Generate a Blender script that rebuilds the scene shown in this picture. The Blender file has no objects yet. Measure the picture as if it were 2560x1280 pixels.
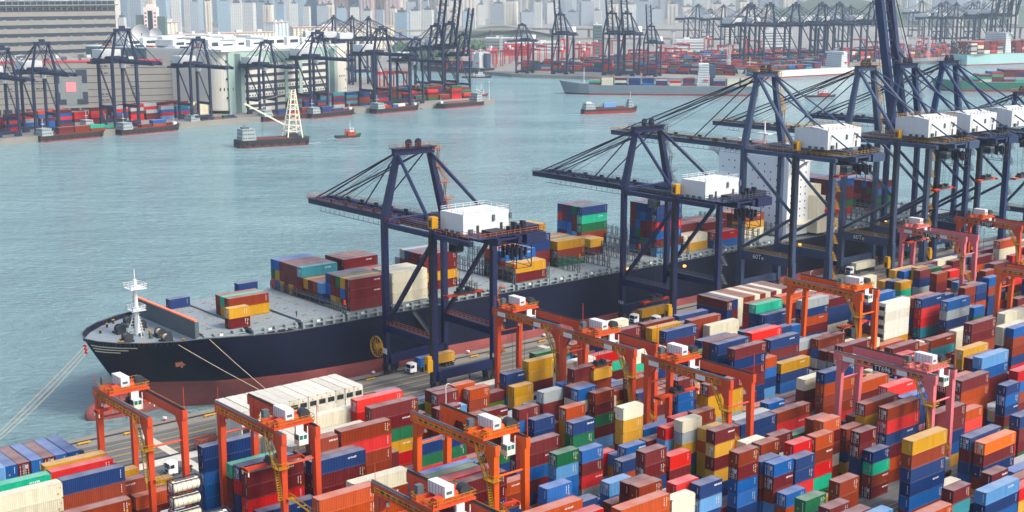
import bpy, math, random
from mathutils import Vector, Matrix
random.seed(7)
C = bpy.context.scene
COL = C.collection
R = math.radians
# ------------------------------------------------------------------ camera
CAMH = 104.0
cam = bpy.data.objects.new("camera", bpy.data.cameras.new("camera"))
COL.objects.link(cam)
cam.location = (0, 0, CAMH)
cam.rotation_euler = (R(90 - 11.389), 0, R(-39.984))
cam.data.sensor_width = 36
cam.data.lens = 3292.9 / 2560 * 36
cam.data.clip_start = 1
cam.data.clip_end = 30000
C.camera = cam
# ------------------------------------------------------------------ light
SUN_EL, SUN_AZ = 46, 158      # azimuth clockwise from +Y
W = bpy.data.worlds.new("World"); C.world = W
W.use_nodes = True
nt = W.node_tree
sky = nt.nodes.new("ShaderNodeTexSky"); sky.sky_type = 'NISHITA'; sky.sun_disc = False
sky.sun_elevation = R(SUN_EL); sky.sun_rotation = R(SUN_AZ)
sky.air_density = 1.0; sky.dust_density = 4.0; sky.ozone_density = 1.0
nt.links.new(sky.outputs[0], nt.nodes["Background"].inputs[0])
nt.nodes["Background"].inputs[1].default_value = 0.15
sl = bpy.data.lights.new("sun", 'SUN'); sl.energy = 1.5; sl.angle = R(14); sl.color = (1, 0.93, 0.82)
so = bpy.data.objects.new("sun", sl); COL.objects.link(so)
_d = Vector((math.sin(R(SUN_AZ)) * math.cos(R(SUN_EL)), math.cos(R(SUN_AZ)) * math.cos(R(SUN_EL)), math.sin(R(SUN_EL))))
so.rotation_euler = _d.to_track_quat('Z', 'Y').to_euler()
C.view_settings.view_transform = 'Standard'; C.view_settings.look = 'None'
C.view_settings.exposure = 1.05; C.view_settings.gamma = 1.0
C.cycles.use_denoising = True
C.cycles.volume_bounces = 1
C.cycles.max_bounces = 6; C.cycles.diffuse_bounces = 3; C.cycles.glossy_bounces = 3
C.cycles.caustics_reflective = False; C.cycles.caustics_refractive = False

# ------------------------------------------------------------------ helpers
def at(px, py, z=0.0):
    """ground point (height z) seen at a pixel of the photograph; used once to survey positions"""
    yaw, pit, F = R(39.984), R(11.389), 3292.9
    f = Vector((math.sin(yaw) * math.cos(pit), math.cos(yaw) * math.cos(pit), -math.sin(pit)))
    r = Vector((math.cos(yaw), -math.sin(yaw), 0)); u = r.cross(f)
    d = f + r * ((px - 1280) / F) + u * ((640 - py) / F)
    t = (z - CAMH) / d.z
    return Vector((d.x * t, d.y * t, z))

def srgb(r, g, b):
    def c(v):
        v /= 255.0
        return v / 12.92 if v <= 0.04045 else ((v + 0.055) / 1.055) ** 2.4
    return (c(r), c(g), c(b), 1)
def deep(r, g, b, k=0.6, sat=1.18):
    """paint albedo: the picture colour brought down to what the coat reflects"""
    q = srgb(r, g, b); y = 0.3 * q[0] + 0.6 * q[1] + 0.1 * q[2]
    return tuple(max(0.002, (y + (v - y) * sat) * k) for v in q[:3]) + (1,)

def mat(name, col, rough=0.55, var=0.12, scale=0.6, metal=0.0, rust=0.0, streak=False, bump=0.0, spec=0.4, isl=False, corr=0.0, dust_toplight=0.0, emit=0.0, fade=False):
    """painted surface: base colour, patchy wear, optional rust, corrugation bump and roof chalk with painted top light"""
    m = bpy.data.materials.new(name); m.use_nodes = True
    n = m.node_tree.nodes; l = m.node_tree.links; b = n["Principled BSDF"]
    b.inputs["Roughness"].default_value = rough; b.inputs["Metallic"].default_value = metal
    b.inputs["Specular IOR Level"].default_value = spec
    tc = n.new("ShaderNodeTexCoord")
    mp = n.new("ShaderNodeMapping"); l.new(tc.outputs["Object"], mp.inputs[0])
    if streak: mp.inputs["Scale"].default_value = (1.6, 1.6, 0.16)
    nz = n.new("ShaderNodeTexNoise"); nz.inputs["Scale"].default_value = scale; nz.inputs["Detail"].default_value = 6; nz.inputs["Roughness"].default_value = 0.65
    l.new(mp.outputs[0], nz.inputs[0])
    hs = n.new("ShaderNodeHueSaturation"); hs.inputs["Color"].default_value = col
    mr = n.new("ShaderNodeMapRange"); mr.inputs[1].default_value = 0.25; mr.inputs[2].default_value = 0.75
    mr.inputs[3].default_value = 1 - var; mr.inputs[4].default_value = 1 + var
    l.new(nz.outputs["Fac"], mr.inputs[0])
    val = mr.outputs[0]
    if isl:
        oi = n.new("ShaderNodeObjectInfo"); ge = n.new("ShaderNodeNewGeometry")
        ad = n.new("ShaderNodeMath"); ad.operation = 'ADD'
        src = oi.outputs["Random"]
        if isl == 2: src = ge.outputs["Random Per Island"]
        m2 = n.new("ShaderNodeMapRange"); l.new(src, m2.inputs[0]); m2.inputs[3].default_value = 0.84; m2.inputs[4].default_value = 1.16
        mu = n.new("ShaderNodeMath"); mu.operation = 'MULTIPLY'; l.new(val, mu.inputs[0]); l.new(m2.outputs[0], mu.inputs[1]); val = mu.outputs[0]
        m3 = n.new("ShaderNodeMapRange"); l.new(src, m3.inputs[0]); m3.inputs[3].default_value = 1.08; m3.inputs[4].default_value = 0.95; l.new(m3.outputs[0], hs.inputs["Saturation"])
    l.new(val, hs.inputs["Value"])
    out = hs.outputs[0]
    def mixc(fac, c2, src):
        mx = n.new("ShaderNodeMix"); mx.data_type = 'RGBA'
        l.new(fac, mx.inputs[0]); l.new(src, mx.inputs[6]); mx.inputs[7].default_value = c2
        return mx.outputs[2]
    if dust_toplight:  # upward faces paler: chalking, plus overhead sky brightness put into the colour
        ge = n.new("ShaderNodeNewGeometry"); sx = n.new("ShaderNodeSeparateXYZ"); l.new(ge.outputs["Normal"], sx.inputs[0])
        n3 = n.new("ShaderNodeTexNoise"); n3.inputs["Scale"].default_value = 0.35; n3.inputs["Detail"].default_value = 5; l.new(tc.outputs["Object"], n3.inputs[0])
        r3 = n.new("ShaderNodeMapRange"); r3.inputs[1].default_value = 0.3; r3.inputs[2].default_value = 0.7; r3.inputs[3].default_value = dust_toplight * 0.55; r3.inputs[4].default_value = dust_toplight; l.new(n3.outputs["Fac"], r3.inputs[0])
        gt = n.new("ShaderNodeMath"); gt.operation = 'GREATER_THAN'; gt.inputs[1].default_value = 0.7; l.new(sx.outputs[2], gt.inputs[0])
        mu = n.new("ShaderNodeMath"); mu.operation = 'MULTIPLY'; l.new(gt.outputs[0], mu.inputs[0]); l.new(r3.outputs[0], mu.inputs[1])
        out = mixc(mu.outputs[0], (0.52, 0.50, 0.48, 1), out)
    if rust:
        n2 = n.new("ShaderNodeTexNoise"); n2.inputs["Scale"].default_value = 0.9; n2.inputs["Detail"].default_value = 9; n2.inputs["Roughness"].default_value = 0.75
        m4 = n.new("ShaderNodeMapping"); m4.inputs["Scale"].default_value = (1, 1, 0.35); m4.inputs["Location"].default_value = (3, 7, 1)
        l.new(tc.outputs["Object"], m4.inputs[0]); l.new(m4.outputs[0], n2.inputs[0])
        rr = n.new("ShaderNodeMapRange"); rr.inputs[1].default_value = 0.72 - rust * 0.2; rr.inputs[2].default_value = 0.86 - rust * 0.2; l.new(n2.outputs["Fac"], rr.inputs[0])
        mu = n.new("ShaderNodeMath"); mu.operation = 'MULTIPLY'; mu.inputs[1].default_value = 0.75; l.new(rr.outputs[0], mu.inputs[0])
        out = mixc(mu.outputs[0], (0.09, 0.035, 0.018, 1), out)
    l.new(out, b.inputs["Base Color"])
    if corr or bump:
        bp = n.new("ShaderNodeBump"); l.new(bp.outputs[0], b.inputs["Normal"])
        if corr:
            sx = n.new("ShaderNodeSeparateXYZ"); l.new(tc.outputs["Object"], sx.inputs[0])
            ad = n.new("ShaderNodeMath"); ad.operation = 'ADD'; l.new(sx.outputs[0], ad.inputs[0]); l.new(sx.outputs[1], ad.inputs[1])
            ml = n.new("ShaderNodeMath"); ml.operation = 'MULTIPLY'; ml.inputs[1].default_value = 2 * math.pi / corr; l.new(ad.outputs[0], ml.inputs[0])
            sn = n.new("ShaderNodeMath"); sn.operation = 'SINE'; l.new(ml.outputs[0], sn.inputs[0])
            l.new(sn.outputs[0], bp.inputs["Height"]); bp.inputs["Distance"].default_value = 0.03; bp.inputs["Strength"].default_value = 0.8
        else:
            l.new(nz.outputs["Fac"], bp.inputs["Height"]); bp.inputs["Distance"].default_value = bump; bp.inputs["Strength"].default_value = 0.6
    if emit:
        b.inputs["Emission Color"].default_value = col; b.inputs["Emission Strength"].default_value = emit
    return m

class MB:
    def __init__(s): s.v = []; s.f = []; s.m = []
    def add(s, vs, fs, m=0):
        o = len(s.v); s.v += [tuple(p) for p in vs]
        for f in fs: s.f.append([o + i for i in f]); s.m.append(m)
        return s
    def box(s, x0, x1, y0, y1, z0, z1, m=0):
        return s.add([(x0, y0, z0), (x1, y0, z0), (x1, y1, z0), (x0, y1, z0), (x0, y0, z1), (x1, y0, z1), (x1, y1, z1), (x0, y1, z1)],
                     [(0, 3, 2, 1), (4, 5, 6, 7), (0, 1, 5, 4), (1, 2, 6, 5), (2, 3, 7, 6), (3, 0, 4, 7)], m)
    def beam(s, p, q, w, h=None, m=0, w2=None, h2=None):
        p = Vector(p); q = Vector(q); h = h or w; w2 = w2 or w; h2 = h2 or h
        d = (q - p)
        if d.length < 1e-6: return s
        d.normalize()
        up = Vector((0, 0, 1)) if abs(d.z) < 0.95 else Vector((0, 1, 0))
        a = d.cross(up).normalized(); b = a.cross(d).normalized()
        vs = []
        for c, ww, hh in ((p, w, h), (q, w2, h2)):
            for i, j in ((-1, -1), (1, -1), (1, 1), (-1, 1)): vs.append(c + a * (i * ww / 2) + b * (j * hh / 2))
        return s.add(vs, [(0, 1, 2, 3)[::-1], (4, 5, 6, 7), (0, 1, 5, 4), (1, 2, 6, 5), (2, 3, 7, 6), (3, 0, 4, 7)], m)
    def tube(s, p, q, r, n=8, m=0, r2=None):
        p = Vector(p); q = Vector(q); r2 = r if r2 is None else r2
        d = (q - p).normalized(); up = Vector((0, 0, 1)) if abs(d.z) < 0.95 else Vector((0, 1, 0))
        a = d.cross(up).normalized(); b = a.cross(d).normalized()
        vs = []
        for c, rr in ((p, r), (q, r2)):
            for k in range(n):
                t = 2 * math.pi * k / n; vs.append(c + a * (rr * math.cos(t)) + b * (rr * math.sin(t)))
        fs = [(k, (k + 1) % n, n + (k + 1) % n, n + k) for k in range(n)] + [tuple(range(n))[::-1], tuple(range(n, 2 * n))]
        return s.add(vs, fs, m)
    def prism(s, pts, z0, z1, m=0, taper=None):
        n = len(pts)
        top = taper or pts
        vs = [(x, y, z0) for x, y in pts] + [(x, y, z1) for x, y in top]
        fs = [(k, (k + 1) % n, n + (k + 1) % n, n + k) for k in range(n)] + [tuple(range(n))[::-1], tuple(range(n, 2 * n))]
        return s.add(vs, fs, m)
    def extr_y(s, pts, y0, y1, m=0):
        """profile in (x, z) extruded along y"""
        n = len(pts)
        vs = [(x, y0, z) for x, z in pts] + [(x, y1, z) for x, z in pts]
        fs = [(k, n + k, n + (k + 1) % n, (k + 1) % n) for k in range(n)] + [tuple(range(n)), tuple(range(n, 2 * n))[::-1]]
        return s.add(vs, fs, m)
    def quad(s, a, b, c, d, m=0): return s.add([a, b, c, d], [(0, 1, 2, 3)], m)
    def rail(s, p, q, h=1.1, sp=2.0, t=0.07, m=0):
        p = Vector(p); q = Vector(q); L = (q - p).length; n = max(1, int(L / sp))
        for k in range(n + 1):
            c = p.lerp(q, k / n); s.beam(c, c + Vector((0, 0, h)), t, t, m)
        for hh in (h, h * 0.5): s.beam(p + Vector((0, 0, hh)), q + Vector((0, 0, hh)), t, t, m)
        return s
    def stair(s, p, q, wdt=0.9, axis='x', m=0, rm=None):
        """a straight flight from p up to q with stringers, treads and hand rails"""
        rm = m if rm is None else rm
        p = Vector(p); q = Vector(q)
        a = Vector((0, wdt / 2, 0)) if axis == 'x' else Vector((wdt / 2, 0, 0))
        for sg in (-1, 1):
            s.beam(p + a * sg, q + a * sg, 0.10, 0.25, m)
            s.beam(p + a * sg + Vector((0, 0, 1)), q + a * sg + Vector((0, 0, 1)), 0.07, 0.07, rm)
            n = max(2, int((q - p).length / 1.4))
            for k in range(n + 1):
                c = p.lerp(q, k / n) + a * sg; s.beam(c, c + Vector((0, 0, 1)), 0.06, 0.06, rm)
        n = max(2, int(abs(q.z - p.z) / 0.45))
        for k in range(n + 1):
            c = p.lerp(q, k / n); s.beam(c - a, c + a, 0.3, 0.05, m)
        return s
    def build(s, name, mats, parent=None, loc=None, rotz=0.0, smooth=False):
        me = bpy.data.meshes.new(name); me.from_pydata(s.v, [], s.f)
        if not isinstance(mats, (list, tuple)): mats = [mats]
        for x in mats: me.materials.append(x)
        if len(mats) > 1: me.polygons.foreach_set("material_index", s.m)
        if smooth: me.polygons.foreach_set("use_smooth", [True] * len(s.f))
        me.update()
        o = bpy.data.objects.new(name, me); COL.objects.link(o)
        if parent: o.parent = parent
        if loc: o.location = loc
        o.rotation_euler.z = rotz
        return o

def tag(o, label, cat, group=None):
    o["label"] = label; o["category"] = cat
    if group: o["group"] = group
    return o
def thing(name, label, cat, loc=(0, 0, 0), rotz=0.0, group=None, scale=None):
    o = bpy.data.objects.new(name, None); COL.objects.link(o)
    o.empty_display_size = 1
    o.location = loc; o.rotation_euler.z = rotz
    if scale: o.scale = scale
    return tag(o, label, cat, group)
def struct(o): o["kind"] = "structure"; return o
def copy_tree(o, parent=None, loc=None, rotz=None, label=None, scale=None):
    c = o.copy(); COL.objects.link(c)
    if parent: c.parent = parent
    for ch in list(o.children): copy_tree(ch, c)
    if loc is not None: c.location = loc
    if rotz is not None: c.rotation_euler.z = rotz
    if scale is not None: c.scale = scale
    if label: c["label"] = label
    return c
def lettering(text, size, loc, right, up, m, parent, name="lettering", depth=0.02, align='CENTER'):
    cu = bpy.data.curves.new(name, 'FONT'); cu.body = text; cu.size = size; cu.extrude = depth
    cu.align_x = align; cu.align_y = 'CENTER'
    tmp = bpy.data.objects.new(name, cu); COL.objects.link(tmp)
    dg = bpy.context.evaluated_depsgraph_get()
    me = bpy.data.meshes.new_from_object(tmp.evaluated_get(dg))
    bpy.data.objects.remove(tmp); bpy.data.curves.remove(cu)
    me.materials.clear(); me.materials.append(m)
    o = bpy.data.objects.new(name, me); COL.objects.link(o); o.parent = parent
    r = Vector(right).normalized(); u = Vector(up).normalized(); w = r.cross(u)
    M = Matrix((r, u, w)).transposed().to_4x4(); M.translation = Vector(loc)
    o.matrix_local = M
    return o
def hull(mb, secs, m=0, mtop=None, close=True):
    """loft of stations; each station = list of (y, z) half-section points mirrored about y=0, at a given x shift per point"""
    rows = []
    for x, pts in secs:
        row = [(x + (p[2] if len(p) > 2 else 0), -p[0], p[1]) for p in pts] + [(x + (p[2] if len(p) > 2 else 0), p[0], p[1]) for p in reversed(pts)]
        rows.append(row)
    n = len(rows[0]); vs = [p for r_ in rows for p in r_]; fs = []
    for i in range(len(rows) - 1):
        for k in range(n - 1): fs.append((i * n + k, i * n + k + 1, (i + 1) * n + k + 1, (i + 1) * n + k))
    mb.add(vs, fs, m)
    return rows
# ------------------------------------------------------------------ materials
M = {}
M['concrete'] = mat("concrete", deep(150, 146, 138, 0.62), 0.85, 0.22, 0.12, rust=0.0, bump=0.01)
M['white'] = mat("white paint", deep(226, 230, 231, 0.74), 0.5, 0.05, 0.4, streak=True)
M['white_far'] = mat("white painted wall", deep(226, 230, 230, 0.72, 1.0), 0.6, 0.08, 0.08, streak=True)
M['cream'] = mat("cream paint", srgb(222, 214, 186), 0.5, 0.10, 0.4, streak=True, rust=0.12)
M['black'] = mat("black rubber", srgb(26, 27, 29), 0.8, 0.2, 1.0)
M['dark'] = mat("dark steel", srgb(42, 46, 52), 0.6, 0.25, 0.8)
M['glass'] = mat("dark glass", srgb(30, 45, 58), 0.12, 0.1, 0.3, spec=0.8)
M['grey'] = mat("grey deck paint", deep(132, 142, 146, 0.85), 0.6, 0.14, 0.35, rust=0.14)
M['greyd'] = mat("grey steel", deep(92, 102, 108, 0.7), 0.6, 0.16, 0.6, rust=0.12)
M['navy'] = mat("navy crane paint", deep(28, 42, 92, 0.45), 0.5, 0.16, 0.25, streak=True, rust=0.05)
M['navy_dark'] = mat("dark crane paint", deep(20, 29, 58, 0.5), 0.55, 0.2, 0.4)
M['steelblue'] = mat("steel blue crane paint", deep(62, 84, 120, 0.62, 0.95), 0.5, 0.14, 0.2, streak=True, rust=0.04)
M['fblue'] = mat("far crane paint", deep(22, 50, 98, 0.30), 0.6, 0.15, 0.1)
M['rail_orange'] = mat("orange brown hand rail", deep(196, 118, 78, 0.5), 0.6, 0.15, 0.5)
M['rail_yellow'] = mat("yellow hand rail", deep(196, 152, 48, 0.6), 0.6, 0.15, 0.5)
M['yellow'] = mat("yellow paint", deep(214, 164, 42, 0.65), 0.5, 0.12, 0.8, rust=0.1)
M['yellow_line'] = mat("yellow road line", srgb(196, 160, 70), 0.8, 0.3, 0.7)
M['white_line'] = mat("pale concrete strip", srgb(182, 180, 170), 0.85, 0.2, 0.4)
M['rtg_red'] = mat("red orange gantry paint", deep(212, 80, 46, 0.74, 1.05), 0.5, 0.14, 0.35, streak=True, rust=0.10)
M['rtg_orange'] = mat("bright orange gantry paint", deep(232, 98, 34, 0.74, 1.05), 0.5, 0.12, 0.35, streak=True, rust=0.06)
M['rtg_pink'] = mat("faded pink gantry paint", deep(220, 116, 122, 0.78, 1.02), 0.55, 0.12, 0.35, streak=True, rust=0.07)
M['far_red'] = mat("far red gantry paint", deep(196, 62, 56, 0.7), 0.6, 0.1, 0.2)
M['rust'] = mat("rusty steel", srgb(120, 70, 52), 0.75, 0.3, 0.8)
M['orange'] = mat("orange spreader paint", deep(215, 84, 34, 0.62), 0.55, 0.18, 0.8, rust=0.15)
M['hull_navy'] = mat("navy black hull paint", srgb(7, 15, 40), 0.5, 0.35, 0.12, streak=True, rust=0.2, spec=0.25)
def plate_seams(m, dark=0.72):
    """welded plate seams and stains in hull paint"""
    n = m.node_tree.nodes; l = m.node_tree.links; b = n["Principled BSDF"]; src = b.inputs["Base Color"].links[0].from_socket
    tc = n.new("ShaderNodeTexCoord"); sx = n.new("ShaderNodeSeparateXYZ"); cb = n.new("ShaderNodeCombineXYZ"); l.new(tc.outputs["Object"], sx.inputs[0]); l.new(sx.outputs[0], cb.inputs[0]); l.new(sx.outputs[2], cb.inputs[1])
    br = n.new("ShaderNodeTexBrick"); l.new(cb.outputs[0], br.inputs["Vector"]); br.inputs["Scale"].default_value = 1.0; br.inputs["Brick Width"].default_value = 11.0; br.inputs["Row Height"].default_value = 2.6; br.inputs["Mortar Size"].default_value = 0.09; br.inputs["Mortar Smooth"].default_value = 0.6
    br.inputs["Color1"].default_value = (1, 1, 1, 1); br.inputs["Color2"].default_value = (0.82, 0.84, 0.9, 1); br.inputs["Mortar"].default_value = (dark, dark, dark, 1)
    mx = n.new("ShaderNodeMix"); mx.data_type = 'RGBA'; mx.blend_type = 'MULTIPLY'; mx.inputs[0].default_value = 1.0; l.new(src, mx.inputs[6]); l.new(br.outputs["Color"], mx.inputs[7]); l.new(mx.outputs[2], b.inputs["Base Color"])
M['hull_red'] = mat("faded red boot paint", deep(158, 84, 82, 0.85, 1.0), 0.6, 0.25, 0.12, rust=0.18)
plate_seams(M['hull_navy'], 1.6); plate_seams(M['hull_red'], 0.75)
M['hull_dark'] = mat("dark barge hull", deep(40, 42, 44, 0.5), 0.6, 0.25, 0.2, rust=0.2)
M['hull_grey'] = mat("grey ship hull", deep(132, 146, 154, 0.6), 0.55, 0.08, 0.03, streak=True)
M['hull_green'] = mat("green ship hull", deep(40, 112, 92, 0.7), 0.55, 0.08, 0.03)
M['hull_pale'] = mat("pale green ship hull", srgb(140, 178, 176), 0.55, 0.08, 0.03)
M['hull_white'] = mat("white ship hull", srgb(205, 205, 195), 0.55, 0.08, 0.03, rust=0.05)
M['barge_red'] = mat("red barge bottom", deep(165, 52, 50, 0.5), 0.6, 0.2, 0.1, rust=0.1)
M['deck_red'] = mat("oxide red deck", deep(120, 62, 56, 0.55), 0.7, 0.25, 0.2, rust=0.2)
M['lifeboat'] = mat("orange red lifeboat", deep(222, 62, 40, 0.7), 0.4, 0.06, 0.6)
M['sodium'] = mat("sodium lamp", (1.0, 0.33, 0.05, 1), 0.5, 0.0, 1.0, emit=2.2)
M['rope'] = mat("mooring rope", srgb(178, 164, 140), 0.9, 0.15, 2.0)
M['bulk_orange'] = mat("orange bulwark top", srgb(232, 120, 84), 0.6, 0.1, 0.5)
M['tyre'] = M['black']
CC = {'m': (104, 42, 44), 'b': (138, 68, 52), 'o': (184, 92, 64), 'r': (198, 32, 38), 'R': (222, 76, 54), 'n': (36, 58, 106), 'B': (34, 96, 162),
      'l': (112, 156, 202), 'w': (222, 218, 198), 'G': (164, 172, 174), 't': (80, 182, 150), 'T': (76, 138, 150), 'g': (44, 102, 70), 'e': (112, 162, 66),
      'y': (204, 160, 58), 'O': (238, 132, 34), 'x': (226, 224, 212)}
CN = {'m': 'maroon', 'b': 'rust brown', 'o': 'terracotta', 'r': 'bright red', 'R': 'orange red', 'n': 'navy blue', 'B': 'mid blue', 'l': 'pale blue', 'w': 'cream white', 'G': 'pale grey',
      't': 'mint green', 'T': 'teal', 'g': 'dark green', 'e': 'lime green', 'y': 'yellow', 'O': 'bright orange', 'x': 'white refrigerated'}
CM = {}; CMS = {}
for k, c in CC.items():
    CM[k] = mat("container paint " + CN[k], deep(*c, 0.74 if k in 'wxG' else 0.64, 1.30), 0.55, 0.16, 0.9, streak=True, rust=0.2, isl=1, corr=0.36, dust_toplight=0.34, spec=0.22)
    CMS[k] = mat("stack paint " + CN[k], deep(*c, 0.74 if k in 'wxG' else 0.64, 1.30), 0.55, 0.16, 0.9, streak=True, rust=0.18, isl=2, corr=0.36, dust_toplight=0.34, spec=0.22)

# ------------------------------------------------------------------ water, quay, land
def water_mat():
    m = bpy.data.materials.new("harbour water"); m.use_nodes = True
    n = m.node_tree.nodes; l = m.node_tree.links; b = n["Principled BSDF"]
    b.inputs["Roughness"].default_value = 0.16; b.inputs["IOR"].default_value = 1.33
    tc = n.new("ShaderNodeTexCoord")
    def noise(sx, sy, rot, scale, det, rough=0.6):
        m0 = n.new("ShaderNodeMapping"); m0.inputs["Rotation"].default_value = (0, 0, rot); l.new(tc.outputs["Object"], m0.inputs[0])
        mp = n.new("ShaderNodeMapping"); mp.inputs["Scale"].default_value = (sx, sy, 1); l.new(m0.outputs[0], mp.inputs[0])
        nz = n.new("ShaderNodeTexNoise"); nz.inputs["Scale"].default_value = scale; nz.inputs["Detail"].default_value = det; nz.inputs["Roughness"].default_value = rough
        l.new(mp.outputs[0], nz.inputs[0]); return nz.outputs["Fac"]
    a = noise(1, 2.0, R(40), 0.26, 8, 0.65); c = noise(1, 2.2, R(52), 0.045, 5); d = noise(1, 2.5, R(40), 0.006, 5)
    def math_(op, x, y):
        q = n.new("ShaderNodeMath"); q.operation = op
        for i, v in enumerate((x, y)):
            if isinstance(v, (int, float)): q.inputs[i].default_value = v
            else: l.new(v, q.inputs[i])
        return q.outputs[0]
    hgt = math_('ADD', math_('MULTIPLY', a, 1.3), math_('MULTIPLY', c, 2.4))
    bp = n.new("ShaderNodeBump"); bp.inputs["Strength"].default_value = 1.0; bp.inputs["Distance"].default_value = 2.4
    l.new(hgt, bp.inputs["Height"]); l.new(bp.outputs[0], b.inputs["Normal"])
    mx = n.new("ShaderNodeMix"); mx.data_type = 'RGBA'
    mr = n.new("ShaderNodeMapRange"); mr.inputs[1].default_value = 0.35; mr.inputs[2].default_value = 0.65; l.new(d, mr.inputs[0])
    l.new(mr.outputs[0], mx.inputs[0]); mx.inputs[6].default_value = (0.165, 0.300, 0.328, 1); mx.inputs[7].default_value = (0.225, 0.375, 0.400, 1)
    l.new(mx.outputs[2], b.inputs["Base Color"])
    r2 = n.new("ShaderNodeMapRange"); r2.inputs[1].default_value = 0.3; r2.inputs[2].default_value = 0.7; r2.inputs[3].default_value = 0.06; r2.inputs[4].default_value = 0.16
    l.new(d, r2.inputs[0]); l.new(r2.outputs[0], b.inputs["Roughness"])
    return m
M['water'] = water_mat()
SEA = -4.5
struct(MB().quad((-1500, -1500, SEA), (8800, -1500, SEA), (8800, 8800, SEA), (-1500, 8800, SEA)).build("water", M['water']))

def asphalt_mat():
    m = mat("asphalt", deep(116, 118, 118, 0.62), 0.85, 0.25, 0.06, bump=0.01)
    n = m.node_tree.nodes; l = m.node_tree.links; b = n["Principled BSDF"]
    src = b.inputs["Base Color"].links[0].from_socket
    tc = n.new("ShaderNodeTexCoord"); mp = n.new("ShaderNodeMapping"); mp.inputs["Scale"].default_value = (0.03, 1.0, 1); l.new(tc.outputs["Object"], mp.inputs[0])
    nz = n.new("ShaderNodeTexNoise"); nz.inputs["Scale"].default_value = 0.9; nz.inputs["Detail"].default_value = 5; l.new(mp.outputs[0], nz.inputs[0])
    mr = n.new("ShaderNodeMapRange"); mr.inputs[1].default_value = 0.35; mr.inputs[2].default_value = 0.65; mr.inputs[3].default_value = 0.62; mr.inputs[4].default_value = 1.2; l.new(nz.outputs["Fac"], mr.inputs[0])
    mx = n.new("ShaderNodeMix"); mx.data_type = 'RGBA'; mx.blend_type = 'MULTIPLY'; mx.inputs[0].default_value = 1
    l.new(src, mx.inputs[6])
    cb = n.new("ShaderNodeCombineColor"); [l.new(mr.outputs[0], cb.inputs[i]) for i in range(3)]
    l.new(cb.outputs[0], mx.inputs[7]); l.new(mx.outputs[2], b.inputs["Base Color"])
    return m
M['asphalt'] = asphalt_mat()
struct(MB().prism([(-300, -300), (1500, -300), (1500, 294.4), (-300, 294.4)], -5.2, 0).build("quay", M['concrete']))
struct(MB().quad((-299, -299, 0.012), (1499, -299, 0.012), (1499, 286.5, 0.012), (-299, 286.5, 0.012)).build("yard_pavement", M['asphalt']))
mk = MB()
for yy in (272.5, 273.0, 276.2, 276.7, 280.0, 280.5, 283.8): mk.quad((-200, yy, 0.024), (900, yy, 0.024), (900, yy + 0.16, 0.024), (-200, yy + 0.16, 0.024))
for yy in (200.5, 198.6, 143.2, 146.0, 144.6): mk.quad((-100, yy, 0.024), (700, yy, 0.024), (700, yy + 0.18, 0.024), (-100, yy + 0.18, 0.024))
struct(mk.build("road_lines", M['yellow_line']))
mk = MB()
for xx in (76, 124, 172, 250, 330): mk.quad((xx, 255, 0.020), (xx + 2.2, 255, 0.020), (xx + 2.2, 286.4, 0.020), (xx, 286.4, 0.020))
mk.quad((-200, 264.5, 0.018), (900, 264.5, 0.018), (900, 268.3, 0.018), (-200, 268.3, 0.018))
struct(mk.build("concrete_strips", M['white_line']))
rl = MB()
for yy in (291.0, 269.0): rl.box(-250, 1400, yy - 0.55, yy + 0.55, 0.0, 0.03); rl.box(-250, 1400, yy - 0.06, yy + 0.06, 0.03, 0.10)
struct(rl.build("crane_rails", M['dark']))
struct(MB().box(-300, 1500, 293.9, 294.6, -3.6, -0.4).build("quay_fender_strip", M['black']))
# far shore
land = [(-900, 800), (324, 955), (513, 983), (652, 1000), (815, 998), (848, 1085), (905, 1350), (950, 1520), (1110, 1480), (1091, 1301), (1140, 1190), (1237, 1017), (1278, 1062),
        (1400, 1180), (1560, 1170), (1740, 1150), (1810, 1118), (1870, 1150), (2150, 1190), (3200, 1250), (8600, 3000), (8600, 8600), (-900, 8600)]
M['farland'] = mat("far quay ground", srgb(124, 122, 116), 0.9, 0.3, 0.02)
struct(MB().prism(land, -5.0, -0.2).build("far_shore_ground", M['farland']))
M['hill'] = mat("wooded hill", deep(70, 94, 76, 0.7, 0.7), 0.95, 0.4, 0.02, bump=2.0)
def hill(name, cx, cy, rx, ry, h, rot=0.0, n=36, seed=1):
    rnd = random.Random(seed); mb = MB(); vs = []; fs = []; k = 14
    ph = [rnd.uniform(0, 6.28) for _ in range(6)]
    for i in range(k + 1):
        t = i / k
        for j in range(n):
            a = 2 * math.pi * j / n
            w = 1 + 0.12 * math.sin(3 * a + ph[0]) + 0.08 * math.sin(5 * a + ph[1]) + 0.05 * math.sin(9 * a + ph[2])
            x = rx * t * w * math.cos(a); y = ry * t * w * math.sin(a)
            z = h * (0.5 + 0.5 * math.cos(math.pi * t)) * (1 + 0.12 * math.sin(x / rx * 7 + ph[3]) * math.sin(y / ry * 6 + ph[4])) - 1.0
            vs.append((cx + x * math.cos(rot) - y * math.sin(rot), cy + x * math.sin(rot) + y * math.cos(rot), z))
    for i in range(k):
        for j in range(n): fs.append((i * n + j, (i + 1) * n + j, (i + 1) * n + (j + 1) % n, i * n + (j + 1) % n))
    mb.add(vs, fs); return struct(mb.build(name, M['hill'], smooth=True))
hill("hill", 1900, 2330, 190, 110, 26, R(-40), seed=3)
hill("hill", 3420, 2480, 420, 190, 82, R(-40), seed=5)
hill("hill", 3900, 2150, 500, 200, 60, R(-42), seed=8)
hill("hill", 5200, 6200, 1500, 500, 330, R(-40), seed=9)
hill("hill", 7000, 4200, 1300, 500, 280, R(-40), seed=10)
hill("hill", 2600, 7600, 1500, 500, 300, R(-40), seed=11)
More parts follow.
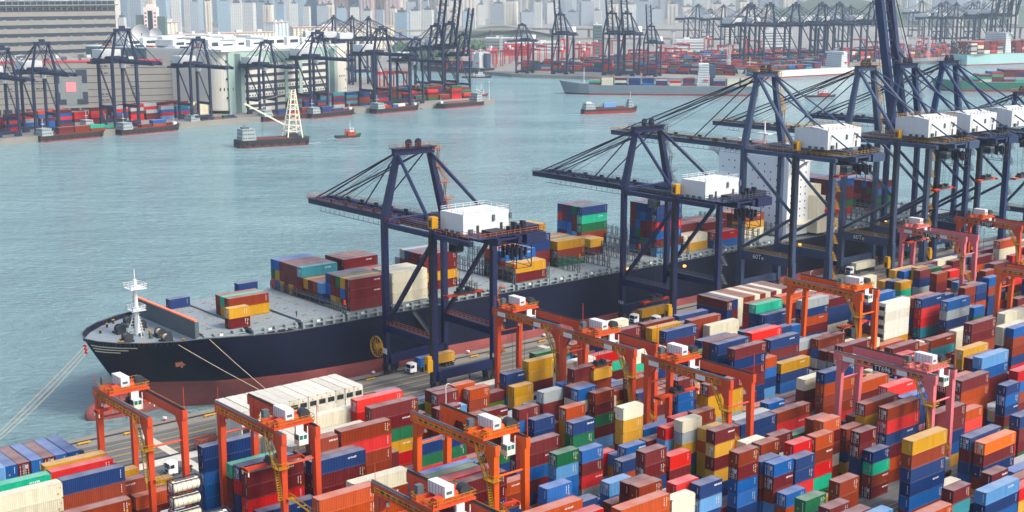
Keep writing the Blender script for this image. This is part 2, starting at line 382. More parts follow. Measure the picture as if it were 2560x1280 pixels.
# haze: one closed box of thin even air round everything
hm = bpy.data.materials.new("haze air"); hm.use_nodes = True
hm.node_tree.nodes.remove(hm.node_tree.nodes["Principled BSDF"])
pv = hm.node_tree.nodes.new("ShaderNodeVolumePrincipled"); pv.inputs["Color"].default_value = (0.76, 0.89, 0.98, 1); pv.inputs["Density"].default_value = 0.000072
pv.inputs["Anisotropy"].default_value = 0.2
hm.node_tree.links.new(pv.outputs[0], hm.node_tree.nodes["Material Output"].inputs["Volume"])
hz = MB().box(-1600, 8900, -1600, 8900, -6.2, 420).build("haze", hm); hz["kind"] = "stuff"
# ------------------------------------------------------------------ ship to shore cranes on the near quay
def sts(name_label, x0, kind, paint, railm, number=None, boom=49, boom_up=None, trol=0.0, spr=26.0, lean=0.0, w=20.0, reel=False, xbrace=False, holding=None, lamps=()):
    big = kind == 'big'
    zg = 51.8 if big else 43.0; za = 77.0 if big else 62.3
    G = 22.0; xc = w / 2; gx = 3.4
    P = thing("quay_crane", name_label, "crane", (x0, 269, 0), 0, "ship to shore cranes on the near quay")
    dk = M['navy_dark']; lw = 1.7 if big else 1.5
    # sill beams and bogies
    for y in (0, G):
        b = MB(); b.box(0.2, w - 0.2, y - 0.75, y + 0.75, 3.2, 5.6)
        o = b.build("sill_beam", paint, P)
        for xx in ((-1.2, 3.6), (w - 3.6, w + 1.2)):
            k = MB(); k.box(xx[0], xx[1], y - 0.6, y + 0.6, 2.2, 3.2)
            L = xx[1] - xx[0]
            for t in (0.0, 0.5):
                a = xx[0] + L * t + 0.15; k.box(a, a + L * 0.5 - 0.3, y - 0.5, y + 0.5, 1.1, 2.1)
                for q in (0.14, 0.36):
                    cx = xx[0] + L * (t + q) ; k.tube((cx, y - 0.3, 0.52), (cx, y + 0.3, 0.52), 0.42, 10, 1)
            k.box(xx[0] + 0.4, xx[0] + 1.6, y - 1.5, y - 0.7, 1.6, 3.0, 1)
            k.build("bogie", [dk, M['dark']], P)
    # legs
    for x in (0, w):
        for y in (0, G):
            b = MB()
            if big:
                b.beam((x, y, 3.2), (x, y + (0.0), 15), 1.5, 2.6, 0, 1.9, 2.3); b.beam((x, y, 15), (x, y, zg + 0.6), lw, lw, 0)
            else:
                b.beam((x, y, 3.2), (x, y, zg + 1.0), lw, lw, 0)
            b.build("leg", paint, P)
    # portal beams across the lanes with walkway rail
    for x in (0, w):
        b = MB(); zb = 15.0 if big else 13.4; hh = 3.0 if big else 2.0
        b.box(x - 0.7, x + 0.7, lw / 2, G - lw / 2, zb - hh / 2, zb + hh / 2)
        b.build("portal_beam", paint, P)
        r = MB(); r.rail((x - 0.6, 1, zb + hh / 2), (x - 0.6, G - 1, zb + hh / 2), 1.1, 2.0, 0.09); r.rail((x + 0.6, 1, zb + hh / 2), (x + 0.6, G - 1, zb + hh / 2), 1.1, 2.0, 0.09)
        r.build("railing", railm, P)
    # diagonal braces in each side frame
    for x in (0, w):
        b = MB()
        if big:
            b.tube((x, G - 0.6, zg - 3), (x, 0.6, 31.5), 0.55); b.tube((x, G - 0.6, 17.5), (x, 0.6, 30.0), 0.55)
        else:
            b.beam((x, G - 0.6, 14.5), (x, 0.4, zg - 3), 0.95, 0.95)
        b.build("brace", paint, P)
    # upper cross beams
    for y, zz in ((0, zg - 0.4), (G, zg - 0.4)):
        b = MB(); b.box(lw / 2, w - lw / 2, y - 0.8, y + 0.8, zz - 1.0, zz + 0.9); b.build("cross_beam", paint, P)
    # fixed girder pair
    g = MB()
    for sx in (-gx, gx): g.box(xc + sx - 0.6, xc + sx + 0.6, -19.0, G + 1.5, zg - 1.7, zg + 0.1)
    for y in (-18.5, -12, -5, 5, 12): g.box(xc - gx + 0.6, xc + gx - 0.6, y - 0.3, y + 0.3, zg - 0.5, zg - 0.05)
    g.build("girder", paint, P)
    sdx = MB(); sdx.box(-0.6, 0.6, -16, G, zg - 1.6, zg - 0.3); sdx.box(w - 0.6, w + 0.6, -16, G, zg - 1.6, zg - 0.3)
    sdx.build("side_girder", paint, P)
    r = MB()
    for xx in (-0.5, w + 0.5, xc - gx - 1.6, xc + gx + 1.6):
        r.rail((xx, -15.5, zg + 0.05), (xx, G - 1, zg + 0.05), 1.1, 2.2, 0.09)
    for xx in (xc - gx - 1.6, xc + gx + 1.6): r.box(min(xx, xx) - 0.5, xx + 0.5, -15, G, zg - 0.05, zg + 0.04, 1)
    r.build("walkway", [railm, dk], P)
    # boom
    if boom_up is None:
        b = MB()
        for sx in (-gx, gx): b.box(xc + sx - 0.55, xc + sx + 0.55, G + 1.7, G + boom, zg - 1.75, zg + 0.0)
        b.box(xc - gx + 0.55, xc + gx - 0.55, G + boom - 1.2, G + boom - 0.2, zg - 1.6, zg - 0.1)
        n = int(boom / 6)
        for k in range(1, n): b.box(xc - gx + 0.55, xc + gx - 0.55, G + 2 + k * 6 - 0.2, G + 2 + k * 6 + 0.2, zg - 0.8, zg - 0.2)
        b.build("boom", paint, P)
        r = MB()
        for sx in (-1, 1):
            xx = xc + sx * (gx + 1.1)
            r.rail((xx, G + 2, zg), (xx, G + boom - 0.5, zg), 1.1, 2.0, 0.09)
            r.box(xx - 0.45, xx + 0.45, G + 2, G + boom - 0.5, zg - 0.12, zg, 1)
        r.rail((xc - gx - 1, G + boom - 0.4, zg), (xc + gx + 1, G + boom - 0.4, zg), 1.1, 2.0, 0.09)
        for k in range(5):
            y = G + 6 + k * (boom - 12) / 5; r.box(xc - gx - 0.3, xc - gx + 0.4, y, y + 1.6, zg + 0.05, zg + 0.9 + 0.3 * (k % 2), 1); r.box(xc + gx - 0.4, xc + gx + 0.3, y + 2, y + 3.2, zg + 0.05, zg + 0.8, 1)
        # hanging walkway under the boom
        for k in range(int(boom / 2.5)):
            y = G + 3 + k * 2.5
            if y < G + boom - 8: r.beam((xc - gx - 1.4, y, zg - 1.8), (xc - gx - 1.4, y, zg - 3.0), 0.08, 0.08, 1)
        r.beam((xc - gx - 1.4, G + 2, zg - 3.0), (xc - gx - 1.4, G + boom - 8, zg - 3.0), 0.12, 0.12, 1)
        r.build("boom_walkway", [railm, dk], P)
    else:
        a = R(boom_up); dy, dz = math.cos(a), math.sin(a)
        b = MB(); L = boom
        for sx in (-gx, gx): b.beam((xc + sx, G + 2, zg - 0.6), (xc + sx, G + 2 + L * dy, zg - 0.6 + L * dz), 2.0, 2.9)
        for k in range(1, int(L / 7)):
            t = k * 7; b.beam((xc - gx, G + 2 + t * dy, zg - 0.6 + t * dz), (xc + gx, G + 2 + t * dy, zg - 0.6 + t * dz), 0.5, 0.5)
            b.beam((xc - gx, G + 2 + t * dy, zg - 0.6 + t * dz), (xc + gx, G + 2 + (t + 7) * dy, zg - 0.6 + (t + 7) * dz), 0.3, 0.3)
        b.build("boom", paint, P)
        r = MB()
        for sx in (-1, 1):
            for off in (1.6, 2.6): r.beam((xc + sx * (gx + 1.0), G + 2 + 1 * dy + off * dz, zg + dz), (xc + sx * (gx + 1.0), G + 2 + L * dy + off * dz, zg + L * dz), 0.12, 0.12)
            for k in range(int(L / 3)): t = k * 3; r.beam((xc + sx * (gx + 1.0), G + 2 + t * dy + 1.6 * dz, zg + t * dz), (xc + sx * (gx + 1.0), G + 2 + t * dy + 2.6 * dz, zg + t * dz), 0.1, 0.1)
        r.build("boom_walkway", dk, P)
    # A frame
    ap = 4.4 if big else 5.4
    for sx, xb in ((-1, 0.0), (1, w)):
        b = MB(); b.beam((xb, G, zg + 0.4), (xc + sx * ap, G, za - 1.5), 1.7, 2.2, 0, 1.3, 1.5); b.build("mast", paint, P)
    b = MB(); b.box(xc - ap - 1.2, xc + ap + 1.2, G - 0.9, G + 0.9, za - 1.9, za - 0.2)
    b.box(xc - ap - 1.4, xc + ap + 1.4, G - 1.7, G + 1.7, za - 0.2, za, 1)
    for dx in (-1.6, 1.6): b.tube((xc + dx, G - 0.25, za + 1.3), (xc + dx, G + 0.25, za + 1.3), 1.0, 14, 1); b.box(xc + dx - 0.4, xc + dx + 0.4, G - 0.9, G + 0.9, za, za + 1.2, 1)
    b.build("apex_beam", [paint, dk], P)
    r = MB()
    for y in (-1.7, 1.7): r.rail((xc - ap - 1.4, G + y, za), (xc + ap + 1.4, G + y, za), 1.2, 2.2, 0.06)
    for x in (-ap - 1.4, ap + 1.4): r.rail((xc + x, G - 1.7, za), (xc + x, G + 1.7, za), 1.2, 1.9, 0.06)
    r.build("railing", railm, P)
    for sx, xb in ((-1, 0.0), (1, w)):
        b = MB(); b.tube((xc + sx * ap, G - 0.5, za - 1.8), (xb, 0.0, zg + 0.8), 0.6 if big else 0.5); b.build("back_stay", paint, P)
    if big:
        for sx in (-1, 1):
            b = MB(); b.tube((xc + sx * ap, G - 0.5, za - 1.4), (xc + sx * 6.5, -20.0, zg + 1.5), 0.27); b.build("rear_tie", paint, P)
    st = MB()
    if boom_up is None:
        for sx in (-1, 1):
            for fr, rr in ((0.93, 0.22), (0.86, 0.2), (0.42, 0.2)):
                st.tube((xc + sx * (ap - 0.6), G + 0.6, za - 1.0), (xc + sx * gx, G + boom * fr, zg + 0.2), rr, 6)
            for fr in (0.9, 0.80, 0.72): st.tube((xc + sx * 2.0, G + 0.8, za - 0.3), (xc + sx * 2.4, G + boom * fr, zg + 0.3), 0.06, 4)
        st.tube((xc + 1.6, G - 0.6, za + 0.6), (xc + 2, -2, zg + 7), 0.05, 4)
    else:
        a = R(boom_up)
        for sx in (-1, 1):
            for fr in (0.45, 0.9):
                t = boom * fr; q = Vector((xc + sx * gx, G + 2 + t * math.cos(a) - 1.2, zg + t * math.sin(a)))
                st.tube((xc + sx * (ap - 0.6), G + 0.6, za - 0.6), q, 0.2, 6)
                st.tube((xc + sx * 1.5, G + 0.6, za + 0.6), (xc + sx * 1.5, q.y, q.z), 0.07, 4)
    st.build("fore_stay", M['navy_dark'], P)
    # mast ladder stairs zigzag
    r = MB(); seg = 4
    for k in range(seg):
        t0, t1 = k / seg, (k + 1) / seg
        xa = w + (xc + ap - w) * t0 + 1.4; xb2 = w + (xc + ap - w) * t1 + 1.4
        z0 = zg + (za - zg) * t0; z1 = zg + (za - zg) * t1 - 1
        r.stair((xa + (0 if k % 2 else 1.6), G - 0.2, z0), (xb2 + (1.6 if k % 2 else 0), G - 0.2, z1), 0.9, 'x', 0, 0)
        r.box(xb2 - 1.2, xb2 + 2.4, G - 1.2, G + 0.8, z1 - 0.12, z1)
        r.rail((xb2 - 1.2, G - 1.2, z1), (xb2 + 2.4, G - 1.2, z1), 1.1, 1.2, 0.09)
    r.build("mast_stairs", railm, P)
    # machinery house
    hx0, hx1, hy0, hy1, hz0, hh = (2.0, 19.6, -10.8, 2.6, zg + 1.9, 6.2) if big else (2.6, 17.6, -9.4, 0.2, zg + 0.1, 5.3)
    h = MB()
    if big:
        my = (hy0 + hy1) / 2
        pts = [(hy0, hz0), (hy1, hz0), (hy1, hz0 + hh), (my, hz0 + hh + 0.9), (hy0, hz0 + hh)]
        vs = [(hx0, y, z) for y, z in pts] + [(hx1, y, z) for y, z in pts]
        h.add(vs, [(0, 1, 2, 3, 4)[::-1], (5, 6, 7, 8, 9), (0, 5, 6, 1)[::-1], (1, 6, 7, 2)[::-1], (2, 7, 8, 3)[::-1], (3, 8, 9, 4)[::-1], (4, 9, 5, 0)[::-1]], 0)
    else:
        h.box(hx0, hx1, hy0, hy1, hz0, hz0 + hh, 0)
    ho = h.build("machinery_house", M['white'], P)
    for dx in (hx0 + 4.2, hx1 - 3): bm = MB(); bm.box(dx, dx + 0.9, hy0 - 0.05, hy0 + 0.1, hz0 + 0.1, hz0 + 2.1); bm.build("door", M['dark'], ho)
    for vx in ((hx0 + 9.4, hx0 + 10.2, hy0 - 0.35, hy0, hz0 + 2.8, hz0 + 4.4), (hx0 + 15, hx0 + 15.8, hy0 - 0.35, hy0, hz0 + 2.8, hz0 + 4.4), (hx0 + 1.6, hx0 + 2.7, hy0 - 0.7, hy0, hz0 + 0.2, hz0 + 1.4)) + tuple((hx0 - 0.5, hx0, hy0 + 1.5 + 2.4 * k, hy0 + 2.5 + 2.4 * k, hz0, hz0 + 0.8) for k in range(3)):
        vt = MB(); vt.box(*vx); vt.build("vent", M['greyd'], ho)
    r = MB(); zt = hz0 + hh
    for a, b_ in (((hx0, hy0), (hx1, hy0)), ((hx1, hy0), (hx1, hy1)), ((hx1, hy1), (hx0, hy1)), ((hx0, hy1), (hx0, hy0))): r.rail((a[0], a[1], zt), (b_[0], b_[1], zt), 1.1, 2.2, 0.09)
    r.build("roof_rail", railm if big else M['white'], ho)
    # platform behind the house and back reach
    pf = MB(); pf.box(1.0, w + 2.5, -17.5, -9.9 if not big else -10.9, zg + 0.1, zg + 0.35, 0); pf.box(w - 4, w + 2.5, -18.5, -10, zg - 2.4, zg + 0.1, 0)
    pf.box(w - 3, w + 1.5, -17, -12, zg + 0.35, zg + 1.9, 1); pf.box(6, 11, -16.5, -12.5, zg + 0.35, zg + 1.6, 1)
    for k in range(4): pf.box(11.6 + 1.5 * k, 12.4 + 1.5 * k, -17, -15.5, zg + 0.35, zg + 2.4 + (k % 2), 1)
    pf.build("back_platform", [paint, dk], P)
    r = MB(); y1 = -17.5
    r.rail((1, y1, zg + 0.35), (w + 2.5, y1, zg + 0.35), 1.2, 1.8, 0.1); r.rail((w + 2.5, y1, zg + 0.35), (w + 2.5, -10, zg + 0.35), 1.2, 1.8, 0.1); r.rail((1, y1, zg + 0.35), (1, -10.5, zg + 0.35), 1.2, 1.8, 0.1)
    r.build("railing", railm, P)
    fe = MB()     # festoon cage under the back reach
    for xx in (w - 7, w - 2):
        for yy in (-18, -11): fe.beam((xx, yy, zg - 1.8), (xx, yy, zg - 8.5), 0.18, 0.18)
    for zz in (zg - 4, zg - 6.3, zg - 8.5):
        for xx in (w - 7, w - 2): fe.beam((xx, -18, zz), (xx, -11, zz), 0.14, 0.14)
        for yy in (-18, -11): fe.beam((w - 7, yy, zz), (w - 2, yy, zz), 0.14, 0.14)
    for k in range(12): fe.box(w - 6.8 + (k % 3) * 1.6, w - 6.2 + (k % 3) * 1.6, -17.5 + (k // 3) * 1.7, -16.7 + (k // 3) * 1.7, zg - 5.6 - (k % 2), zg - 3.4)
    for xx in (w - 7, w - 2): fe.beam((xx, -18, zg - 8.5), (xx, -11, zg - 1.8), 0.12, 0.12)
    fe.build("service_cage", dk, P)
    # trolley, cab, ropes, spreader
    t = MB(); t.box(xc - 3.2, xc + 3.2, trol - 3, trol + 3, zg - 2.6, zg - 1.8); t.box(xc - 2.4, xc + 2.4, trol - 2, trol + 2, zg - 3.1, zg - 2.6)
    for k in range(5): t.box(xc - 3 + 1.3 * k, xc - 2.4 + 1.3 * k, trol - 2.5, trol + 2.5, zg - 3.3, zg - 2.6)
    t.build("trolley", dk, P)
    cb = MB(); cb.box(xc - 6.2, xc - 3.6, trol - 4.4, trol - 1.6, zg - 5.4, zg - 2.8, 0); cb.box(xc - 6.3, xc - 3.5, trol - 4.5, trol - 4.35, zg - 5.0, zg - 3.4, 1); cb.box(xc - 6.3, xc - 6.15, trol - 4.3, trol - 1.8, zg - 5.0, zg - 3.4, 1)
    cb.build("operator_cab", [M['greyd'], M['glass']], P)
    rp = MB()
    for sx in (-2.4, 2.4):
        for sy in (-1.2, 1.2): rp.tube((xc + sx, trol + sy, zg - 2.9), (xc + sx * 0.8, trol + sy * 0.6, spr + 1.6), 0.05, 4)
    rp.build("hoist_rope", dk, P)
    s = MB(); s.box(xc - 6.05, xc + 6.05, trol - 0.5, trol + 0.5, spr, spr + 0.55, 0)
    for e in (-6.05, 5.75): s.box(xc + e, xc + e + 0.3, trol - 1.22, trol + 1.22, spr - 0.2, spr + 0.4, 0)
    s.box(xc - 2.6, xc + 2.6, trol - 1.1, trol + 1.1, spr + 0.55, spr + 1.1, 1)
    for sx in (-1.5, 1.5): s.tube((xc + sx, trol - 0.9, spr + 1.5), (xc + sx, trol + 0.9, spr + 1.5), 0.55, 12, 1)
    s.build("spreader", [M['orange'], M['dark']], P)
    # lift shaft and stairs
    e = MB(); e.box(-lw / 2 - 0.35, -lw / 2 - 0.003, -0.62, 0.62, 3.0, zg - 0.5, 0)
    e.build("lift_track", M['black'], P)
    e = MB(); ez = 6.0; e.box(-lw / 2 - 2.1, -lw / 2 - 0.4, -0.9, 0.9, ez, ez + 3.2, 0); e.box(-lw / 2 - 2.16, -lw / 2 - 2.1, -0.4, 0.4, ez + 0.5, ez + 2.2, 1); e.box(-lw / 2 - 1.9, -lw / 2 - 0.6, -0.7, 0.7, ez + 3.2, ez + 4.2, 0)
    e.build("lift_car", [M['yellow'], M['dark']], P)
    e = MB(); e.box(-0.95, 0.95, -1.0, 0.9, zg + 1.0, zg + 4.0, 0); e.box(-1.0, -0.95, -0.5, 0.5, zg + 1.4, zg + 3.2, 1); e.build("lift_head", [M['yellow'], M['dark']], P)
    r = MB(); z = 4.0; k = 0
    top = zg - 4 if big else 24
    while z < top:
        xa, xb2 = (w + 1.2, w + 3.4) if k % 2 == 0 else (w + 3.4, w + 1.2)
        yy = 0.8 if k % 2 == 0 else -0.4
        r.stair((xa, yy, z), (xb2, yy, z + 3.0), 0.8, 'x', 0, 0); r.box(xb2 - 0.6, xb2 + 0.6, -0.9, 1.3, z + 2.95, z + 3.05, 0)
        z += 3.0; k += 1
    r.build("leg_stairs", railm, P)
    if reel:
        q = MB(); cy, cz, rr = G + 1.4, 8.0, 2.9; xx = -2.4
        n = 28
        for k in range(n):
            a0, a1 = 2 * math.pi * k / n, 2 * math.pi * (k + 1) / n
            q.beam((xx, cy + rr * math.cos(a0), cz + rr * math.sin(a0)), (xx, cy + rr * math.cos(a1), cz + rr * math.sin(a1)), 0.35, 0.2)
            if k % 2 == 0: q.beam((xx, cy, cz), (xx, cy + rr * math.cos(a0), cz + rr * math.sin(a0)), 0.14, 0.14)
        q.tube((xx - 0.5, cy, cz), (xx + 1.6, cy, cz), 0.8, 12)
        q.build("cable_reel", M['yellow'], P)
        q = MB(); q.box(-1.6, -1.5, G - 2.2, G - 0.2, 6.4, 7.9); q.build("sign_board", M['white'], P)
    if big:
        q = MB(); q.box(-0.72, -0.703, G * 0.62 - 2.2, G * 0.62 + 2.2, 14.0, 16.2); q.build("name_plate", M['navy_dark'], P)
        lettering("60Te", 2.3, (-0.74, G * 0.62, 15.1), (0, -1, 0), (0, 0, 1), M['white'], P)
    if number:
        lettering(number, 1.6, (-lw / 2 - 0.03 - (0.55 if big else 0), G - 0.1, 6.6), (0, -1, 0), (0, 0, 1), M['white'], P, depth=0.03)
        lettering(number, 1.6, (w + 0.0, -lw / 2 - 0.03 - (0.6 if big else 0), 6.8), (1, 0, 0), (0, 0, 1), M['white'], P, depth=0.03)
    for (x, y, z) in lamps:
        q = MB(); q.box(x - 0.35, x + 0.35, y - 0.35, y + 0.35, z, z + 0.6); q.build("flood_lamp", M['sodium'], P)
        l = bpy.data.lights.new("lamp glow", 'POINT'); l.energy = 900; l.color = (1, 0.5, 0.15); l.shadow_soft_size = 0.4
    return P
M['navy2'] = mat("deep blue crane paint", deep(26, 58, 112, 0.5), 0.5, 0.14, 0.2, streak=True, rust=0.04)
M['blue_up'] = mat("bright blue crane paint", deep(24, 58, 112, 0.42), 0.5, 0.14, 0.2, streak=True, rust=0.04)
sts("navy quay crane 162 nearest the ship's bow, orange railings and yellow cable reel", 199.0, 'small', M['navy'], M['rail_orange'], "162", boom=49, trol=0.0, spr=25.0, reel=True)
sts("navy quay crane 163 lowering its spreader to the yellow container on a truck", 290.0, 'small', M['navy'], M['greyd'], "163", boom=51, trol=17.0, spr=6.3, lamps=((20, 14, 16.6), (0.9, 20.5, 17.2)))
sts("tall steel blue crane with 60Te on its beam, left one of that pair", 347.0, 'big', M['steelblue'], M['rail_yellow'], None, boom=71, trol=-13.0, spr=45.0, lamps=((20.9, 13, 16.7),))
sts("tall steel blue crane with 60Te on its beam, right one of that pair", 404.0, 'big', M['steelblue'], M['rail_yellow'], None, boom=70, trol=-13.0, spr=35.0)
sts("blue quay crane with its boom raised upright out of the picture", 430.5, 'big', M['blue_up'], M['greyd'], None, boom=66, boom_up=79, trol=-14.0, spr=36.0, lamps=((0, 21, 17),))
sts("blue quay crane with lowered boom, just right of the raised boom crane", 459.0, 'big', M['navy2'], M['greyd'], None, boom=66, trol=-12.0, spr=34.0, lamps=((0, 21, 17),))
sts("blue quay crane cut by the right edge with yellow railings at its apex", 517.0, 'small', M['navy'], M['yellow'], None, boom=50, trol=-6.0, spr=30.0)
M['cabglass'] = mat("green tinted glass", deep(60, 130, 118, 0.6), 0.15, 0.1, 0.5, spec=0.7)
# ------------------------------------------------------------------ rubber tyred gantry cranes
def rtg(label, x0, y0, paint, ty, railm=None, spz=18.0, plate=None, span=23.5, hold=False, zt=24.5, wb=7.2, spx=0.0, boards=False):
    """origin at the landside leg line, front frame at x=0; y runs over the span to the waterside legs"""
    P = thing("yard_gantry_crane", label, "gantry crane", (x0, y0, 0), 0, "rubber tyred gantry cranes in the container yard")
    rl = railm or M['rail_yellow']; S = span
    for x in (0, wb):
        for y, s in ((0, 1), (S, -1)):
            b = MB(); b.beam((x, y - s * 0.25, 2.0), (x, y + s * 0.15, zt - 0.3), 0.95, 1.1, 0, 1.2, 1.45); b.build("leg", paint, P)
        b = MB(); b.box(x - 0.5, x + 0.5, -0.9, S + 1.6, zt - 1.9, zt - 0.05)
        for yy, s in ((0.8, 1), (S - 0.8, -1)):
            b.add([(x - 0.45, yy, zt - 1.9), (x + 0.45, yy, zt - 1.9), (x + 0.45, yy + s * 1.9, zt - 1.9), (x - 0.45, yy + s * 1.9, zt - 1.9), (x - 0.45, yy, zt - 4.6), (x + 0.45, yy, zt - 4.6)],
                  [(0, 4, 3), (1, 2, 5), (0, 1, 5, 4), (4, 5, 2, 3), (0, 3, 2, 1)])
        o = b.build("girder", paint, P)
        r = MB(); r.box(x - 0.16, x + 0.16, -0.8, S + 1.9, zt - 0.05, zt + 0.16); r.box(x - 0.5, x - 0.3, -0.5, S + 1.5, zt - 0.05, zt + 0.05)
        r.build("trolley_rail", M['black'] if x else M['greyd'], o)
        sx = -1 if x == 0 else 1
        r = MB(); xx = x + sx * 1.05
        r.box(min(x + sx * 0.5, xx), max(x + sx * 0.5, xx), 1.5, S - 0.3, zt - 1.55, zt - 1.45, 1)
        r.rail((xx, 1.5, zt - 1.45), (xx, S - 0.3, zt - 1.45), 1.1, 1.5, 0.08)
        for k in range(12): r.box(x + sx * 0.5, x + sx * 0.62, 2 + k * 1.75, 2.9 + k * 1.75, zt - 1.2, zt - 0.5, 2 if k % 3 else 3)
        r.build("walkway", [rl, paint, M['dark'], M['greyd']], P)
    for y in (0, S):
        b = MB(); b.box(-0.3, wb + 0.3, y - 0.45, y + 0.45, 1.2, 2.3); b.build("sill_beam", paint, P)
        b = MB(); b.tube((0.4, y, zt - 6.2), (wb - 0.4, y, zt - 6.2), 0.22, 8); b.build("tie_tube", paint, P)
        for x in (-0.1, wb + 0.1):
            b = MB()
            for dx in (-1.0, 1.0): b.tube((x + dx, y - 0.35, 0.8), (x + dx, y + 0.35, 0.8), 0.8, 14)
            b.build("wheel", M['tyre'], P)
    # electrical house on the land side sill, control box
    b = MB(); b.box(1.2, wb - 1.2, -1.7, -0.46, 2.4, 5.2); b.build("electrical_box", M['white'], P)
    # trolley with machinery box, drum and cab
    b = MB(); b.box(-0.7, wb + 0.7, ty - 2.9, ty + 2.9, zt + 0.17, zt + 0.55)
    for k in (-2.1, 0, 2.1): b.box(-0.4, wb + 0.4, ty + k - 0.35, ty + k + 0.35, zt + 0.55, zt + 1.15)
    b.tube((1.0, ty - 1.1, zt + 1.2), (wb - 1.0, ty - 1.1, zt + 1.2), 0.62, 12); b.box(0.2, 1.6, ty - 2.8, ty - 1.4, zt + 0.55, zt + 1.9)
    b.build("trolley", paint, P)
    b = MB(); b.tube((wb - 0.8, ty - 2.2, zt + 1.8), (wb - 0.8, ty - 0.8, zt + 1.8), 1.05, 16); b.build("cable_drum", M['dark'], P)
    b = MB(); b.box(2.2, 4.0, ty - 2.2, ty + 2.3, zt + 1.3, zt + 3.3)
    mbx = b.build("machinery_box", M['white'], P)
    b = MB()
    for k in range(5): b.box(2.17, 2.2, ty - 1.4 + k * 0.8, ty - 1.34 + k * 0.8, zt + 1.4, zt + 3.2)
    b.box(2.5, 3.6, ty - 2.23, ty - 2.2, zt + 1.9, zt + 2.4)
    b.build("panel_seam", M['greyd'], mbx)
    b = MB(); b.box(0.1, 1.3, ty + 2.2, ty + 3.2, zt + 0.6, zt + 2.7); b.build("control_cabinet", M['greyd'], P)
    r = MB()
    for a, c in (((-0.7, -2.9), (wb + 0.7, -2.9)), ((-0.7, 2.9), (wb + 0.7, 2.9)), ((-0.7, -2.9), (-0.7, 2.9)), ((wb + 0.7, -2.9), (wb + 0.7, 2.9))): r.rail((a[0], ty + a[1], zt + 0.55), (c[0], ty + c[1], zt + 0.55), 1.15, 1.2, 0.08)
    r.build("trolley_rail_guard", rl, P)
    b = MB(); b.box(3.7, 5.5, ty - 4.3, ty - 2.5, zt - 3.3, zt - 1.2, 0)
    b.box(3.66, 3.7, ty - 4.2, ty - 2.6, zt - 2.3, zt - 1.4, 1); b.box(3.66, 3.7, ty - 4.2, ty - 2.6, zt - 3.2, zt - 2.45, 2)
    for k in (0, 1): b.box(3.85 + 0.85 * k, 4.5 + 0.85 * k, ty - 4.34, ty - 4.3, zt - 2.2, zt - 1.4, 1); b.box(3.85 + 0.85 * k, 4.5 + 0.85 * k, ty - 4.34, ty - 4.3, zt - 3.2, zt - 2.4, 2)
    b.box(5.5, 5.65, ty - 4.3, ty - 4.2, zt - 3.3, zt + 0.2, 0); b.box(3.8, 5.4, ty - 3.1, ty - 2.6, zt - 1.2, zt + 0.2, 0)
    b.build("operator_cab", [M['white'], M['cabglass'], M['cream']], P)
    # ropes and spreader
    r = MB(); cx = wb / 2 + spx
    for sx in (-1.6, 1.6):
        for sy in (-0.9, 0.9): r.tube((cx + sx, ty + sy, zt + 0.2), (cx + sx * 0.7, ty + sy, spz + 1.2), 0.05, 4)
    r.build("hoist_rope", M['dark'], P)
    s = MB(); LL = 3.03 if hold else 6.05
    s.box(cx - LL, cx + LL, ty - 0.45, ty + 0.45, spz, spz + 0.5, 0)
    for e in (-LL, LL - 0.35):
        s.box(cx + e, cx + e + 0.35, ty - 1.22, ty + 1.22, spz - 0.1, spz + 0.45, 0)
        for q in (-1.2, 1.0): s.box(cx + e + 0.05, cx + e + 0.25, ty + q, ty + q + 0.2, spz - 0.9, spz, 2)
    s.box(cx - 1.6, cx + 1.6, ty - 1.0, ty + 1.0, spz + 0.5, spz + 1.0, 1)
    for q in (-1.0, 1.0): s.tube((cx + q, ty - 0.7, spz + 1.3), (cx + q, ty + 0.7, spz + 1.3), 0.5, 10, 1)
    s.build("spreader", [M['orange'], M['dark'], M['cream']], P)
    # stairs on the landside frame
    r = MB()
    for k, (xa, za, xb, zb2) in enumerate(((0.9, 2.4, 5.9, 7.2), (5.9, 7.2, 0.9, 12.0))):
        r.stair((xa, -1.0, za), (xb, -1.0, zb2), 0.8, 'x'); r.box(xb - 0.7, xb + 0.7, -1.5, -0.5, zb2 - 0.1, zb2)
    r.stair((-1.1, -0.6, 12.0), (-1.1, 0.4, zt - 6.4), 0.8, 'y'); r.box(-1.7, 0.5, -1.4, 1.0, zt - 6.5, zt - 6.4); r.rail((-1.7, -1.4, zt - 6.4), (0.5, -1.4, zt - 6.4), 1.1, 1.0, 0.08); r.rail((-1.7, -1.4, zt - 6.4), (-1.7, 1.0, zt - 6.4), 1.1, 1.0, 0.08)
    r.stair((-1.1, 0.8, zt - 6.4), (-1.1, 3.6, zt - 1.5), 0.8, 'y')
    r.build("stairs", rl, P)
    # lamps and a mast
    for k in range(4): q = MB(); q.tube((-0.7, 3 + 5.6 * k, zt - 2.7), (-0.7, 3 + 5.6 * k, zt - 2.1), 0.28, 8); q.build("lamp", M['white'], P)
    q = MB(); q.tube((wb, -0.6, zt), (wb, -0.6, zt + 4.5), 0.07, 5); q.tube((0, S + 1, zt), (0, S + 1, zt + 3.0), 0.05, 5); q.build("mast", paint, P)
    if boards:
        q = MB()
        for a in (S - 4.4, 5.6): q.box(-1.2, -1.14, a, a + 2.6 + (0.4 if a > 9 else 0), zt - 1.5, zt - 0.45)
        q.build("sign_board", M['white'], P)
    if plate:
        q = MB(); q.box(-1.2, -1.14, S * 0.5 - 2.4, S * 0.5 + 2.4, zt - 1.9, zt - 0.35); q.build("name_plate", M['navy_dark'], P)
        lettering(plate, 1.55, (-1.23, S * 0.5, zt - 1.12), (0, -1, 0), (0, 0, 1), M['white'], P, depth=0.02)
    return P
rtg("red orange gantry crane leftmost in the yard, before the ship's bow", 101, 228.4, M['rtg_red'], 19.0, spz=21.0)
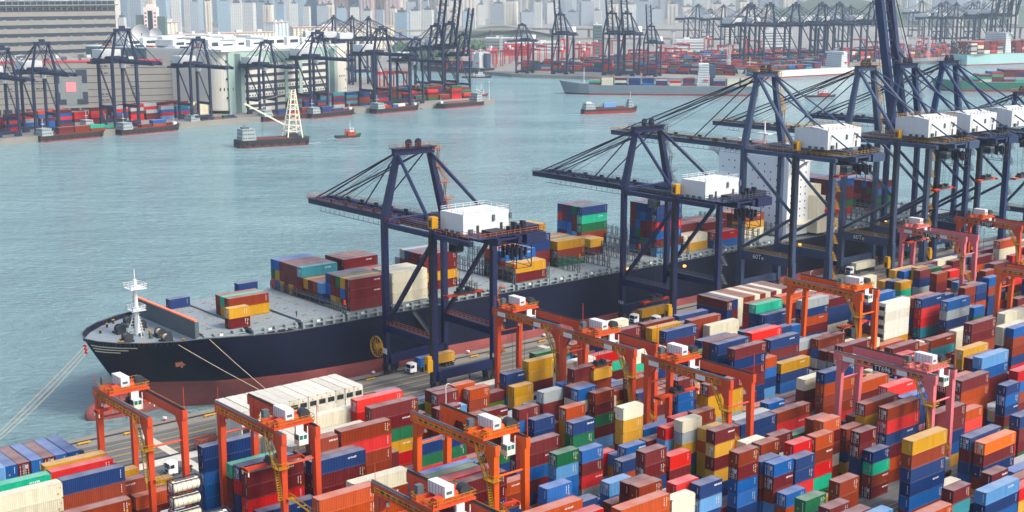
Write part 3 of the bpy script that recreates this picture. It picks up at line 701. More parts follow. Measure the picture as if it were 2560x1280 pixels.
rtg("red orange gantry crane standing beside the rows of white refrigerated containers", 115.5, 203.4, M['rtg_red'], 4.4, spz=17.3, spx=-3)
rtg("bright orange gantry crane at bottom centre, spreader hanging low over maroon containers", 141.5, 173.6, M['rtg_orange'], 5.2, spz=9.5)
rtg("red gantry crane cut by the bottom edge, in front of the bright orange one", 115.0, 147.8, M['rtg_red'], 10.5, spz=16.0)
rtg("red orange gantry crane in the middle, nearest crane 162", 207.5, 229.6, M['rtg_red'], 19.5, spz=5.5, boards=True)
rtg("red orange gantry crane in the middle lifting a yellow container", 206.5, 203.6, M['rtg_red'], 14.5, spz=16.2, hold=True, boards=True)
rtg("red orange gantry crane in the middle with empty spreader over navy containers", 204.5, 173.4, M['rtg_red'], 17.5, spz=16.5, boards=True, spx=-0.5)
rtg("bright orange gantry crane behind the tall cream refrigerated stack", 293.0, 203.9, M['rtg_orange'], 4.2, spz=14.2)
rtg("pink gantry crane with TT696 lettered on its beam", 240.0, 147.8, M['rtg_pink'], 4.0, spz=4.6, plate="TT696", boards=True)
rtg("pink gantry crane at the far right end of the yard, beside the quay cranes", 388.5, 231.2, M['rtg_pink'], 20.5, spz=19.5, plate="TT698", boards=True)
rtg("red gantry crane at the far right holding a mint green container", 422.5, 230.6, M['rtg_red'], 17.0, spz=5.8, plate="TT697", hold=True)
rtg("bright orange gantry crane cut off by the right edge of the picture", 352.5, 174.2, M['rtg_orange'], 8.0, spz=18.0)

# ------------------------------------------------------------------ shipping containers
def cont_mesh(L, doors, variant):
    W2, Hh = 2.438, 2.59
    mb = MB(); t = 0.05
    mb.box(t, L - t, t, W2 - t, 0.10, Hh - 0.03)
    for x in (0, L - 0.17):
        for y in (0, W2 - 0.17): mb.box(x, x + 0.17, y, y + 0.17, 0.118, Hh - 0.118)
    for x in (0, L - 0.18):
        for y in (0, W2 - 0.18):
            for z in (0, Hh - 0.118): mb.box(x - 0.004, x + 0.184, y - 0.004, y + 0.184, z, z + 0.118, 1)
    for y in (0, W2 - 0.10):
        mb.box(0.18, L - 0.18, y, y + 0.10, 0.0, 0.15); mb.box(0.18, L - 0.18, y, y + 0.10, Hh - 0.12, Hh)
    for x in (0, L - 0.10):
        mb.box(x, x + 0.10, 0.18, W2 - 0.18, 0.0, 0.15); mb.box(x, x + 0.10, 0.18, W2 - 0.18, Hh - 0.12, Hh)
    rnd = random.Random(variant * 7 + int(L))
    x = L - 0.9                 # stencilled number columns and stickers on the side facing the road
    if variant != 2:
        for c in range(1 + variant % 2):
            z = Hh - 0.45
            while z > 0.9:
                h = rnd.uniform(0.1, 0.28); mb.box(x - 0.55 * c, x - 0.55 * c + 0.13, t - 0.012, t, z - h, z, 2); z -= h + rnd.uniform(0.05, 0.2)
    if variant == 2:       # faded line lettering, too small to read from here
        xx = L * 0.66
        for q in range(6): mb.box(xx + 0.34 * q, xx + 0.34 * q + rnd.uniform(0.14, 0.26), t - 0.012, t, Hh - 0.95, Hh - 0.95 + rnd.uniform(0.22, 0.34), 2)
    if variant in (1, 3): mb.box(L - 1.0, L - 0.66, t - 0.012, t, 0.55, 0.95, 3)
    if variant == 3: mb.box(L - 0.55, L - 0.3, t - 0.012, t, 1.6, 1.9, 3)
    if not doors:
        z = Hh - 0.5
        while z > 0.8:
            h = rnd.uniform(0.1, 0.26); mb.box(t - 0.012, t, 0.55, 0.68, z - h, z, 2); z -= h + 0.1
        if variant in (0, 3): mb.box(t - 0.012, t, 1.5, 1.8, 0.6, 0.92, 3)
    me = bpy.data.meshes.new("body"); me.from_pydata(mb.v, [], mb.f)
    return me, mb.m
def door_mesh():
    mb = MB(); W2, Hh = 2.438, 2.59
    for k in range(4):
        y = 0.42 + 0.53 * k; mb.tube((-0.03, y, 0.15), (-0.03, y, Hh - 0.15), 0.028, 6)
        for z in (0.5, 1.0, 1.9): mb.box(-0.06, 0.045, y - 0.09, y + 0.09, z, z + 0.08)
    mb.box(-0.012, 0.045, W2 / 2 - 0.03, W2 / 2 + 0.03, 0.16, Hh - 0.13)
    for yy in (0.5, 0.75): mb.box(-0.02, 0.045, yy, yy + 0.16, 1.4, 2.2)
    me = bpy.data.meshes.new("door_gear"); me.from_pydata(mb.v, [], mb.f); me.materials.append(M['white']); return me
def reefer_mesh():
    mb = MB()
    mb.box(-0.05, 0.04, 0.35, 2.09, 0.5, 1.65, 0); mb.tube((-0.09, 0.85, 1.05), (-0.05, 0.85, 1.05), 0.42, 16, 1); mb.box(-0.09, -0.05, 1.35, 1.95, 0.65, 1.2, 1); mb.box(-0.1, -0.05, 0.4, 1.0, 0.55, 0.7, 2); mb.box(-0.07, 0.04, 1.2, 1.45, 1.9, 2.2, 3)
    me = bpy.data.meshes.new("cooling_unit"); me.from_pydata(mb.v, [], mb.f)
    for q in (M['dark'], M['black'], M['navy'], M['yellow']): me.materials.append(q)
    me.polygons.foreach_set("material_index", mb.m); return me
M['frame_dark'] = mat("container corner casting", srgb(70, 52, 46), 0.7, 0.3, 1.0)
CMESH = {}
for L_, key in ((12.192, '4'), (6.058, '2')):
    for dr in (0, 1):
        for v in range(4):
            me, mi = cont_mesh(L_, dr, v)
            for q in (CM['m'], M['frame_dark'], M['white'], M['yellow']): me.materials.append(q)
            me.polygons.foreach_set("material_index", mi)
            CMESH[key, dr, v] = me
DOOR = door_mesh(); REEF = reefer_mesh()
CLEN = {'4': 12.192, '2': 6.058}
def container(t, c, x, y, z, h, label, v, doors, rotz=0.0, group="shipping containers"):
    """one container: its body, and door gear or cooling unit at the end that faces us"""
    o = thing("shipping_container", label, "container", (x, y, z), rotz, group)
    b = bpy.data.objects.new("body", CMESH[t, 1 if (doors or c == 'x') else 0, v]); COL.objects.link(b); b.parent = o
    b.scale = (1, 1, h / 2.59)
    b.material_slots[0].link = 'OBJECT'; b.material_slots[0].material = CM[c]
    if c == 'x': e = bpy.data.objects.new("cooling_unit", REEF); COL.objects.link(e); e.parent = o
    elif doors: e = bpy.data.objects.new("door_gear", DOOR); COL.objects.link(e); e.parent = o
    return o
STUFF = {k: MB() for k in CC}
def bulk(t, c, x, y, z, h, along='x'):
    L = CLEN[t]
    m_ = STUFF[c]
    if along == 'x': m_.box(x, x + L, y, y + 2.438, z, z + h)
    else: m_.box(x, x + 2.438, y, y + L, z, z + h)
# ------------------------------------------------------------------ the stacks, each (length code, x, y, base z, tier height, axis, colours from the top down, tiers that are objects of their own)
STACKS = [
(4,84.7,231.0,0.0,2.95,0,[5,1,6,3,8],[0,1]),
(4,78.9,215.0,0.0,2.91,0,[1,0,3,1,0],[0]),
(4,84.8,236.7,0.0,2.95,0,[3,3,6,6,8],[0]),
(4,84.8,239.5,0.0,2.52,0,[14,14,3,14,2,1],[0]),
(4,72.6,236.7,0.0,2.90,0,[10,10,0,8,6],[0]),
(4,69.8,223.6,0.0,2.90,0,[8,8,8,8,0,1],[0,1]),
(4,114.7,233.8,0.0,2.71,0,[5,5,6,6,6],[0,1,2]),
(4,114.2,220.7,0.0,2.72,0,[10,0,0,0,0],[0]),
(4,114.2,217.9,0.0,2.81,0,[5,3,5,5,6],[0]),
(4,111.3,209.4,0.0,2.67,0,[0,0,3,3,5,1],[0,1,2]),
(2,117.9,231.0,0.0,2.80,0,[8,8,8],[]),
(4,112.1,206.5,0.0,2.95,0,[5,5,5],[0]),
(4,125.5,209.4,0.0,2.94,0,[5,0,0,0,8],[0,1]),
(4,113.7,187.9,0.0,2.78,0,[2,2,1,0,1,12],[0,1]),
(4,125.8,212.2,0.0,2.86,0,[0,0,0,9,0],[0]),
(4,127.7,217.9,0.0,2.75,0,[0,0,1,14,6],[]),
(2,128.8,215.0,0.0,2.82,0,[1,1,1,6,9,12],[0]),
(4,135.5,215.0,0.0,2.88,0,[1,3,1,1,14,9],[0,1,2]),
(4,148.6,223.6,0.0,2.88,0,[0,0,12,14,3,1],[0,1,2,3]),
(4,149.9,231.0,0.0,2.82,0,[4,3,3,14,0,3],[0]),
(4,140.4,233.8,0.0,2.91,0,[8,8,8,8,0],[0]),
(4,135.1,223.6,0.0,2.91,0,[8,8,0,0,2],[]),
(4,141.3,220.7,0.0,2.50,0,[0,0,0],[]),
(4,122.5,190.7,0.0,2.78,0,[8,1,2,14,0,0],[0,1,2]),
(4,126.2,193.6,0.0,2.90,0,[6,6,5,6,14],[]),
(4,138.3,209.4,0.0,2.95,0,[0,0],[]),
(4,150.9,209.4,0.0,2.51,0,[5,12,3,3,2],[0,1]),
(2,171.8,233.8,0.0,2.79,0,[0,14,8,2,9],[]),
(2,171.6,231.0,0.0,2.79,0,[0,3,5,6,0],[0]),
(2,178.6,233.8,0.0,2.78,0,[2,3,2,9,0],[]),
(2,180.8,231.0,0.0,2.63,0,[2,1,2,6,9],[0,1]),
(2,192.4,239.5,0.0,2.57,0,[0,13,5],[]),
(2,198.9,239.5,0.0,2.87,0,[5,0,6,6],[0]),
(2,194.5,231.0,0.0,2.77,0,[14,14,6,8],[0]),
(4,213.5,245.2,0.0,2.58,0,[12,7,12,0,1],[0]),
(4,206.3,239.5,0.0,2.67,0,[14,14,0,3,0],[0,1]),
(4,209.0,231.0,0.0,2.79,0,[16,16,16,12,5],[0]),
(4,201.7,217.9,0.0,2.85,0,[0,1,1,5,0,2],[0,1]),
(4,221.5,233.8,0.0,2.61,0,[3,10,0,8,5],[0]),
(4,223.6,220.7,0.0,2.70,0,[8,10,5,0,0,14],[0,1]),
(2,200.5,220.7,0.0,2.61,0,[6,0,0,0,0],[]),
(2,198.2,215.0,0.0,2.83,0,[0,8,0,6,0],[]),
(2,197.7,212.2,0.0,2.87,0,[6,8,5,3,5],[0]),
(2,200.5,209.4,0.0,2.71,0,[1,0,12,0,7],[0,1,2]),
(2,191.5,209.4,0.0,2.95,0,[2,14,14,14],[0]),
(2,176.4,190.7,0.0,2.74,0,[5,12,0,0,6,0],[0,1]),
(2,166.7,185.0,0.0,2.70,0,[12,7,6,6,0],[0,1]),
(2,176.4,187.9,0.0,2.80,0,[6,0,3,9],[0,1,2]),
(2,190.9,190.7,0.0,2.77,0,[8,14,14,0,2,2],[0,1,2]),
(2,214.6,212.2,0.0,2.68,0,[1,0,0,1,1],[0]),
(2,214.1,209.4,0.0,2.71,0,[5,0,1,0],[0]),
(2,200.9,185.0,0.0,2.71,0,[3,14,14,6,6],[]),
(2,197.2,179.4,0.0,2.54,0,[8,9,14,5,12,6],[0,1]),
(2,195.0,182.2,0.0,2.70,0,[3,7,6,0,14],[0]),
(2,204.5,182.2,0.0,2.95,0,[1,0,3,9,2],[0]),
(2,201.4,176.5,0.0,2.66,0,[14,2,14,14,5],[]),
(2,194.0,167.6,0.0,2.81,0,[0,14,0,14,5,0],[0,1,2]),
(4,217.9,190.7,0.0,2.75,0,[0,14,14,9,5,5],[0,1,2]),
(2,228.2,209.4,0.0,2.80,0,[0,6,6,5],[0,1,2]),
(4,253.5,209.4,0.0,2.69,0,[2,6,5,7],[]),
(4,267.5,209.4,0.0,2.71,0,[14,5,6],[0,1]),
(4,245.3,206.5,0.0,2.78,0,[0,5,0,0,5,5],[0,1,2]),
(4,266.3,212.2,0.0,2.84,0,[5,0,5,6,0],[0,1]),
(4,242.3,217.9,0.0,2.70,0,[10,5,1,0,1],[]),
(4,252.4,223.6,0.0,2.81,0,[5,0,1,2,12],[]),
(4,245.6,215.0,0.0,2.77,0,[0,0,5,0,0,0],[]),
(4,245.6,212.2,0.0,2.78,0,[5,5,1,6,0,6],[0]),
(4,262.6,217.9,0.0,2.64,0,[5,5,0,1,9,8],[]),
(4,262.1,215.0,0.0,2.70,0,[4,0,0,2,6,8],[0]),
(4,273.7,220.7,0.0,2.70,0,[5,6,6,2,12],[]),
(4,291.6,231.0,0.0,2.95,0,[6,1,0],[]),
(4,263.7,231.0,0.0,2.95,0,[8,8,8,0,1],[0]),
(4,259.3,233.8,0.0,2.74,0,[1,0,0,6,9,6],[0]),
(4,266.8,245.2,0.0,2.86,0,[5,5,1,0,6],[]),
(4,250.2,242.4,0.0,2.54,0,[0,0,1,6,2,0],[0]),
(4,250.2,239.5,0.0,2.91,0,[14,14,0,5,3],[0]),
(4,246.5,231.0,0.0,2.68,0,[5,0,0,0,14,5],[0,1,2]),
(4,230.7,236.7,0.0,2.86,0,[0,0,5,1,0,2],[0,1]),
(4,234.7,245.2,0.0,2.81,0,[8,8,1,6,3,14],[0]),
(4,289.8,236.7,0.0,2.58,0,[10,5,5,6,9,14],[0]),
(4,293.8,242.4,0.0,2.83,0,[1,3,3,6,0],[]),
(4,290.3,233.8,0.0,2.59,0,[5,5,6,0,1],[0]),
(4,307.4,242.4,0.0,2.86,0,[2,0,0,2,6],[0]),
(4,304.1,231.0,0.0,2.58,0,[9,5,2,0,5,0],[0,1,2]),
(4,319.3,233.8,0.0,2.63,0,[0,5,5,8,0],[0]),
(4,321.4,223.6,0.0,2.93,0,[0,1,5,16,0],[]),
(4,317.5,212.2,0.0,2.70,0,[16,16,16,16,14,5],[0,1,2,3]),
(4,335.4,215.0,0.0,2.91,0,[2,0,5,0,3],[]),
(4,335.8,212.2,0.0,2.95,0,[5,3,3,11,5],[0,1,2,3]),
(4,340.4,206.5,0.0,2.85,0,[6,9,5,0,6],[0,1,2]),
(2,360.1,209.4,0.0,2.93,0,[6,12,0],[]),
(4,312.9,182.2,0.0,2.79,0,[0,0,1,0,0,0],[0,1]),
(4,312.0,193.6,0.0,2.50,0,[1,11,0,2],[0,1]),
(4,324.7,193.6,0.0,2.63,0,[8,8,1,14],[]),
(4,285.2,187.9,0.0,2.75,0,[0,0,9,2,0],[0]),
(4,294.0,190.7,0.0,2.72,0,[1,0,14,5],[]),
(2,281.2,182.2,0.0,2.78,0,[3,0,5,14,6],[0,1]),
(4,271.8,193.6,0.0,2.57,0,[0,8,0,1,14,6],[0,1]),
(4,286.7,212.2,0.0,2.71,0,[1,6,8,0],[0]),
(4,286.7,209.4,0.0,2.72,0,[0,9,0],[]),
(4,287.0,206.5,0.0,2.72,0,[1,9,0],[]),
(4,245.5,185.0,0.0,2.75,0,[8,0,3,14,1],[0]),
(4,245.4,179.4,0.0,2.77,0,[5,2,1,1,3,6],[0,1,2,3]),
(4,259.2,179.4,0.0,2.90,0,[2,0,6,5],[0]),
(4,249.0,164.7,0.0,2.65,0,[4,0,5,1,9,1],[0]),
(4,256.9,167.6,0.0,2.51,0,[5,5,6,5,1],[]),
(4,251.8,161.9,0.0,2.70,0,[6,5,5,2,3],[0]),
(4,232.5,159.0,0.0,2.79,0,[1,14,6,14,2,12],[0]),
(4,232.5,153.4,0.0,2.86,0,[1,3,5,0,2,1],[0,1,2]),
(2,222.5,164.7,0.0,2.78,0,[1,1,0,12,9],[]),
(2,218.0,159.0,0.0,2.66,0,[2,0,1,8,2,9],[0]),
(2,211.7,156.2,0.0,2.95,0,[2,1,3,10,12],[0,1,2]),
(2,226.1,159.0,0.0,2.51,0,[1,1,5,14,5],[0]),
(2,223.0,153.4,0.0,2.79,0,[0,0,5,5,1],[0,1]),
(2,223.7,150.5,0.0,2.58,0,[5,10,1,0],[0,1,2,3]),
(4,217.7,137.6,0.0,2.92,0,[14,1,5,5,6,1],[0,1,2,3,4]),
(4,246.3,150.5,0.0,2.76,0,[0,0,5,6,14],[0,1]),
(4,258.6,153.4,0.0,2.50,0,[2,4,0,5],[0]),
(4,270.3,159.0,0.0,2.93,0,[0,2,2,1,0],[0,1]),
(4,268.7,161.9,0.0,2.83,0,[2,0,0,0,6],[0]),
(4,283.7,161.9,0.0,2.85,0,[7,6,0,0,0,0],[0,1]),
(4,289.4,167.6,0.0,2.93,0,[0,0,1,0,0],[]),
(4,299.7,176.5,0.0,2.61,0,[14,14,5,8,5],[0]),
(4,329.2,182.2,0.0,2.62,0,[8,8,0,0,2],[]),
(4,329.7,179.4,0.0,2.65,0,[6,1,1,5,3],[]),
(2,280.6,153.4,0.0,2.54,0,[5,6,5,0,12],[0,1,2]),
(4,290.7,156.2,0.0,2.73,0,[3,6,1,0,0],[]),
(2,258.4,137.6,0.0,2.76,0,[5,0,0,12,6],[0]),
(4,238.8,137.6,0.0,2.69,0,[5,0,5,6,3],[0]),
(4,239.5,134.7,0.0,2.58,0,[15,0,5,1,14],[0,1,2]),
(2,228.0,126.2,0.0,2.86,0,[0,0,6,5],[0]),
(4,221.2,123.4,0.0,2.57,0,[7,5,6,8],[0,1]),
(2,209.6,123.4,0.0,2.73,0,[0,11,0,1,1],[0]),
(4,192.6,120.5,0.0,2.66,0,[2,0,12,0,1],[0]),
(2,188.7,126.2,0.0,2.65,0,[7,5,2,6,8],[]),
(2,194.5,137.6,0.0,2.95,0,[1,1,0,9,3],[0]),
(2,183.8,131.9,0.0,2.84,0,[0,0,14,14,0],[0]),
(2,186.1,129.0,0.0,2.65,0,[0,0,5,2,1],[]),
(2,184.5,137.6,0.0,2.76,0,[12,5,1,2,12],[0]),
(2,201.9,153.4,0.0,2.63,0,[5,5,3,3,5],[0,1]),
(2,204.6,156.2,0.0,2.95,0,[3,12,5,0,0],[0]),
(2,200.3,164.7,0.0,2.75,0,[8,1,5,6,6],[]),
(2,212.8,167.6,0.0,2.90,0,[0,0,5,2],[0]),
(2,201.5,161.9,0.0,2.78,0,[1,0,0,0,0],[0]),
(2,187.8,156.2,0.0,2.81,0,[1,0,6,6,5,1],[0,1,2,3]),
(2,194.6,156.2,0.0,2.71,0,[5,1,0,6,5],[]),
(2,195.2,153.4,0.0,2.72,0,[6,0,1,7,5],[0,1]),
(2,195.6,150.5,0.0,2.73,0,[6,2,5],[0]),
(2,186.1,185.0,0.0,2.61,0,[6,14,5,5],[0]),
(2,186.1,187.9,0.0,2.62,0,[7,14,5],[]),
(2,179.5,179.4,0.0,2.65,0,[5,2,2,5],[0]),
(2,173.9,167.6,0.0,2.84,0,[0,0,5,5,5,8],[0,1]),
(2,180.8,167.6,0.0,2.93,0,[4,0,5,14,1],[0]),
(2,160.9,159.0,0.0,2.75,0,[0,0,1,0,5,1],[0]),
(2,160.6,156.2,0.0,2.80,0,[1,1,0,1,6,5],[0]),
(4,162.3,164.7,0.0,2.63,0,[1,0,0,9],[]),
(4,150.5,150.5,0.0,2.82,0,[2,2,1,12,12,8],[0]),
(2,167.3,153.4,0.0,2.74,0,[3,0,5,14,1,14],[0]),
(2,170.5,150.5,0.0,2.72,0,[5,7,5,0,1,0],[0,1]),
(2,163.2,150.5,0.0,2.57,0,[8,8,5,6,1,5],[0]),
(2,166.7,156.2,0.0,2.72,0,[8,8,0,12,5],[]),
(4,137.3,159.0,0.0,2.78,0,[2,1,0,0,14,9],[0]),
(4,137.1,153.4,0.0,2.80,0,[3,0,0,0,6,0],[]),
(2,164.5,167.6,0.0,2.63,0,[7,6,5,12,5],[0]),
(2,149.9,161.9,0.0,2.90,0,[5,5,5,1,0],[]),
(2,146.2,164.7,0.0,2.92,0,[6,6,5,0,6,8],[0]),
(4,136.7,182.2,0.0,2.71,0,[3,0,0,5,12,0],[0]),
(4,137.0,179.4,0.0,2.68,0,[0,0,5,1,1,12],[0,1,2]),
(4,147.1,185.0,0.0,2.68,0,[2,1,5,12],[0,1]),
(4,140.7,193.6,0.0,2.62,0,[6,12,0,12,1],[0]),
(4,139.3,190.7,0.0,2.69,0,[12,12,0,0,1],[0]),
(4,163.4,193.6,0.0,2.70,0,[0,0,6,0,5],[0,1,2]),
(2,162.2,217.9,0.0,2.60,0,[0,0,1,5,5,0],[0,1]),
(2,166.0,220.7,0.0,2.82,0,[7,0,0,9,6],[]),
(2,180.2,223.6,0.0,2.50,0,[0,0,1,1],[0]),
(2,166.9,215.0,0.0,2.70,0,[1,0,0,0,3],[0,1]),
(2,183.2,220.7,0.0,2.70,0,[9,5,1],[]),
(2,180.0,212.2,0.0,2.65,0,[0,6,0,0,3],[0]),
(2,190.0,220.7,0.0,2.51,0,[11,5,1,6],[]),
(2,182.0,209.4,0.0,2.77,0,[5,5,0,0],[0]),
(2,192.2,217.9,0.0,2.67,0,[9,0,0,0,3],[0]),
(2,155.7,193.6,0.0,2.73,0,[12,5,0,6,14],[0]),
(2,364.9,245.2,0.0,2.59,0,[14,7,0,14],[]),
(2,365.8,242.4,0.0,2.67,0,[5,7,9,6],[]),
(2,366.3,239.5,0.0,2.68,0,[14,10,6,14],[]),
(2,375.3,239.5,0.0,2.86,0,[14,14,0,0,14],[]),
(2,384.6,242.4,0.0,2.60,0,[5,0,0,0,0],[]),
(2,383.6,239.5,0.0,2.60,0,[12,1,0,0,9],[]),
(2,394.9,242.4,0.0,2.80,0,[0,1,0,0],[]),
(2,363.6,231.0,0.0,2.73,0,[0,5,9,5,1,6],[]),
(2,361.4,223.6,0.0,2.81,0,[1,0,0,12,5,6],[]),
(2,394.9,239.5,0.0,2.63,0,[4,0,5,1],[]),
(2,401.3,242.4,0.0,2.55,0,[0,0,1,12,12],[]),
(2,404.3,239.5,0.0,2.86,0,[1,0,0],[]),
(2,391.4,236.7,0.0,2.79,0,[0,0,5],[]),
(2,390.9,233.8,0.0,2.72,0,[7,14,6],[]),
(2,371.0,217.9,0.0,2.62,0,[1,0,0,14,6],[]),
(2,363.8,215.0,0.0,2.69,0,[1,0,2,0,6],[]),
(2,370.3,215.0,0.0,2.68,0,[5,5,2,0,6],[]),
(2,356.5,217.9,0.0,2.92,0,[5,11,0,3],[]),
(2,377.6,215.0,0.0,2.95,0,[6,1,5,5,5],[]),
(2,380.2,217.9,0.0,2.68,0,[1,6,0,8,0,8],[]),
(2,390.3,220.7,0.0,2.77,0,[0,5,0,0,8,0],[]),
(2,416.8,233.8,0.0,2.87,0,[0,0,1,5],[]),
(4,425.9,239.5,0.0,2.85,0,[2,8,8,0,14,0],[0]),
(2,425.0,233.8,0.0,2.58,0,[3,0,0,6,0],[]),
(2,392.2,215.0,0.0,2.57,0,[4,0,14,0,2],[]),
(2,385.8,209.4,0.0,2.57,0,[0,1,0],[]),
(4,340.0,187.9,0.0,2.82,0,[8,8,1,12,0],[0]),
(4,318.6,217.9,0.0,2.88,0,[6,0,6,0,14,9],[0]),
(4,165.1,255.5,0.0,2.85,1,[16,16,16,16],[0]),
(4,162.6,255.5,0.0,2.85,1,[16,16,16,16],[0]),
(4,160.0,255.5,0.0,2.85,1,[16,16,16,16],[0]),
(4,157.5,255.5,0.0,2.85,1,[16,16,16,16],[0]),
(4,155.0,255.5,0.0,2.85,1,[16,16,16,16],[0]),
(4,152.5,255.5,0.0,2.85,1,[16,16,16,16],[0]),
(4,150.0,255.5,0.0,2.85,1,[16,16,16,16],[0]),
(4,147.5,255.5,0.0,2.85,1,[16,16,16,16],[0]),
(4,145.0,255.5,0.0,2.85,1,[16,16,16,16],[0]),
(4,142.5,255.5,0.0,2.85,1,[16,16,16,16],[0]),
(4,140.0,255.5,0.0,2.85,1,[16,16,16,16],[0]),
(4,137.5,255.5,0.0,2.85,1,[16,16,16,16],[0]),
(4,134.9,255.5,0.0,2.85,1,[16,16,16,16],[0,1]),
(4,139.5,242.2,0.0,2.85,1,[16,16],[0]),
(4,142.0,242.2,0.0,2.85,1,[16,16],[]),
(4,144.6,242.2,0.0,2.85,1,[16,16],[]),
(4,95.3,255.5,0.0,2.76,1,[6,0,6,5],[0]),
(4,92.7,255.5,0.0,2.76,1,[6,6,6,5],[0]),
(4,90.2,255.5,0.0,2.76,1,[0,5,0,6],[0]),
(4,87.7,255.5,0.0,2.76,1,[6,0,6,6],[0]),
(4,85.1,255.5,0.0,2.76,1,[0,0,0,5],[0]),
(4,82.6,255.5,0.0,2.76,1,[6,6,0,6],[0]),
(4,80.1,255.5,0.0,2.76,1,[7,6,0,6],[]),
(4,299.2,255.5,0.0,2.95,1,[0,5,5,6],[0]),
(4,301.8,255.5,0.0,2.95,1,[5,0,5,5],[]),
(4,304.4,255.5,0.0,2.95,1,[8,8,8,1],[]),
(4,307.0,255.5,0.0,2.95,1,[1,9,0,1],[]),
(4,309.6,255.5,0.0,2.95,1,[1,8,0,8],[]),
(4,312.2,255.5,0.0,2.95,1,[8,5,1,5],[]),
(4,314.8,255.5,0.0,2.95,1,[1,5,8,6],[]),
(4,317.4,255.5,0.0,2.95,1,[8,5,1,6],[]),
(4,320.0,255.5,0.0,2.95,1,[0,5,1,0],[]),
(4,322.6,255.5,0.0,2.95,1,[8,9,1,6],[]),
(4,325.2,255.5,0.0,2.95,1,[0,9,1,6],[]),
(4,327.8,255.5,0.0,2.95,1,[0,0,1,6],[]),
(2,155.0,331.8,17.6,2.75,2,[5],[0]),
(4,162.4,311.6,17.6,2.75,2,[1,14],[0]),
(4,162.4,314.1,17.6,2.75,2,[10,14],[]),
(4,162.4,316.6,17.6,2.75,2,[1,0],[]),
(2,173.5,326.7,17.5,2.75,2,[5,0],[]),
(2,157.0,301.5,17.6,2.75,2,[14,0],[0,1]),
(4,191.0,321.7,17.3,2.95,2,[11,0,0],[0]),
(4,191.0,324.2,17.3,2.95,2,[0,0,1],[]),
(4,191.0,326.7,17.3,2.95,2,[0,0,14],[]),
(4,191.0,329.2,17.3,2.95,2,[0,0,0],[]),
(4,191.0,331.8,17.3,2.95,2,[0,0,14],[]),
(4,191.0,334.3,17.3,2.95,2,[6,14,6],[]),
(4,191.0,336.8,17.3,2.95,2,[6,12,3],[]),
(4,191.5,311.6,17.3,2.90,2,[7,5],[]),
(4,191.5,314.1,17.3,2.90,2,[1,0],[]),
(4,191.5,316.6,17.3,2.90,2,[0,0],[]),
(4,191.5,319.2,17.3,2.90,2,[14,0],[]),
(4,192.6,299.0,17.3,2.95,2,[0,0,0],[0,1,2]),
(4,192.6,301.5,17.3,2.95,2,[14,6,0],[]),
(4,192.6,304.0,17.3,2.95,2,[12,0,14],[]),
(4,192.6,306.6,17.3,2.95,2,[0,0,14],[]),
(4,192.6,309.1,17.3,2.95,2,[5,6,5],[]),
(4,206.8,299.0,17.2,2.95,2,[8,8,8],[0,1,2]),
(4,206.8,301.5,17.2,2.95,2,[8,8,9],[]),
(4,206.8,304.0,17.2,2.95,2,[8,8,8],[]),
(4,206.8,306.6,17.2,2.95,2,[8,9,8],[]),
(4,206.8,319.2,17.2,2.95,2,[3,0],[]),
(4,206.8,321.7,17.2,2.95,2,[0,3],[]),
(4,206.8,324.2,17.2,2.95,2,[0,0,0],[0]),
(4,206.8,326.7,17.2,2.95,2,[0,0,1],[]),
(4,206.8,329.2,17.2,2.95,2,[0,5,0],[]),
(4,206.8,331.8,17.2,2.95,2,[0,1,0],[]),
(4,223.5,306.6,17.0,2.75,2,[0,0,14,0],[0,1,2,3]),
(4,223.5,309.1,17.0,2.75,2,[0,0,14,5],[]),
(4,223.5,311.6,17.0,2.75,2,[0,1,14,0],[]),
(4,223.5,314.1,17.0,2.75,2,[5,0,0,0],[]),
(4,223.5,316.6,17.0,2.75,2,[9,0,5,0],[]),
(4,223.5,319.2,17.0,2.75,2,[9,0,0],[]),
(4,252.3,299.0,16.8,2.90,2,[14,0],[0,1]),
(4,252.3,301.5,16.8,2.90,2,[14,0],[]),
(4,252.3,304.0,16.8,2.90,2,[6,3,0],[0]),
(4,252.3,306.6,16.8,2.90,2,[6,0,0],[]),
(4,252.3,309.1,16.8,2.90,2,[0,7,0],[]),
(4,252.3,311.6,16.8,2.90,2,[2,0,0],[]),
(4,265.2,311.6,16.7,2.75,2,[5,5,0,0],[0]),
(4,265.2,314.1,16.7,2.75,2,[14,5,5,0,0],[0]),
(4,265.2,316.6,16.7,2.75,2,[14,5,5,0,0],[]),
(4,265.2,319.2,16.7,2.75,2,[14,0,1,5,0],[]),
(4,265.2,321.7,16.7,2.75,2,[0,5,5,0],[]),
(4,278.2,309.1,16.6,2.75,2,[14,1,12],[0,1,2]),
(4,278.2,311.6,16.6,2.75,2,[14,2,1],[]),
(4,278.2,314.1,16.6,2.75,2,[12,14,0],[]),
(4,278.2,316.6,16.6,2.75,2,[14,0,0],[]),
(4,278.2,319.2,16.6,2.75,2,[2,0,5],[]),
(2,300.0,316.6,16.4,2.75,2,[14,0],[]),
(2,300.0,319.2,16.4,2.75,2,[14,0],[]),
(2,300.0,321.7,16.4,2.75,2,[0,0],[]),
(4,305.2,326.7,16.3,2.95,2,[5,10,12,1,6],[0,1,2]),
(4,305.2,329.2,16.3,2.95,2,[12,0,0,7,6],[]),
(4,305.2,331.8,16.3,2.95,2,[5,5,6,6,0],[]),
(4,305.2,334.3,16.3,2.95,2,[0,0,6,0,7],[]),
(4,305.2,336.8,16.3,2.95,2,[5,3,6,5,0],[]),
(4,316.0,301.5,16.2,2.92,2,[5,5,4,6,0,7],[0,1,2,3,4,5]),
(4,316.0,304.0,16.2,2.92,2,[5,5,0,0,6,0],[]),
(4,316.0,306.6,16.2,2.92,2,[5,6,0,0,12,6],[]),
(4,316.0,309.1,16.2,2.92,2,[5,5,6,12,5,0],[]),
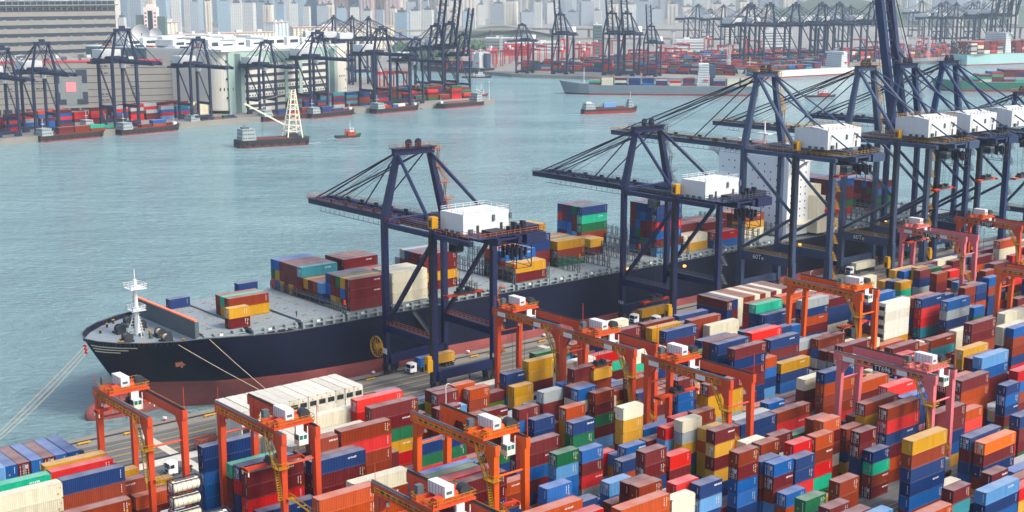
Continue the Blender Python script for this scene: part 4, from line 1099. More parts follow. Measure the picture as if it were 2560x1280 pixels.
(4,316.0,311.6,16.2,2.92,2,[0,0,0,5,5,6],[]),
(4,329.5,301.5,16.1,2.80,2,[8,14],[0]),
(4,329.5,304.0,16.1,2.80,2,[8,14],[]),
(4,329.5,306.6,16.1,2.80,2,[0,14,0],[]),
(4,329.5,309.1,16.1,2.80,2,[2,0,14],[]),
(4,329.5,311.6,16.1,2.80,2,[0,0,5],[]),
(4,342.5,299.0,16.0,2.80,2,[3,6],[0]),
(4,342.5,301.5,16.0,2.80,2,[0,0],[]),
(4,342.5,304.0,16.0,2.80,2,[0,14,0],[0]),
(4,342.5,306.6,16.0,2.80,2,[0,0,14],[]),
(4,342.5,309.1,16.0,2.80,2,[2,0,1],[]),
(4,342.5,311.6,16.0,2.80,2,[0,3,0],[]),
(4,342.5,314.1,16.0,2.80,2,[0,0,1],[]),
(4,366.0,306.6,15.8,2.85,2,[1,14,8],[0]),
(4,366.0,309.1,15.8,2.85,2,[1,14,0],[]),
(4,366.0,311.6,15.8,2.85,2,[0,1,8],[]),
(4,366.0,314.1,15.8,2.85,2,[2,0,14],[]),
(4,366.0,316.6,15.8,2.85,2,[0,14,0],[]),
(4,434.5,316.6,15.2,2.85,2,[6,0,0,12,3],[]),
(4,434.5,319.2,15.2,2.85,2,[5,0,0,0,12],[]),
(4,434.5,321.7,15.2,2.85,2,[0,0,0,6,0],[]),
(4,434.5,324.2,15.2,2.85,2,[0,11,0,5,0],[]),
(4,434.5,326.7,15.2,2.85,2,[0,6,0,0,0],[]),
(4,434.5,329.2,15.2,2.85,2,[6,5,0,0,11],[]),
(4,434.5,331.8,15.2,2.85,2,[0,11,12,0,6],[]),
(4,434.5,334.3,15.2,2.85,2,[5,6,3,0,0],[]),
(4,434.5,336.8,15.2,2.85,2,[0,0,0,0,0],[]),
(4,462.5,316.6,15.0,2.85,2,[0,6,12,12],[]),
(4,462.5,319.2,15.0,2.85,2,[0,12,3,5],[]),
(4,462.5,321.7,15.0,2.85,2,[6,0,0,0],[]),
(4,462.5,324.2,15.0,2.85,2,[0,0,3,0],[]),
(4,462.5,326.7,15.0,2.85,2,[0,0,3,11],[]),
(4,462.5,329.2,15.0,2.85,2,[5,6,0,12],[]),
(4,462.5,331.8,15.0,2.85,2,[6,3,0,5],[]),
(4,462.5,334.3,15.0,2.85,2,[11,12,11,0],[]),
(4,462.5,336.8,15.0,2.85,2,[6,11,0,0],[]),
(4,89.1,245.2,0.0,2.62,0,[1,12,0,0],[]),
(2,226.0,245.2,0.0,2.62,0,[1,6,0,5,8],[]),
(4,291.8,245.2,0.0,2.62,0,[9,0],[]),
(2,323.3,245.2,0.0,2.62,0,[8,5,3,12,8],[]),
(4,329.7,245.2,0.0,2.62,0,[3,1,8,5,5],[]),
(2,354.8,245.2,0.0,2.62,0,[8,8,5,14,6],[]),
(4,371.2,245.2,0.0,2.62,0,[14,6,0,8,0],[]),
(4,383.8,245.2,0.0,2.62,0,[0,14,0,6,0],[]),
(4,396.3,245.2,0.0,2.62,0,[8,6,6,1,0],[]),
(2,408.9,245.2,0.0,2.62,0,[6,6,1,5,6],[]),
(4,421.7,245.2,0.0,2.62,0,[0,1,5,1,12],[]),
(2,434.2,245.2,0.0,2.62,0,[2,1,2,0,9],[]),
(4,440.6,245.2,0.0,2.62,0,[2,14,6,0,6],[]),
(2,453.2,245.2,0.0,2.62,0,[8,14,5,12,2],[]),
(2,163.6,242.4,0.0,2.62,0,[6,9,9,0,0],[]),
(4,201.5,242.4,0.0,2.62,0,[0,0,8,14],[]),
(4,226.6,242.4,0.0,2.62,0,[1,5,1,9],[]),
(4,262.7,242.4,0.0,2.62,0,[6,2,14,5,0],[]),
(2,319.9,242.4,0.0,2.62,0,[0,8,0,0,5],[]),
(4,332.7,242.4,0.0,2.62,0,[14,2,8,14,5],[]),
(2,345.3,242.4,0.0,2.62,0,[1,0,12,12,0],[]),
(4,372.2,242.4,0.0,2.62,0,[6,0,1,6,2],[]),
(4,407.6,242.4,0.0,2.62,0,[5,9,1,14,0],[]),
(4,432.7,242.4,0.0,2.62,0,[8,0,6,8,6],[]),
(4,445.3,242.4,0.0,2.62,0,[0,6,14,0,0],[]),
(2,97.3,239.5,0.0,2.62,0,[14,9,0,0],[]),
(4,141.3,239.5,0.0,2.62,0,[14,5],[]),
(4,166.4,239.5,0.0,2.62,0,[5,0,0,0],[]),
(2,231.3,239.5,0.0,2.62,0,[6,5,0,2,0],[]),
(4,294.2,239.5,0.0,2.62,0,[5,9,14,9,6],[]),
(2,319.3,239.5,0.0,2.62,0,[2,6,0,8,1],[]),
(4,325.7,239.5,0.0,2.62,0,[3,5,5,5,14],[]),
(4,338.3,239.5,0.0,2.62,0,[14,2,9,5,0],[]),
(4,410.7,239.5,0.0,2.62,0,[0,2,8,5,0],[0]),
(2,438.4,239.5,0.0,2.62,0,[2,9,5,6,6],[]),
(4,444.8,239.5,0.0,2.62,0,[6,12,1,3,3],[]),
(4,97.3,236.7,0.0,2.62,0,[14,5,5],[0]),
(4,141.4,236.7,0.0,2.62,0,[9,6,5],[]),
(4,160.3,236.7,0.0,2.62,0,[12,0,12,5],[]),
(4,172.8,236.7,0.0,2.62,0,[5,9,12,5],[]),
(4,308.7,236.7,0.0,2.62,0,[8,1,14],[]),
(4,321.3,236.7,0.0,2.62,0,[3,0,6,0,14],[]),
(4,333.8,236.7,0.0,2.62,0,[0,5,0,5],[]),
(4,416.7,236.7,0.0,2.62,0,[6,3,0,1],[]),
(4,429.2,236.7,0.0,2.62,0,[0,8,5,12],[]),
(4,441.7,236.7,0.0,2.62,0,[1,6,1,1,2],[]),
(4,90.1,233.8,0.0,2.62,0,[1,1,5,6],[0]),
(4,191.3,233.8,0.0,2.62,0,[0,2],[]),
(4,234.0,233.8,0.0,2.62,0,[14,5,8,8],[]),
(4,302.7,233.8,0.0,2.62,0,[6,0,12],[]),
(2,331.8,233.8,0.0,2.62,0,[0,2,6,2,1],[]),
(4,403.7,233.8,0.0,2.62,0,[6,12,12],[]),
(4,431.4,233.8,0.0,2.62,0,[3,3,0,12],[]),
(4,98.7,231.0,0.0,2.62,0,[2,0,1],[0]),
(2,162.4,231.0,0.0,2.62,0,[0,0,2,9],[]),
(2,200.8,231.0,0.0,2.62,0,[5,0,5],[]),
(4,221.4,231.0,0.0,2.62,0,[0,8],[]),
(2,319.6,231.0,0.0,2.62,0,[1],[]),
(2,330.5,231.0,0.0,2.62,0,[12],[]),
(4,370.0,231.0,0.0,2.62,0,[1,0,1],[]),
(4,388.9,231.0,0.0,2.62,0,[6,14],[]),
(4,401.5,231.0,0.0,2.62,0,[0,1,2,6],[]),
(4,161.0,223.6,0.0,2.62,0,[2,1,0,1],[]),
(4,186.6,223.6,0.0,2.62,0,[9,12,6],[]),
(4,236.7,223.6,0.0,2.62,0,[6,3,8],[]),
(4,399.5,223.6,0.0,2.62,0,[0,5,5],[]),
(2,172.3,220.7,0.0,2.62,0,[12],[]),
(2,213.2,220.7,0.0,2.62,0,[6,0,12,5],[]),
(2,236.1,220.7,0.0,2.62,0,[0,14,6],[]),
(2,242.5,220.7,0.0,2.62,0,[1,6,5],[]),
(2,298.7,220.7,0.0,2.62,0,[1,1,12],[]),
(4,330.2,220.7,0.0,2.62,0,[5,6,6,1,0],[]),
(2,184.1,217.9,0.0,2.62,0,[6],[]),
(2,214.2,217.9,0.0,2.62,0,[5,5,5,14],[]),
(4,220.6,217.9,0.0,2.62,0,[0,12,9],[]),
(2,233.1,217.9,0.0,2.62,0,[0,12,5],[]),
(2,281.5,217.9,0.0,2.62,0,[6,0,6,6],[]),
(2,306.9,217.9,0.0,2.62,0,[8,0],[]),
(2,362.9,217.9,0.0,2.62,0,[5,1,5,0],[]),
(2,386.6,217.9,0.0,2.62,0,[5,3,9],[]),
(2,393.0,217.9,0.0,2.62,0,[6,14,5],[]),
(4,405.8,217.9,0.0,2.62,0,[8,6,14,6,0],[]),
(4,147.9,215.0,0.0,2.62,0,[3,6],[]),
(2,210.9,215.0,0.0,2.62,0,[1,14,12,3],[]),
(4,217.3,215.0,0.0,2.62,0,[2,6,14],[]),
(4,229.9,215.0,0.0,2.62,0,[1,0,6],[]),
(2,274.6,215.0,0.0,2.62,0,[12,5,6,5,9],[]),
(4,281.0,215.0,0.0,2.62,0,[9,1,0,1],[]),
(2,384.0,215.0,0.0,2.62,0,[3],[]),
(4,398.5,215.0,0.0,2.62,0,[1,1,5,1,6],[]),
(4,163.4,212.2,0.0,2.62,0,[1,8],[]),
(2,186.4,212.2,0.0,2.62,0,[1,1,5],[]),
(2,204.0,212.2,0.0,2.62,0,[8,0,6,0],[]),
(4,221.0,212.2,0.0,2.62,0,[2,0,1],[0]),
(2,233.5,212.2,0.0,2.62,0,[14,0,14],[]),
(2,278.8,212.2,0.0,2.62,0,[9],[]),
(2,360.8,212.2,0.0,2.62,0,[14,1,0],[]),
(4,367.2,212.2,0.0,2.62,0,[12],[]),
(4,379.8,212.2,0.0,2.62,0,[6],[]),
(4,163.4,209.4,0.0,2.62,0,[5,3],[]),
(2,206.9,209.4,0.0,2.62,0,[1,1,12],[]),
(2,220.5,209.4,0.0,2.62,0,[5],[]),
(4,234.6,209.4,0.0,2.62,0,[2,0,0],[]),
(2,280.0,209.4,0.0,2.62,0,[5],[]),
(4,299.2,209.4,0.0,2.62,0,[8,0,0],[]),
(4,311.8,209.4,0.0,2.62,0,[2,6],[]),
(4,324.3,209.4,0.0,2.62,0,[3],[]),
(2,336.8,209.4,0.0,2.62,0,[0],[]),
(4,392.1,209.4,0.0,2.62,0,[5,5,9,12,0],[]),
(2,219.9,193.6,0.0,2.62,0,[14,8,1,6,14],[]),
(4,226.3,193.6,0.0,2.62,0,[0,6,3,0],[]),
(4,284.3,193.6,0.0,2.62,0,[0,0,6,6],[]),
(4,296.9,193.6,0.0,2.62,0,[8,0,9,1],[]),
(2,168.8,190.7,0.0,2.62,0,[1],[]),
(2,182.8,190.7,0.0,2.62,0,[3,1,9],[]),
(4,197.2,190.7,0.0,2.62,0,[6,6,14,14],[]),
(4,230.4,190.7,0.0,2.62,0,[2,9,5],[]),
(4,242.9,190.7,0.0,2.62,0,[0,5,1],[]),
(4,280.6,190.7,0.0,2.62,0,[8,6,6],[]),
(4,306.5,190.7,0.0,2.62,0,[0],[]),
(4,319.1,190.7,0.0,2.62,0,[1],[]),
(4,331.6,190.7,0.0,2.62,0,[14,1,8,6],[]),
(4,344.2,190.7,0.0,2.62,0,[0,5,0,5,0],[]),
(4,356.7,190.7,0.0,2.62,0,[2,3,8,12,14],[]),
(2,156.7,187.9,0.0,2.62,0,[0],[]),
(2,166.1,187.9,0.0,2.62,0,[3],[]),
(4,205.3,187.9,0.0,2.62,0,[1,0,2,5],[]),
(4,217.9,187.9,0.0,2.62,0,[12,5,8],[]),
(4,230.4,187.9,0.0,2.62,0,[2,1,1],[]),
(4,242.9,187.9,0.0,2.62,0,[2,5,6],[]),
(4,268.0,187.9,0.0,2.62,0,[14,8,14],[]),
(2,297.7,187.9,0.0,2.62,0,[2,0],[]),
(2,192.5,185.0,0.0,2.62,0,[0,9,1,0],[]),
(2,232.3,185.0,0.0,2.62,0,[6,5,8,0],[0]),
(2,238.7,185.0,0.0,2.62,0,[6,1,5],[]),
(4,258.0,185.0,0.0,2.62,0,[1,2,9,2],[]),
(4,270.6,185.0,0.0,2.62,0,[5,9,1],[]),
(4,283.1,185.0,0.0,2.62,0,[12,12,5],[]),
(4,302.1,185.0,0.0,2.62,0,[12,2],[]),
(4,164.7,182.2,0.0,2.62,0,[5],[]),
(2,177.3,182.2,0.0,2.62,0,[5],[]),
(2,210.8,182.2,0.0,2.62,0,[0,0,0,12],[]),
(4,217.3,182.2,0.0,2.62,0,[9,6,2,6],[]),
(4,242.3,182.2,0.0,2.62,0,[6,12],[]),
(4,267.4,182.2,0.0,2.62,0,[0,0,1],[]),
(2,306.5,182.2,0.0,2.62,0,[2,9,5],[]),
(2,168.0,179.4,0.0,2.62,0,[5],[]),
(4,203.6,179.4,0.0,2.62,0,[0,2,1,5],[]),
(4,216.1,179.4,0.0,2.62,0,[5,5,6,14],[0]),
(4,228.6,179.4,0.0,2.62,0,[1,3,0,6],[0,1]),
(2,284.2,179.4,0.0,2.62,0,[12,8,2],[]),
(4,290.6,179.4,0.0,2.62,0,[8,5,6],[]),
(4,303.1,179.4,0.0,2.62,0,[0,0,1,3],[]),
(4,315.7,179.4,0.0,2.62,0,[5,6,0],[]),
(4,219.2,167.6,0.0,2.62,0,[12,8,0,6],[]),
(4,269.4,167.6,0.0,2.62,0,[12,1,5,1,12],[0]),
(2,301.9,167.6,0.0,2.62,0,[12,1,9],[]),
(4,187.3,164.7,0.0,2.62,0,[6],[]),
(4,206.7,164.7,0.0,2.62,0,[9,5,6],[]),
(4,235.3,164.7,0.0,2.62,0,[5,5,1,6],[]),
(4,261.5,164.7,0.0,2.62,0,[1,1,6,14],[]),
(4,305.6,164.7,0.0,2.62,0,[5,3,1],[]),
(4,233.0,161.9,0.0,2.62,0,[0,8,0,1,6],[]),
(4,183.8,159.0,0.0,2.62,0,[0,1],[]),
(4,196.3,159.0,0.0,2.62,0,[8,14,9,12],[]),
(4,282.8,159.0,0.0,2.62,0,[9,6],[]),
(2,295.3,159.0,0.0,2.62,0,[5,12,6,5],[]),
(4,249.6,156.2,0.0,2.62,0,[3,8,0],[]),
(2,282.2,156.2,0.0,2.62,0,[8,6],[]),
(2,208.3,153.4,0.0,2.62,0,[14],[]),
(2,216.2,153.4,0.0,2.62,0,[14],[]),
(4,245.0,153.4,0.0,2.62,0,[9,6,3],[]),
(2,230.2,137.6,0.0,2.62,0,[8,14],[]),
(2,251.3,137.6,0.0,2.62,0,[0,3,6,0],[]),
(4,252.0,134.7,0.0,2.62,0,[9,9],[]),
(4,216.5,129.0,0.0,2.62,0,[5,5],[]),
(4,229.0,129.0,0.0,2.62,0,[5,1],[]),
(4,241.6,129.0,0.0,2.62,0,[6,3,2],[]),
(4,234.4,126.2,0.0,2.62,0,[1,6,0],[]),
(2,233.7,123.4,0.0,2.62,0,[3,14,2],[])]
LABELS = """navy long container topping its stack below the leftmost gantry
rust brown long container under navy below the leftmost gantry
leftmost rust brown long container topping its stack left of the white tanks
bright red long container topping its stack left of the leftmost gantry
yellow long container topping its stack left of the leftmost gantry
mint green long container topping its stack left of the leftmost gantry
cream white long container topping its stack left of the leftmost gantry
cream white long container under cream white left of the leftmost gantry
navy long container topping its stack left of the reefer block gantry
navy long container under navy right of the white tanks
mid blue long container under navy right of the white tanks
mint green long container topping its stack left of the reefer block gantry
leftmost navy long container topping its stack below the reefer block gantry
maroon long container topping its stack below the reefer block gantry
maroon long container under maroon below the reefer block gantry
bright red long container under maroon below the reefer block gantry
rightmost navy long container topping its stack below the reefer block gantry
navy long container topping its stack right of the reefer block gantry
maroon long container under navy right of the reefer block gantry
terracotta long container topping its stack right of the reefer block gantry
terracotta long container under terracotta right of the reefer block gantry
maroon long container topping its stack right of the reefer block gantry
rust brown short container topping its stack right of the reefer block gantry
rust brown long container topping its stack right of the white reefer block
bright red long container under rust brown right of the reefer block gantry
rust brown long container under bright red left of the bottom orange gantry
maroon long container topping its stack left of the quayside trucks
maroon long container under maroon below the quayside trucks
dark green long container under maroon left of the bottom orange gantry
yellow long container under dark green left of the bottom orange gantry
orange red long container topping its stack left of the quayside trucks
cream white long container topping its stack right of the white reefer block
cream white long container topping its stack left of the bottom orange gantry
rust brown long container under cream white left of the bottom orange gantry
terracotta long container under rust brown left of the bottom orange gantry
navy long container topping its stack left of the bottom orange gantry
dark green long container under navy left of the bottom orange gantry
maroon short container topping its stack below the quayside trucks
terracotta short container topping its stack right of the quayside trucks
rust brown short container under terracotta above the bottom orange gantry
navy short container topping its stack right of the quayside trucks
yellow short container topping its stack above the bottom orange gantry
dark green long container topping its stack left of the gantry lifting yellow
yellow long container topping its stack left of the gantry lifting yellow
yellow long container under yellow left of the gantry lifting yellow
white refrigerated long container topping its stack left of the gantry lifting yellow
maroon long container topping its stack left of the gantry lifting yellow
rust brown long container under maroon left of the gantry lifting yellow
bright red long container topping its stack above the gantry lifting yellow
cream white long container topping its stack right of the gantry lifting yellow
mint green long container under cream white right of the gantry lifting yellow
mid blue short container topping its stack left of the gantry lifting yellow
rust brown short container topping its stack below the gantry lifting yellow
maroon short container under rust brown below the gantry lifting yellow
dark green short container under maroon above the yard lane truck
terracotta short container topping its stack below the gantry lifting yellow
navy short container topping its stack above the yard lane truck
dark green short container under navy above the yard lane truck
dark green short container topping its stack left of the yard lane truck
pale blue short container under dark green left of the yard lane truck
mid blue short container topping its stack above the yard lane truck
maroon short container under mid blue left of the yard lane truck
bright red short container under maroon below the yard lane truck
cream white short container topping its stack below the gantry lifting yellow
yellow short container under cream white above the yard lane truck
yellow short container under yellow above the yard lane truck
rust brown short container topping its stack right of the gantry lifting yellow
navy short container topping its stack right of the gantry lifting yellow
cream white short container topping its stack below the navy spreader gantry
pale grey short container under cream white below the navy spreader gantry
leftmost bright red short container topping its stack right of the yard lane truck
leftmost rust brown short container topping its stack below the navy spreader gantry
maroon short container topping its stack below the navy spreader gantry
yellow short container under maroon below the navy spreader gantry
maroon short container under yellow below the navy spreader gantry
maroon long container topping its stack below the navy spreader gantry
yellow long container under maroon below the navy spreader gantry
yellow long container under yellow below the navy spreader gantry
maroon short container topping its stack left of the navy spreader gantry
mid blue short container under maroon left of the navy spreader gantry
mid blue short container under mid blue left of the navy spreader gantry
yellow long container topping its stack right of the navy spreader gantry
navy long container under yellow right of the navy spreader gantry
maroon long container topping its stack above the navy spreader gantry
navy long container under maroon right of the navy spreader gantry
leftmost maroon long container under navy right of the navy spreader gantry
navy long container topping its stack below the striped row
rightmost maroon long container under navy right of the navy spreader gantry
rightmost navy long container topping its stack above the navy spreader gantry
orange red long container topping its stack below the striped row
cream white long container topping its stack below the striped row
rust brown long container topping its stack left of the striped row
rightmost maroon long container topping its stack above the gantry lifting yellow
yellow long container topping its stack right of the gantry lifting yellow
leftmost navy long container topping its stack above the navy spreader gantry
maroon long container under navy left of the navy spreader gantry
maroon long container under maroon left of the navy spreader gantry
leftmost maroon long container topping its stack above the gantry lifting yellow
maroon long container under maroon above the gantry lifting yellow
cream white long container topping its stack above the gantry lifting yellow
mint green long container topping its stack right of the striped row
navy long container topping its stack right of the striped row
terracotta long container topping its stack right of the striped row
pale grey long container topping its stack right of the striped row
navy long container under pale grey right of the striped row
terracotta long container under navy right of the striped row
leftmost maroon long container topping its stack left of the tall cream stack
white refrigerated long container topping its stack above the tall cream stack
white refrigerated long container under white refrigerated above the tall cream stack
white refrigerated long container under white refrigerated left of the tall cream stack
white refrigerated long container under white refrigerated below the tall cream stack
navy long container topping its stack right of the tall cream stack
bright red long container under navy right of the tall cream stack
bright red long container under bright red right of the tall cream stack
teal long container under bright red right of the tall cream stack
mid blue long container topping its stack right of the tall cream stack
pale grey long container under mid blue right of the tall cream stack
navy long container under pale grey right of the tall cream stack
maroon long container topping its stack right of the tall cream stack
maroon long container under maroon right of the tall cream stack
rust brown long container topping its stack right of the tall cream stack
teal long container under rust brown right of the tall cream stack
maroon long container topping its stack below the tall cream stack
bright red short container topping its stack above the pink TT696 gantry
maroon short container under bright red above the pink TT696 gantry
rightmost maroon long container topping its stack left of the tall cream stack
cream white long container under maroon left of the pink TT696 gantry
rust brown long container topping its stack left of the tall cream stack
cream white long container topping its stack right of the navy spreader gantry
navy long container topping its stack left of the pink TT696 gantry
terracotta long container under navy left of the pink TT696 gantry
rust brown long container under terracotta left of the pink TT696 gantry
rust brown long container under rust brown left of the pink TT696 gantry
terracotta long container topping its stack left of the pink TT696 gantry
orange red long container topping its stack right of the pink TT696 gantry
mid blue long container topping its stack right of the pink TT696 gantry
rust brown long container topping its stack left of the pink TT696 gantry
rust brown long container topping its stack below the pink TT696 gantry
bright red long container under rust brown below the pink TT696 gantry
navy long container under bright red below the pink TT696 gantry
rightmost terracotta short container topping its stack left of the pink TT696 gantry
leftmost terracotta short container topping its stack left of the pink TT696 gantry
rust brown short container under terracotta left of the lower right truck
bright red short container under rust brown left of the lower right truck
rust brown short container topping its stack left of the pink TT696 gantry
maroon short container topping its stack below the pink TT696 gantry
maroon short container under maroon left of the lower right truck
navy short container topping its stack above the lower right truck
mint green short container under navy left of the lower right truck
rust brown short container under mint green left of the lower right truck
maroon short container under rust brown left of the lower right truck
yellow long container topping its stack left of the red truck
rust brown long container under yellow above the lower right truck
navy long container under rust brown above the lower right truck
navy long container under navy above the lower right truck
mid blue long container under navy right of the lower right truck
leftmost maroon long container topping its stack right of the pink TT696 gantry
maroon long container under maroon above the red truck
terracotta long container topping its stack above the red truck
rightmost maroon long container topping its stack right of the pink TT696 gantry
terracotta long container under maroon right of the pink TT696 gantry
terracotta long container topping its stack right of the pink TT696 gantry
pale blue long container topping its stack right of the pink TT696 gantry
mid blue long container under pale blue right of the pink TT696 gantry
yellow long container topping its stack right of the tall cream stack
leftmost navy short container topping its stack above the red truck
mid blue short container under navy above the red truck
navy short container under mid blue above the red truck
rightmost navy short container topping its stack above the red truck
navy long container topping its stack above the red truck
bright orange long container topping its stack above the red truck
maroon long container under bright orange right of the red truck
navy long container under maroon right of the red truck
maroon short container topping its stack right of the red truck
pale blue long container topping its stack below the red truck
navy long container under pale blue below the red truck
maroon short container topping its stack below the red truck
terracotta long container topping its stack right of the lower right truck
rust brown short container topping its stack left of the lower right truck
maroon short container topping its stack left of the lower right truck
dark green short container topping its stack left of the lower right truck
navy short container topping its stack left of the lower right truck
navy short container under navy left of the lower right truck
bright red short container topping its stack right of the navy spreader gantry
maroon short container topping its stack right of the navy spreader gantry
rightmost rust brown short container topping its stack below the navy spreader gantry
second rust brown short container from left topping its stack below the navy spreader gantry
maroon short container under rust brown below the navy spreader gantry
mid blue short container under maroon below the navy spreader gantry
mid blue short container under mid blue below the navy spreader gantry
mid blue short container topping its stack below the navy spreader gantry
maroon short container under mid blue below the navy spreader gantry
mid blue short container topping its stack left of the lower right truck
mid blue short container topping its stack right of the yard lane truck
leftmost navy short container topping its stack right of the yard lane truck
rightmost maroon short container topping its stack right of the yard lane truck
maroon short container under maroon right of the yard lane truck
orange red short container topping its stack right of the yard lane truck
leftmost maroon short container topping its stack right of the yard lane truck
rust brown short container topping its stack right of the yard lane truck
terracotta long container topping its stack right of the yard lane truck
rightmost bright red short container topping its stack right of the yard lane truck
rightmost navy short container topping its stack right of the yard lane truck
pale blue short container under navy right of the yard lane truck
cream white short container topping its stack right of the yard lane truck
terracotta long container topping its stack left of the yard lane truck
pale blue short container topping its stack below the yard lane truck
mid blue short container topping its stack left of the yard lane truck
bright red long container topping its stack below the bottom orange gantry
maroon long container topping its stack below the bottom orange gantry
maroon long container under maroon below the bottom orange gantry
navy long container under maroon below the bottom orange gantry
terracotta long container topping its stack below the bottom orange gantry
rust brown long container under terracotta below the bottom orange gantry
mid blue long container topping its stack left of the bottom orange gantry
dark green long container topping its stack left of the bottom orange gantry
maroon long container topping its stack right of the bottom orange gantry
maroon long container under maroon right of the bottom orange gantry
mid blue long container under maroon right of the bottom orange gantry
maroon short container topping its stack left of the bottom orange gantry
maroon short container under maroon left of the bottom orange gantry
maroon short container topping its stack above the bottom orange gantry
rust brown short container topping its stack above the bottom orange gantry
maroon short container under rust brown above the bottom orange gantry
maroon short container topping its stack right of the bottom orange gantry
navy short container topping its stack right of the bottom orange gantry
pale grey short container topping its stack left of the gantry lifting yellow
dark green short container topping its stack right of the bottom orange gantry
terracotta long container topping its stack right of the far pink gantry
cream white long container topping its stack right of the far pink gantry
mid blue long container topping its stack above the tall cream stack
rightmost white refrigerated end-on container topping its stack right of the white reefer block
sixth white refrigerated end-on container from left topping its stack right of the white reefer block
fifth white refrigerated end-on container from left topping its stack right of the white reefer block
fourth white refrigerated end-on container from left topping its stack right of the white reefer block
third white refrigerated end-on container from left topping its stack right of the white reefer block
second white refrigerated end-on container from left topping its stack right of the white reefer block
leftmost white refrigerated end-on container topping its stack right of the white reefer block
white refrigerated end-on container topping its stack below the white reefer block
rightmost white refrigerated end-on container topping its stack left of the white reefer block
third white refrigerated end-on container from left topping its stack left of the white reefer block
second white refrigerated end-on container from left topping its stack left of the white reefer block
leftmost white refrigerated end-on container topping its stack left of the white reefer block
white refrigerated end-on container topping its stack left of the reefer block gantry
white refrigerated end-on container under white refrigerated left of the reefer block gantry
white refrigerated end-on container topping its stack below the reefer block gantry
rightmost mid blue end-on container topping its stack left of the leftmost gantry
third mid blue end-on container from left topping its stack left of the leftmost gantry
rightmost maroon end-on container topping its stack left of the leftmost gantry
second mid blue end-on container from left topping its stack left of the leftmost gantry
leftmost maroon end-on container topping its stack left of the leftmost gantry
leftmost mid blue end-on container topping its stack left of the leftmost gantry
maroon end-on container topping its stack left of the striped row
navy short deck container standing alone right of the ship's foremast
rust brown long deck container topping its stack right of the ship's foremast
yellow short deck container topping its stack right of the ship's foremast
maroon short deck container under yellow right of the ship's foremast
teal long deck container topping its stack left of quay crane 162
rightmost maroon long deck container topping its stack left of quay crane 162
leftmost maroon long deck container under maroon left of quay crane 162
rightmost maroon long deck container under maroon left of quay crane 162
cream white long deck container topping its stack above quay crane 162
cream white long deck container under cream white above quay crane 162
cream white long deck container under cream white left of quay crane 162
leftmost maroon long deck container topping its stack left of quay crane 162
maroon long deck container topping its stack above quay crane 162
maroon long deck container under maroon above quay crane 162
yellow long deck container under maroon above quay crane 162
maroon long deck container under yellow above quay crane 162
yellow long deck container topping its stack right of quay crane 162
maroon long deck container under yellow right of quay crane 162
mid blue long deck container topping its stack right of quay crane 162
leftmost navy long deck container topping its stack left of quay crane 163
leftmost yellow long deck container topping its stack left of quay crane 163
rightmost yellow long deck container topping its stack left of quay crane 163
rust brown long deck container under yellow left of quay crane 163
dark green long deck container under rust brown left of quay crane 163
rightmost navy long deck container topping its stack left of quay crane 163
mint green long deck container under navy left of quay crane 163
dark green long deck container under mint green left of quay crane 163
navy long deck container topping its stack above quay crane 163
navy long deck container under navy above quay crane 163
orange red long deck container under navy above quay crane 163
mid blue long deck container under orange red right of quay crane 163
maroon long deck container under mid blue right of quay crane 163
pale blue long deck container under maroon below quay crane 163
cream white long deck container topping its stack right of quay crane 163
bright red long deck container topping its stack above the striped row
maroon long deck container topping its stack right of quay crane 163
rust brown long deck container topping its stack below the ship's white bridge
maroon long container topping its stack right of the far pink gantry
yellow long container topping its stack left of the white tanks
rightmost rust brown long container topping its stack left of the white tanks
terracotta long container topping its stack left of the white tanks
terracotta long container topping its stack left of the navy spreader gantry
mid blue short container topping its stack right of the navy spreader gantry
navy long container topping its stack below the navy spreader gantry
rust brown long container topping its stack right of the navy spreader gantry
bright red long container under rust brown right of the navy spreader gantry
dark green long container topping its stack right of the pink TT696 gantry"""
ORDER = list(CC)
def place_stacks():
    labs = iter(LABELS.split("\n")); rnd = random.Random(5)
    for (t, x, y, z0, h, ax, cols, own) in STACKS:
        t = str(t); n = len(cols); drx = rnd.random() < 0.3
        for k in range(n):
            z = z0 + h * (n - 1 - k); c = ORDER[cols[k]]
            jx, jy = rnd.uniform(-0.06, 0.06), rnd.uniform(-0.05, 0.05)
            if k in own:
                v = rnd.randrange(4); dr = rnd.random() < (0.55 if drx else 0.18)
                lab = next(labs)
                g = "shipping containers on the ship" if ax == 2 else "shipping containers stacked in the yard"
                if ax == 1: container(t, c, x + 2.438 + jx, y + jy, z, h - 0.015, lab, v, c != "B" and c != "l", R(90), g)
                else: container(t, c, x + jx, y + jy, z, h - 0.015, lab, v, dr, 0.0, g)
            else: bulk(t, c, x + jx, y + jy, z, h - 0.015, "y" if ax == 1 else "x")
place_stacks()
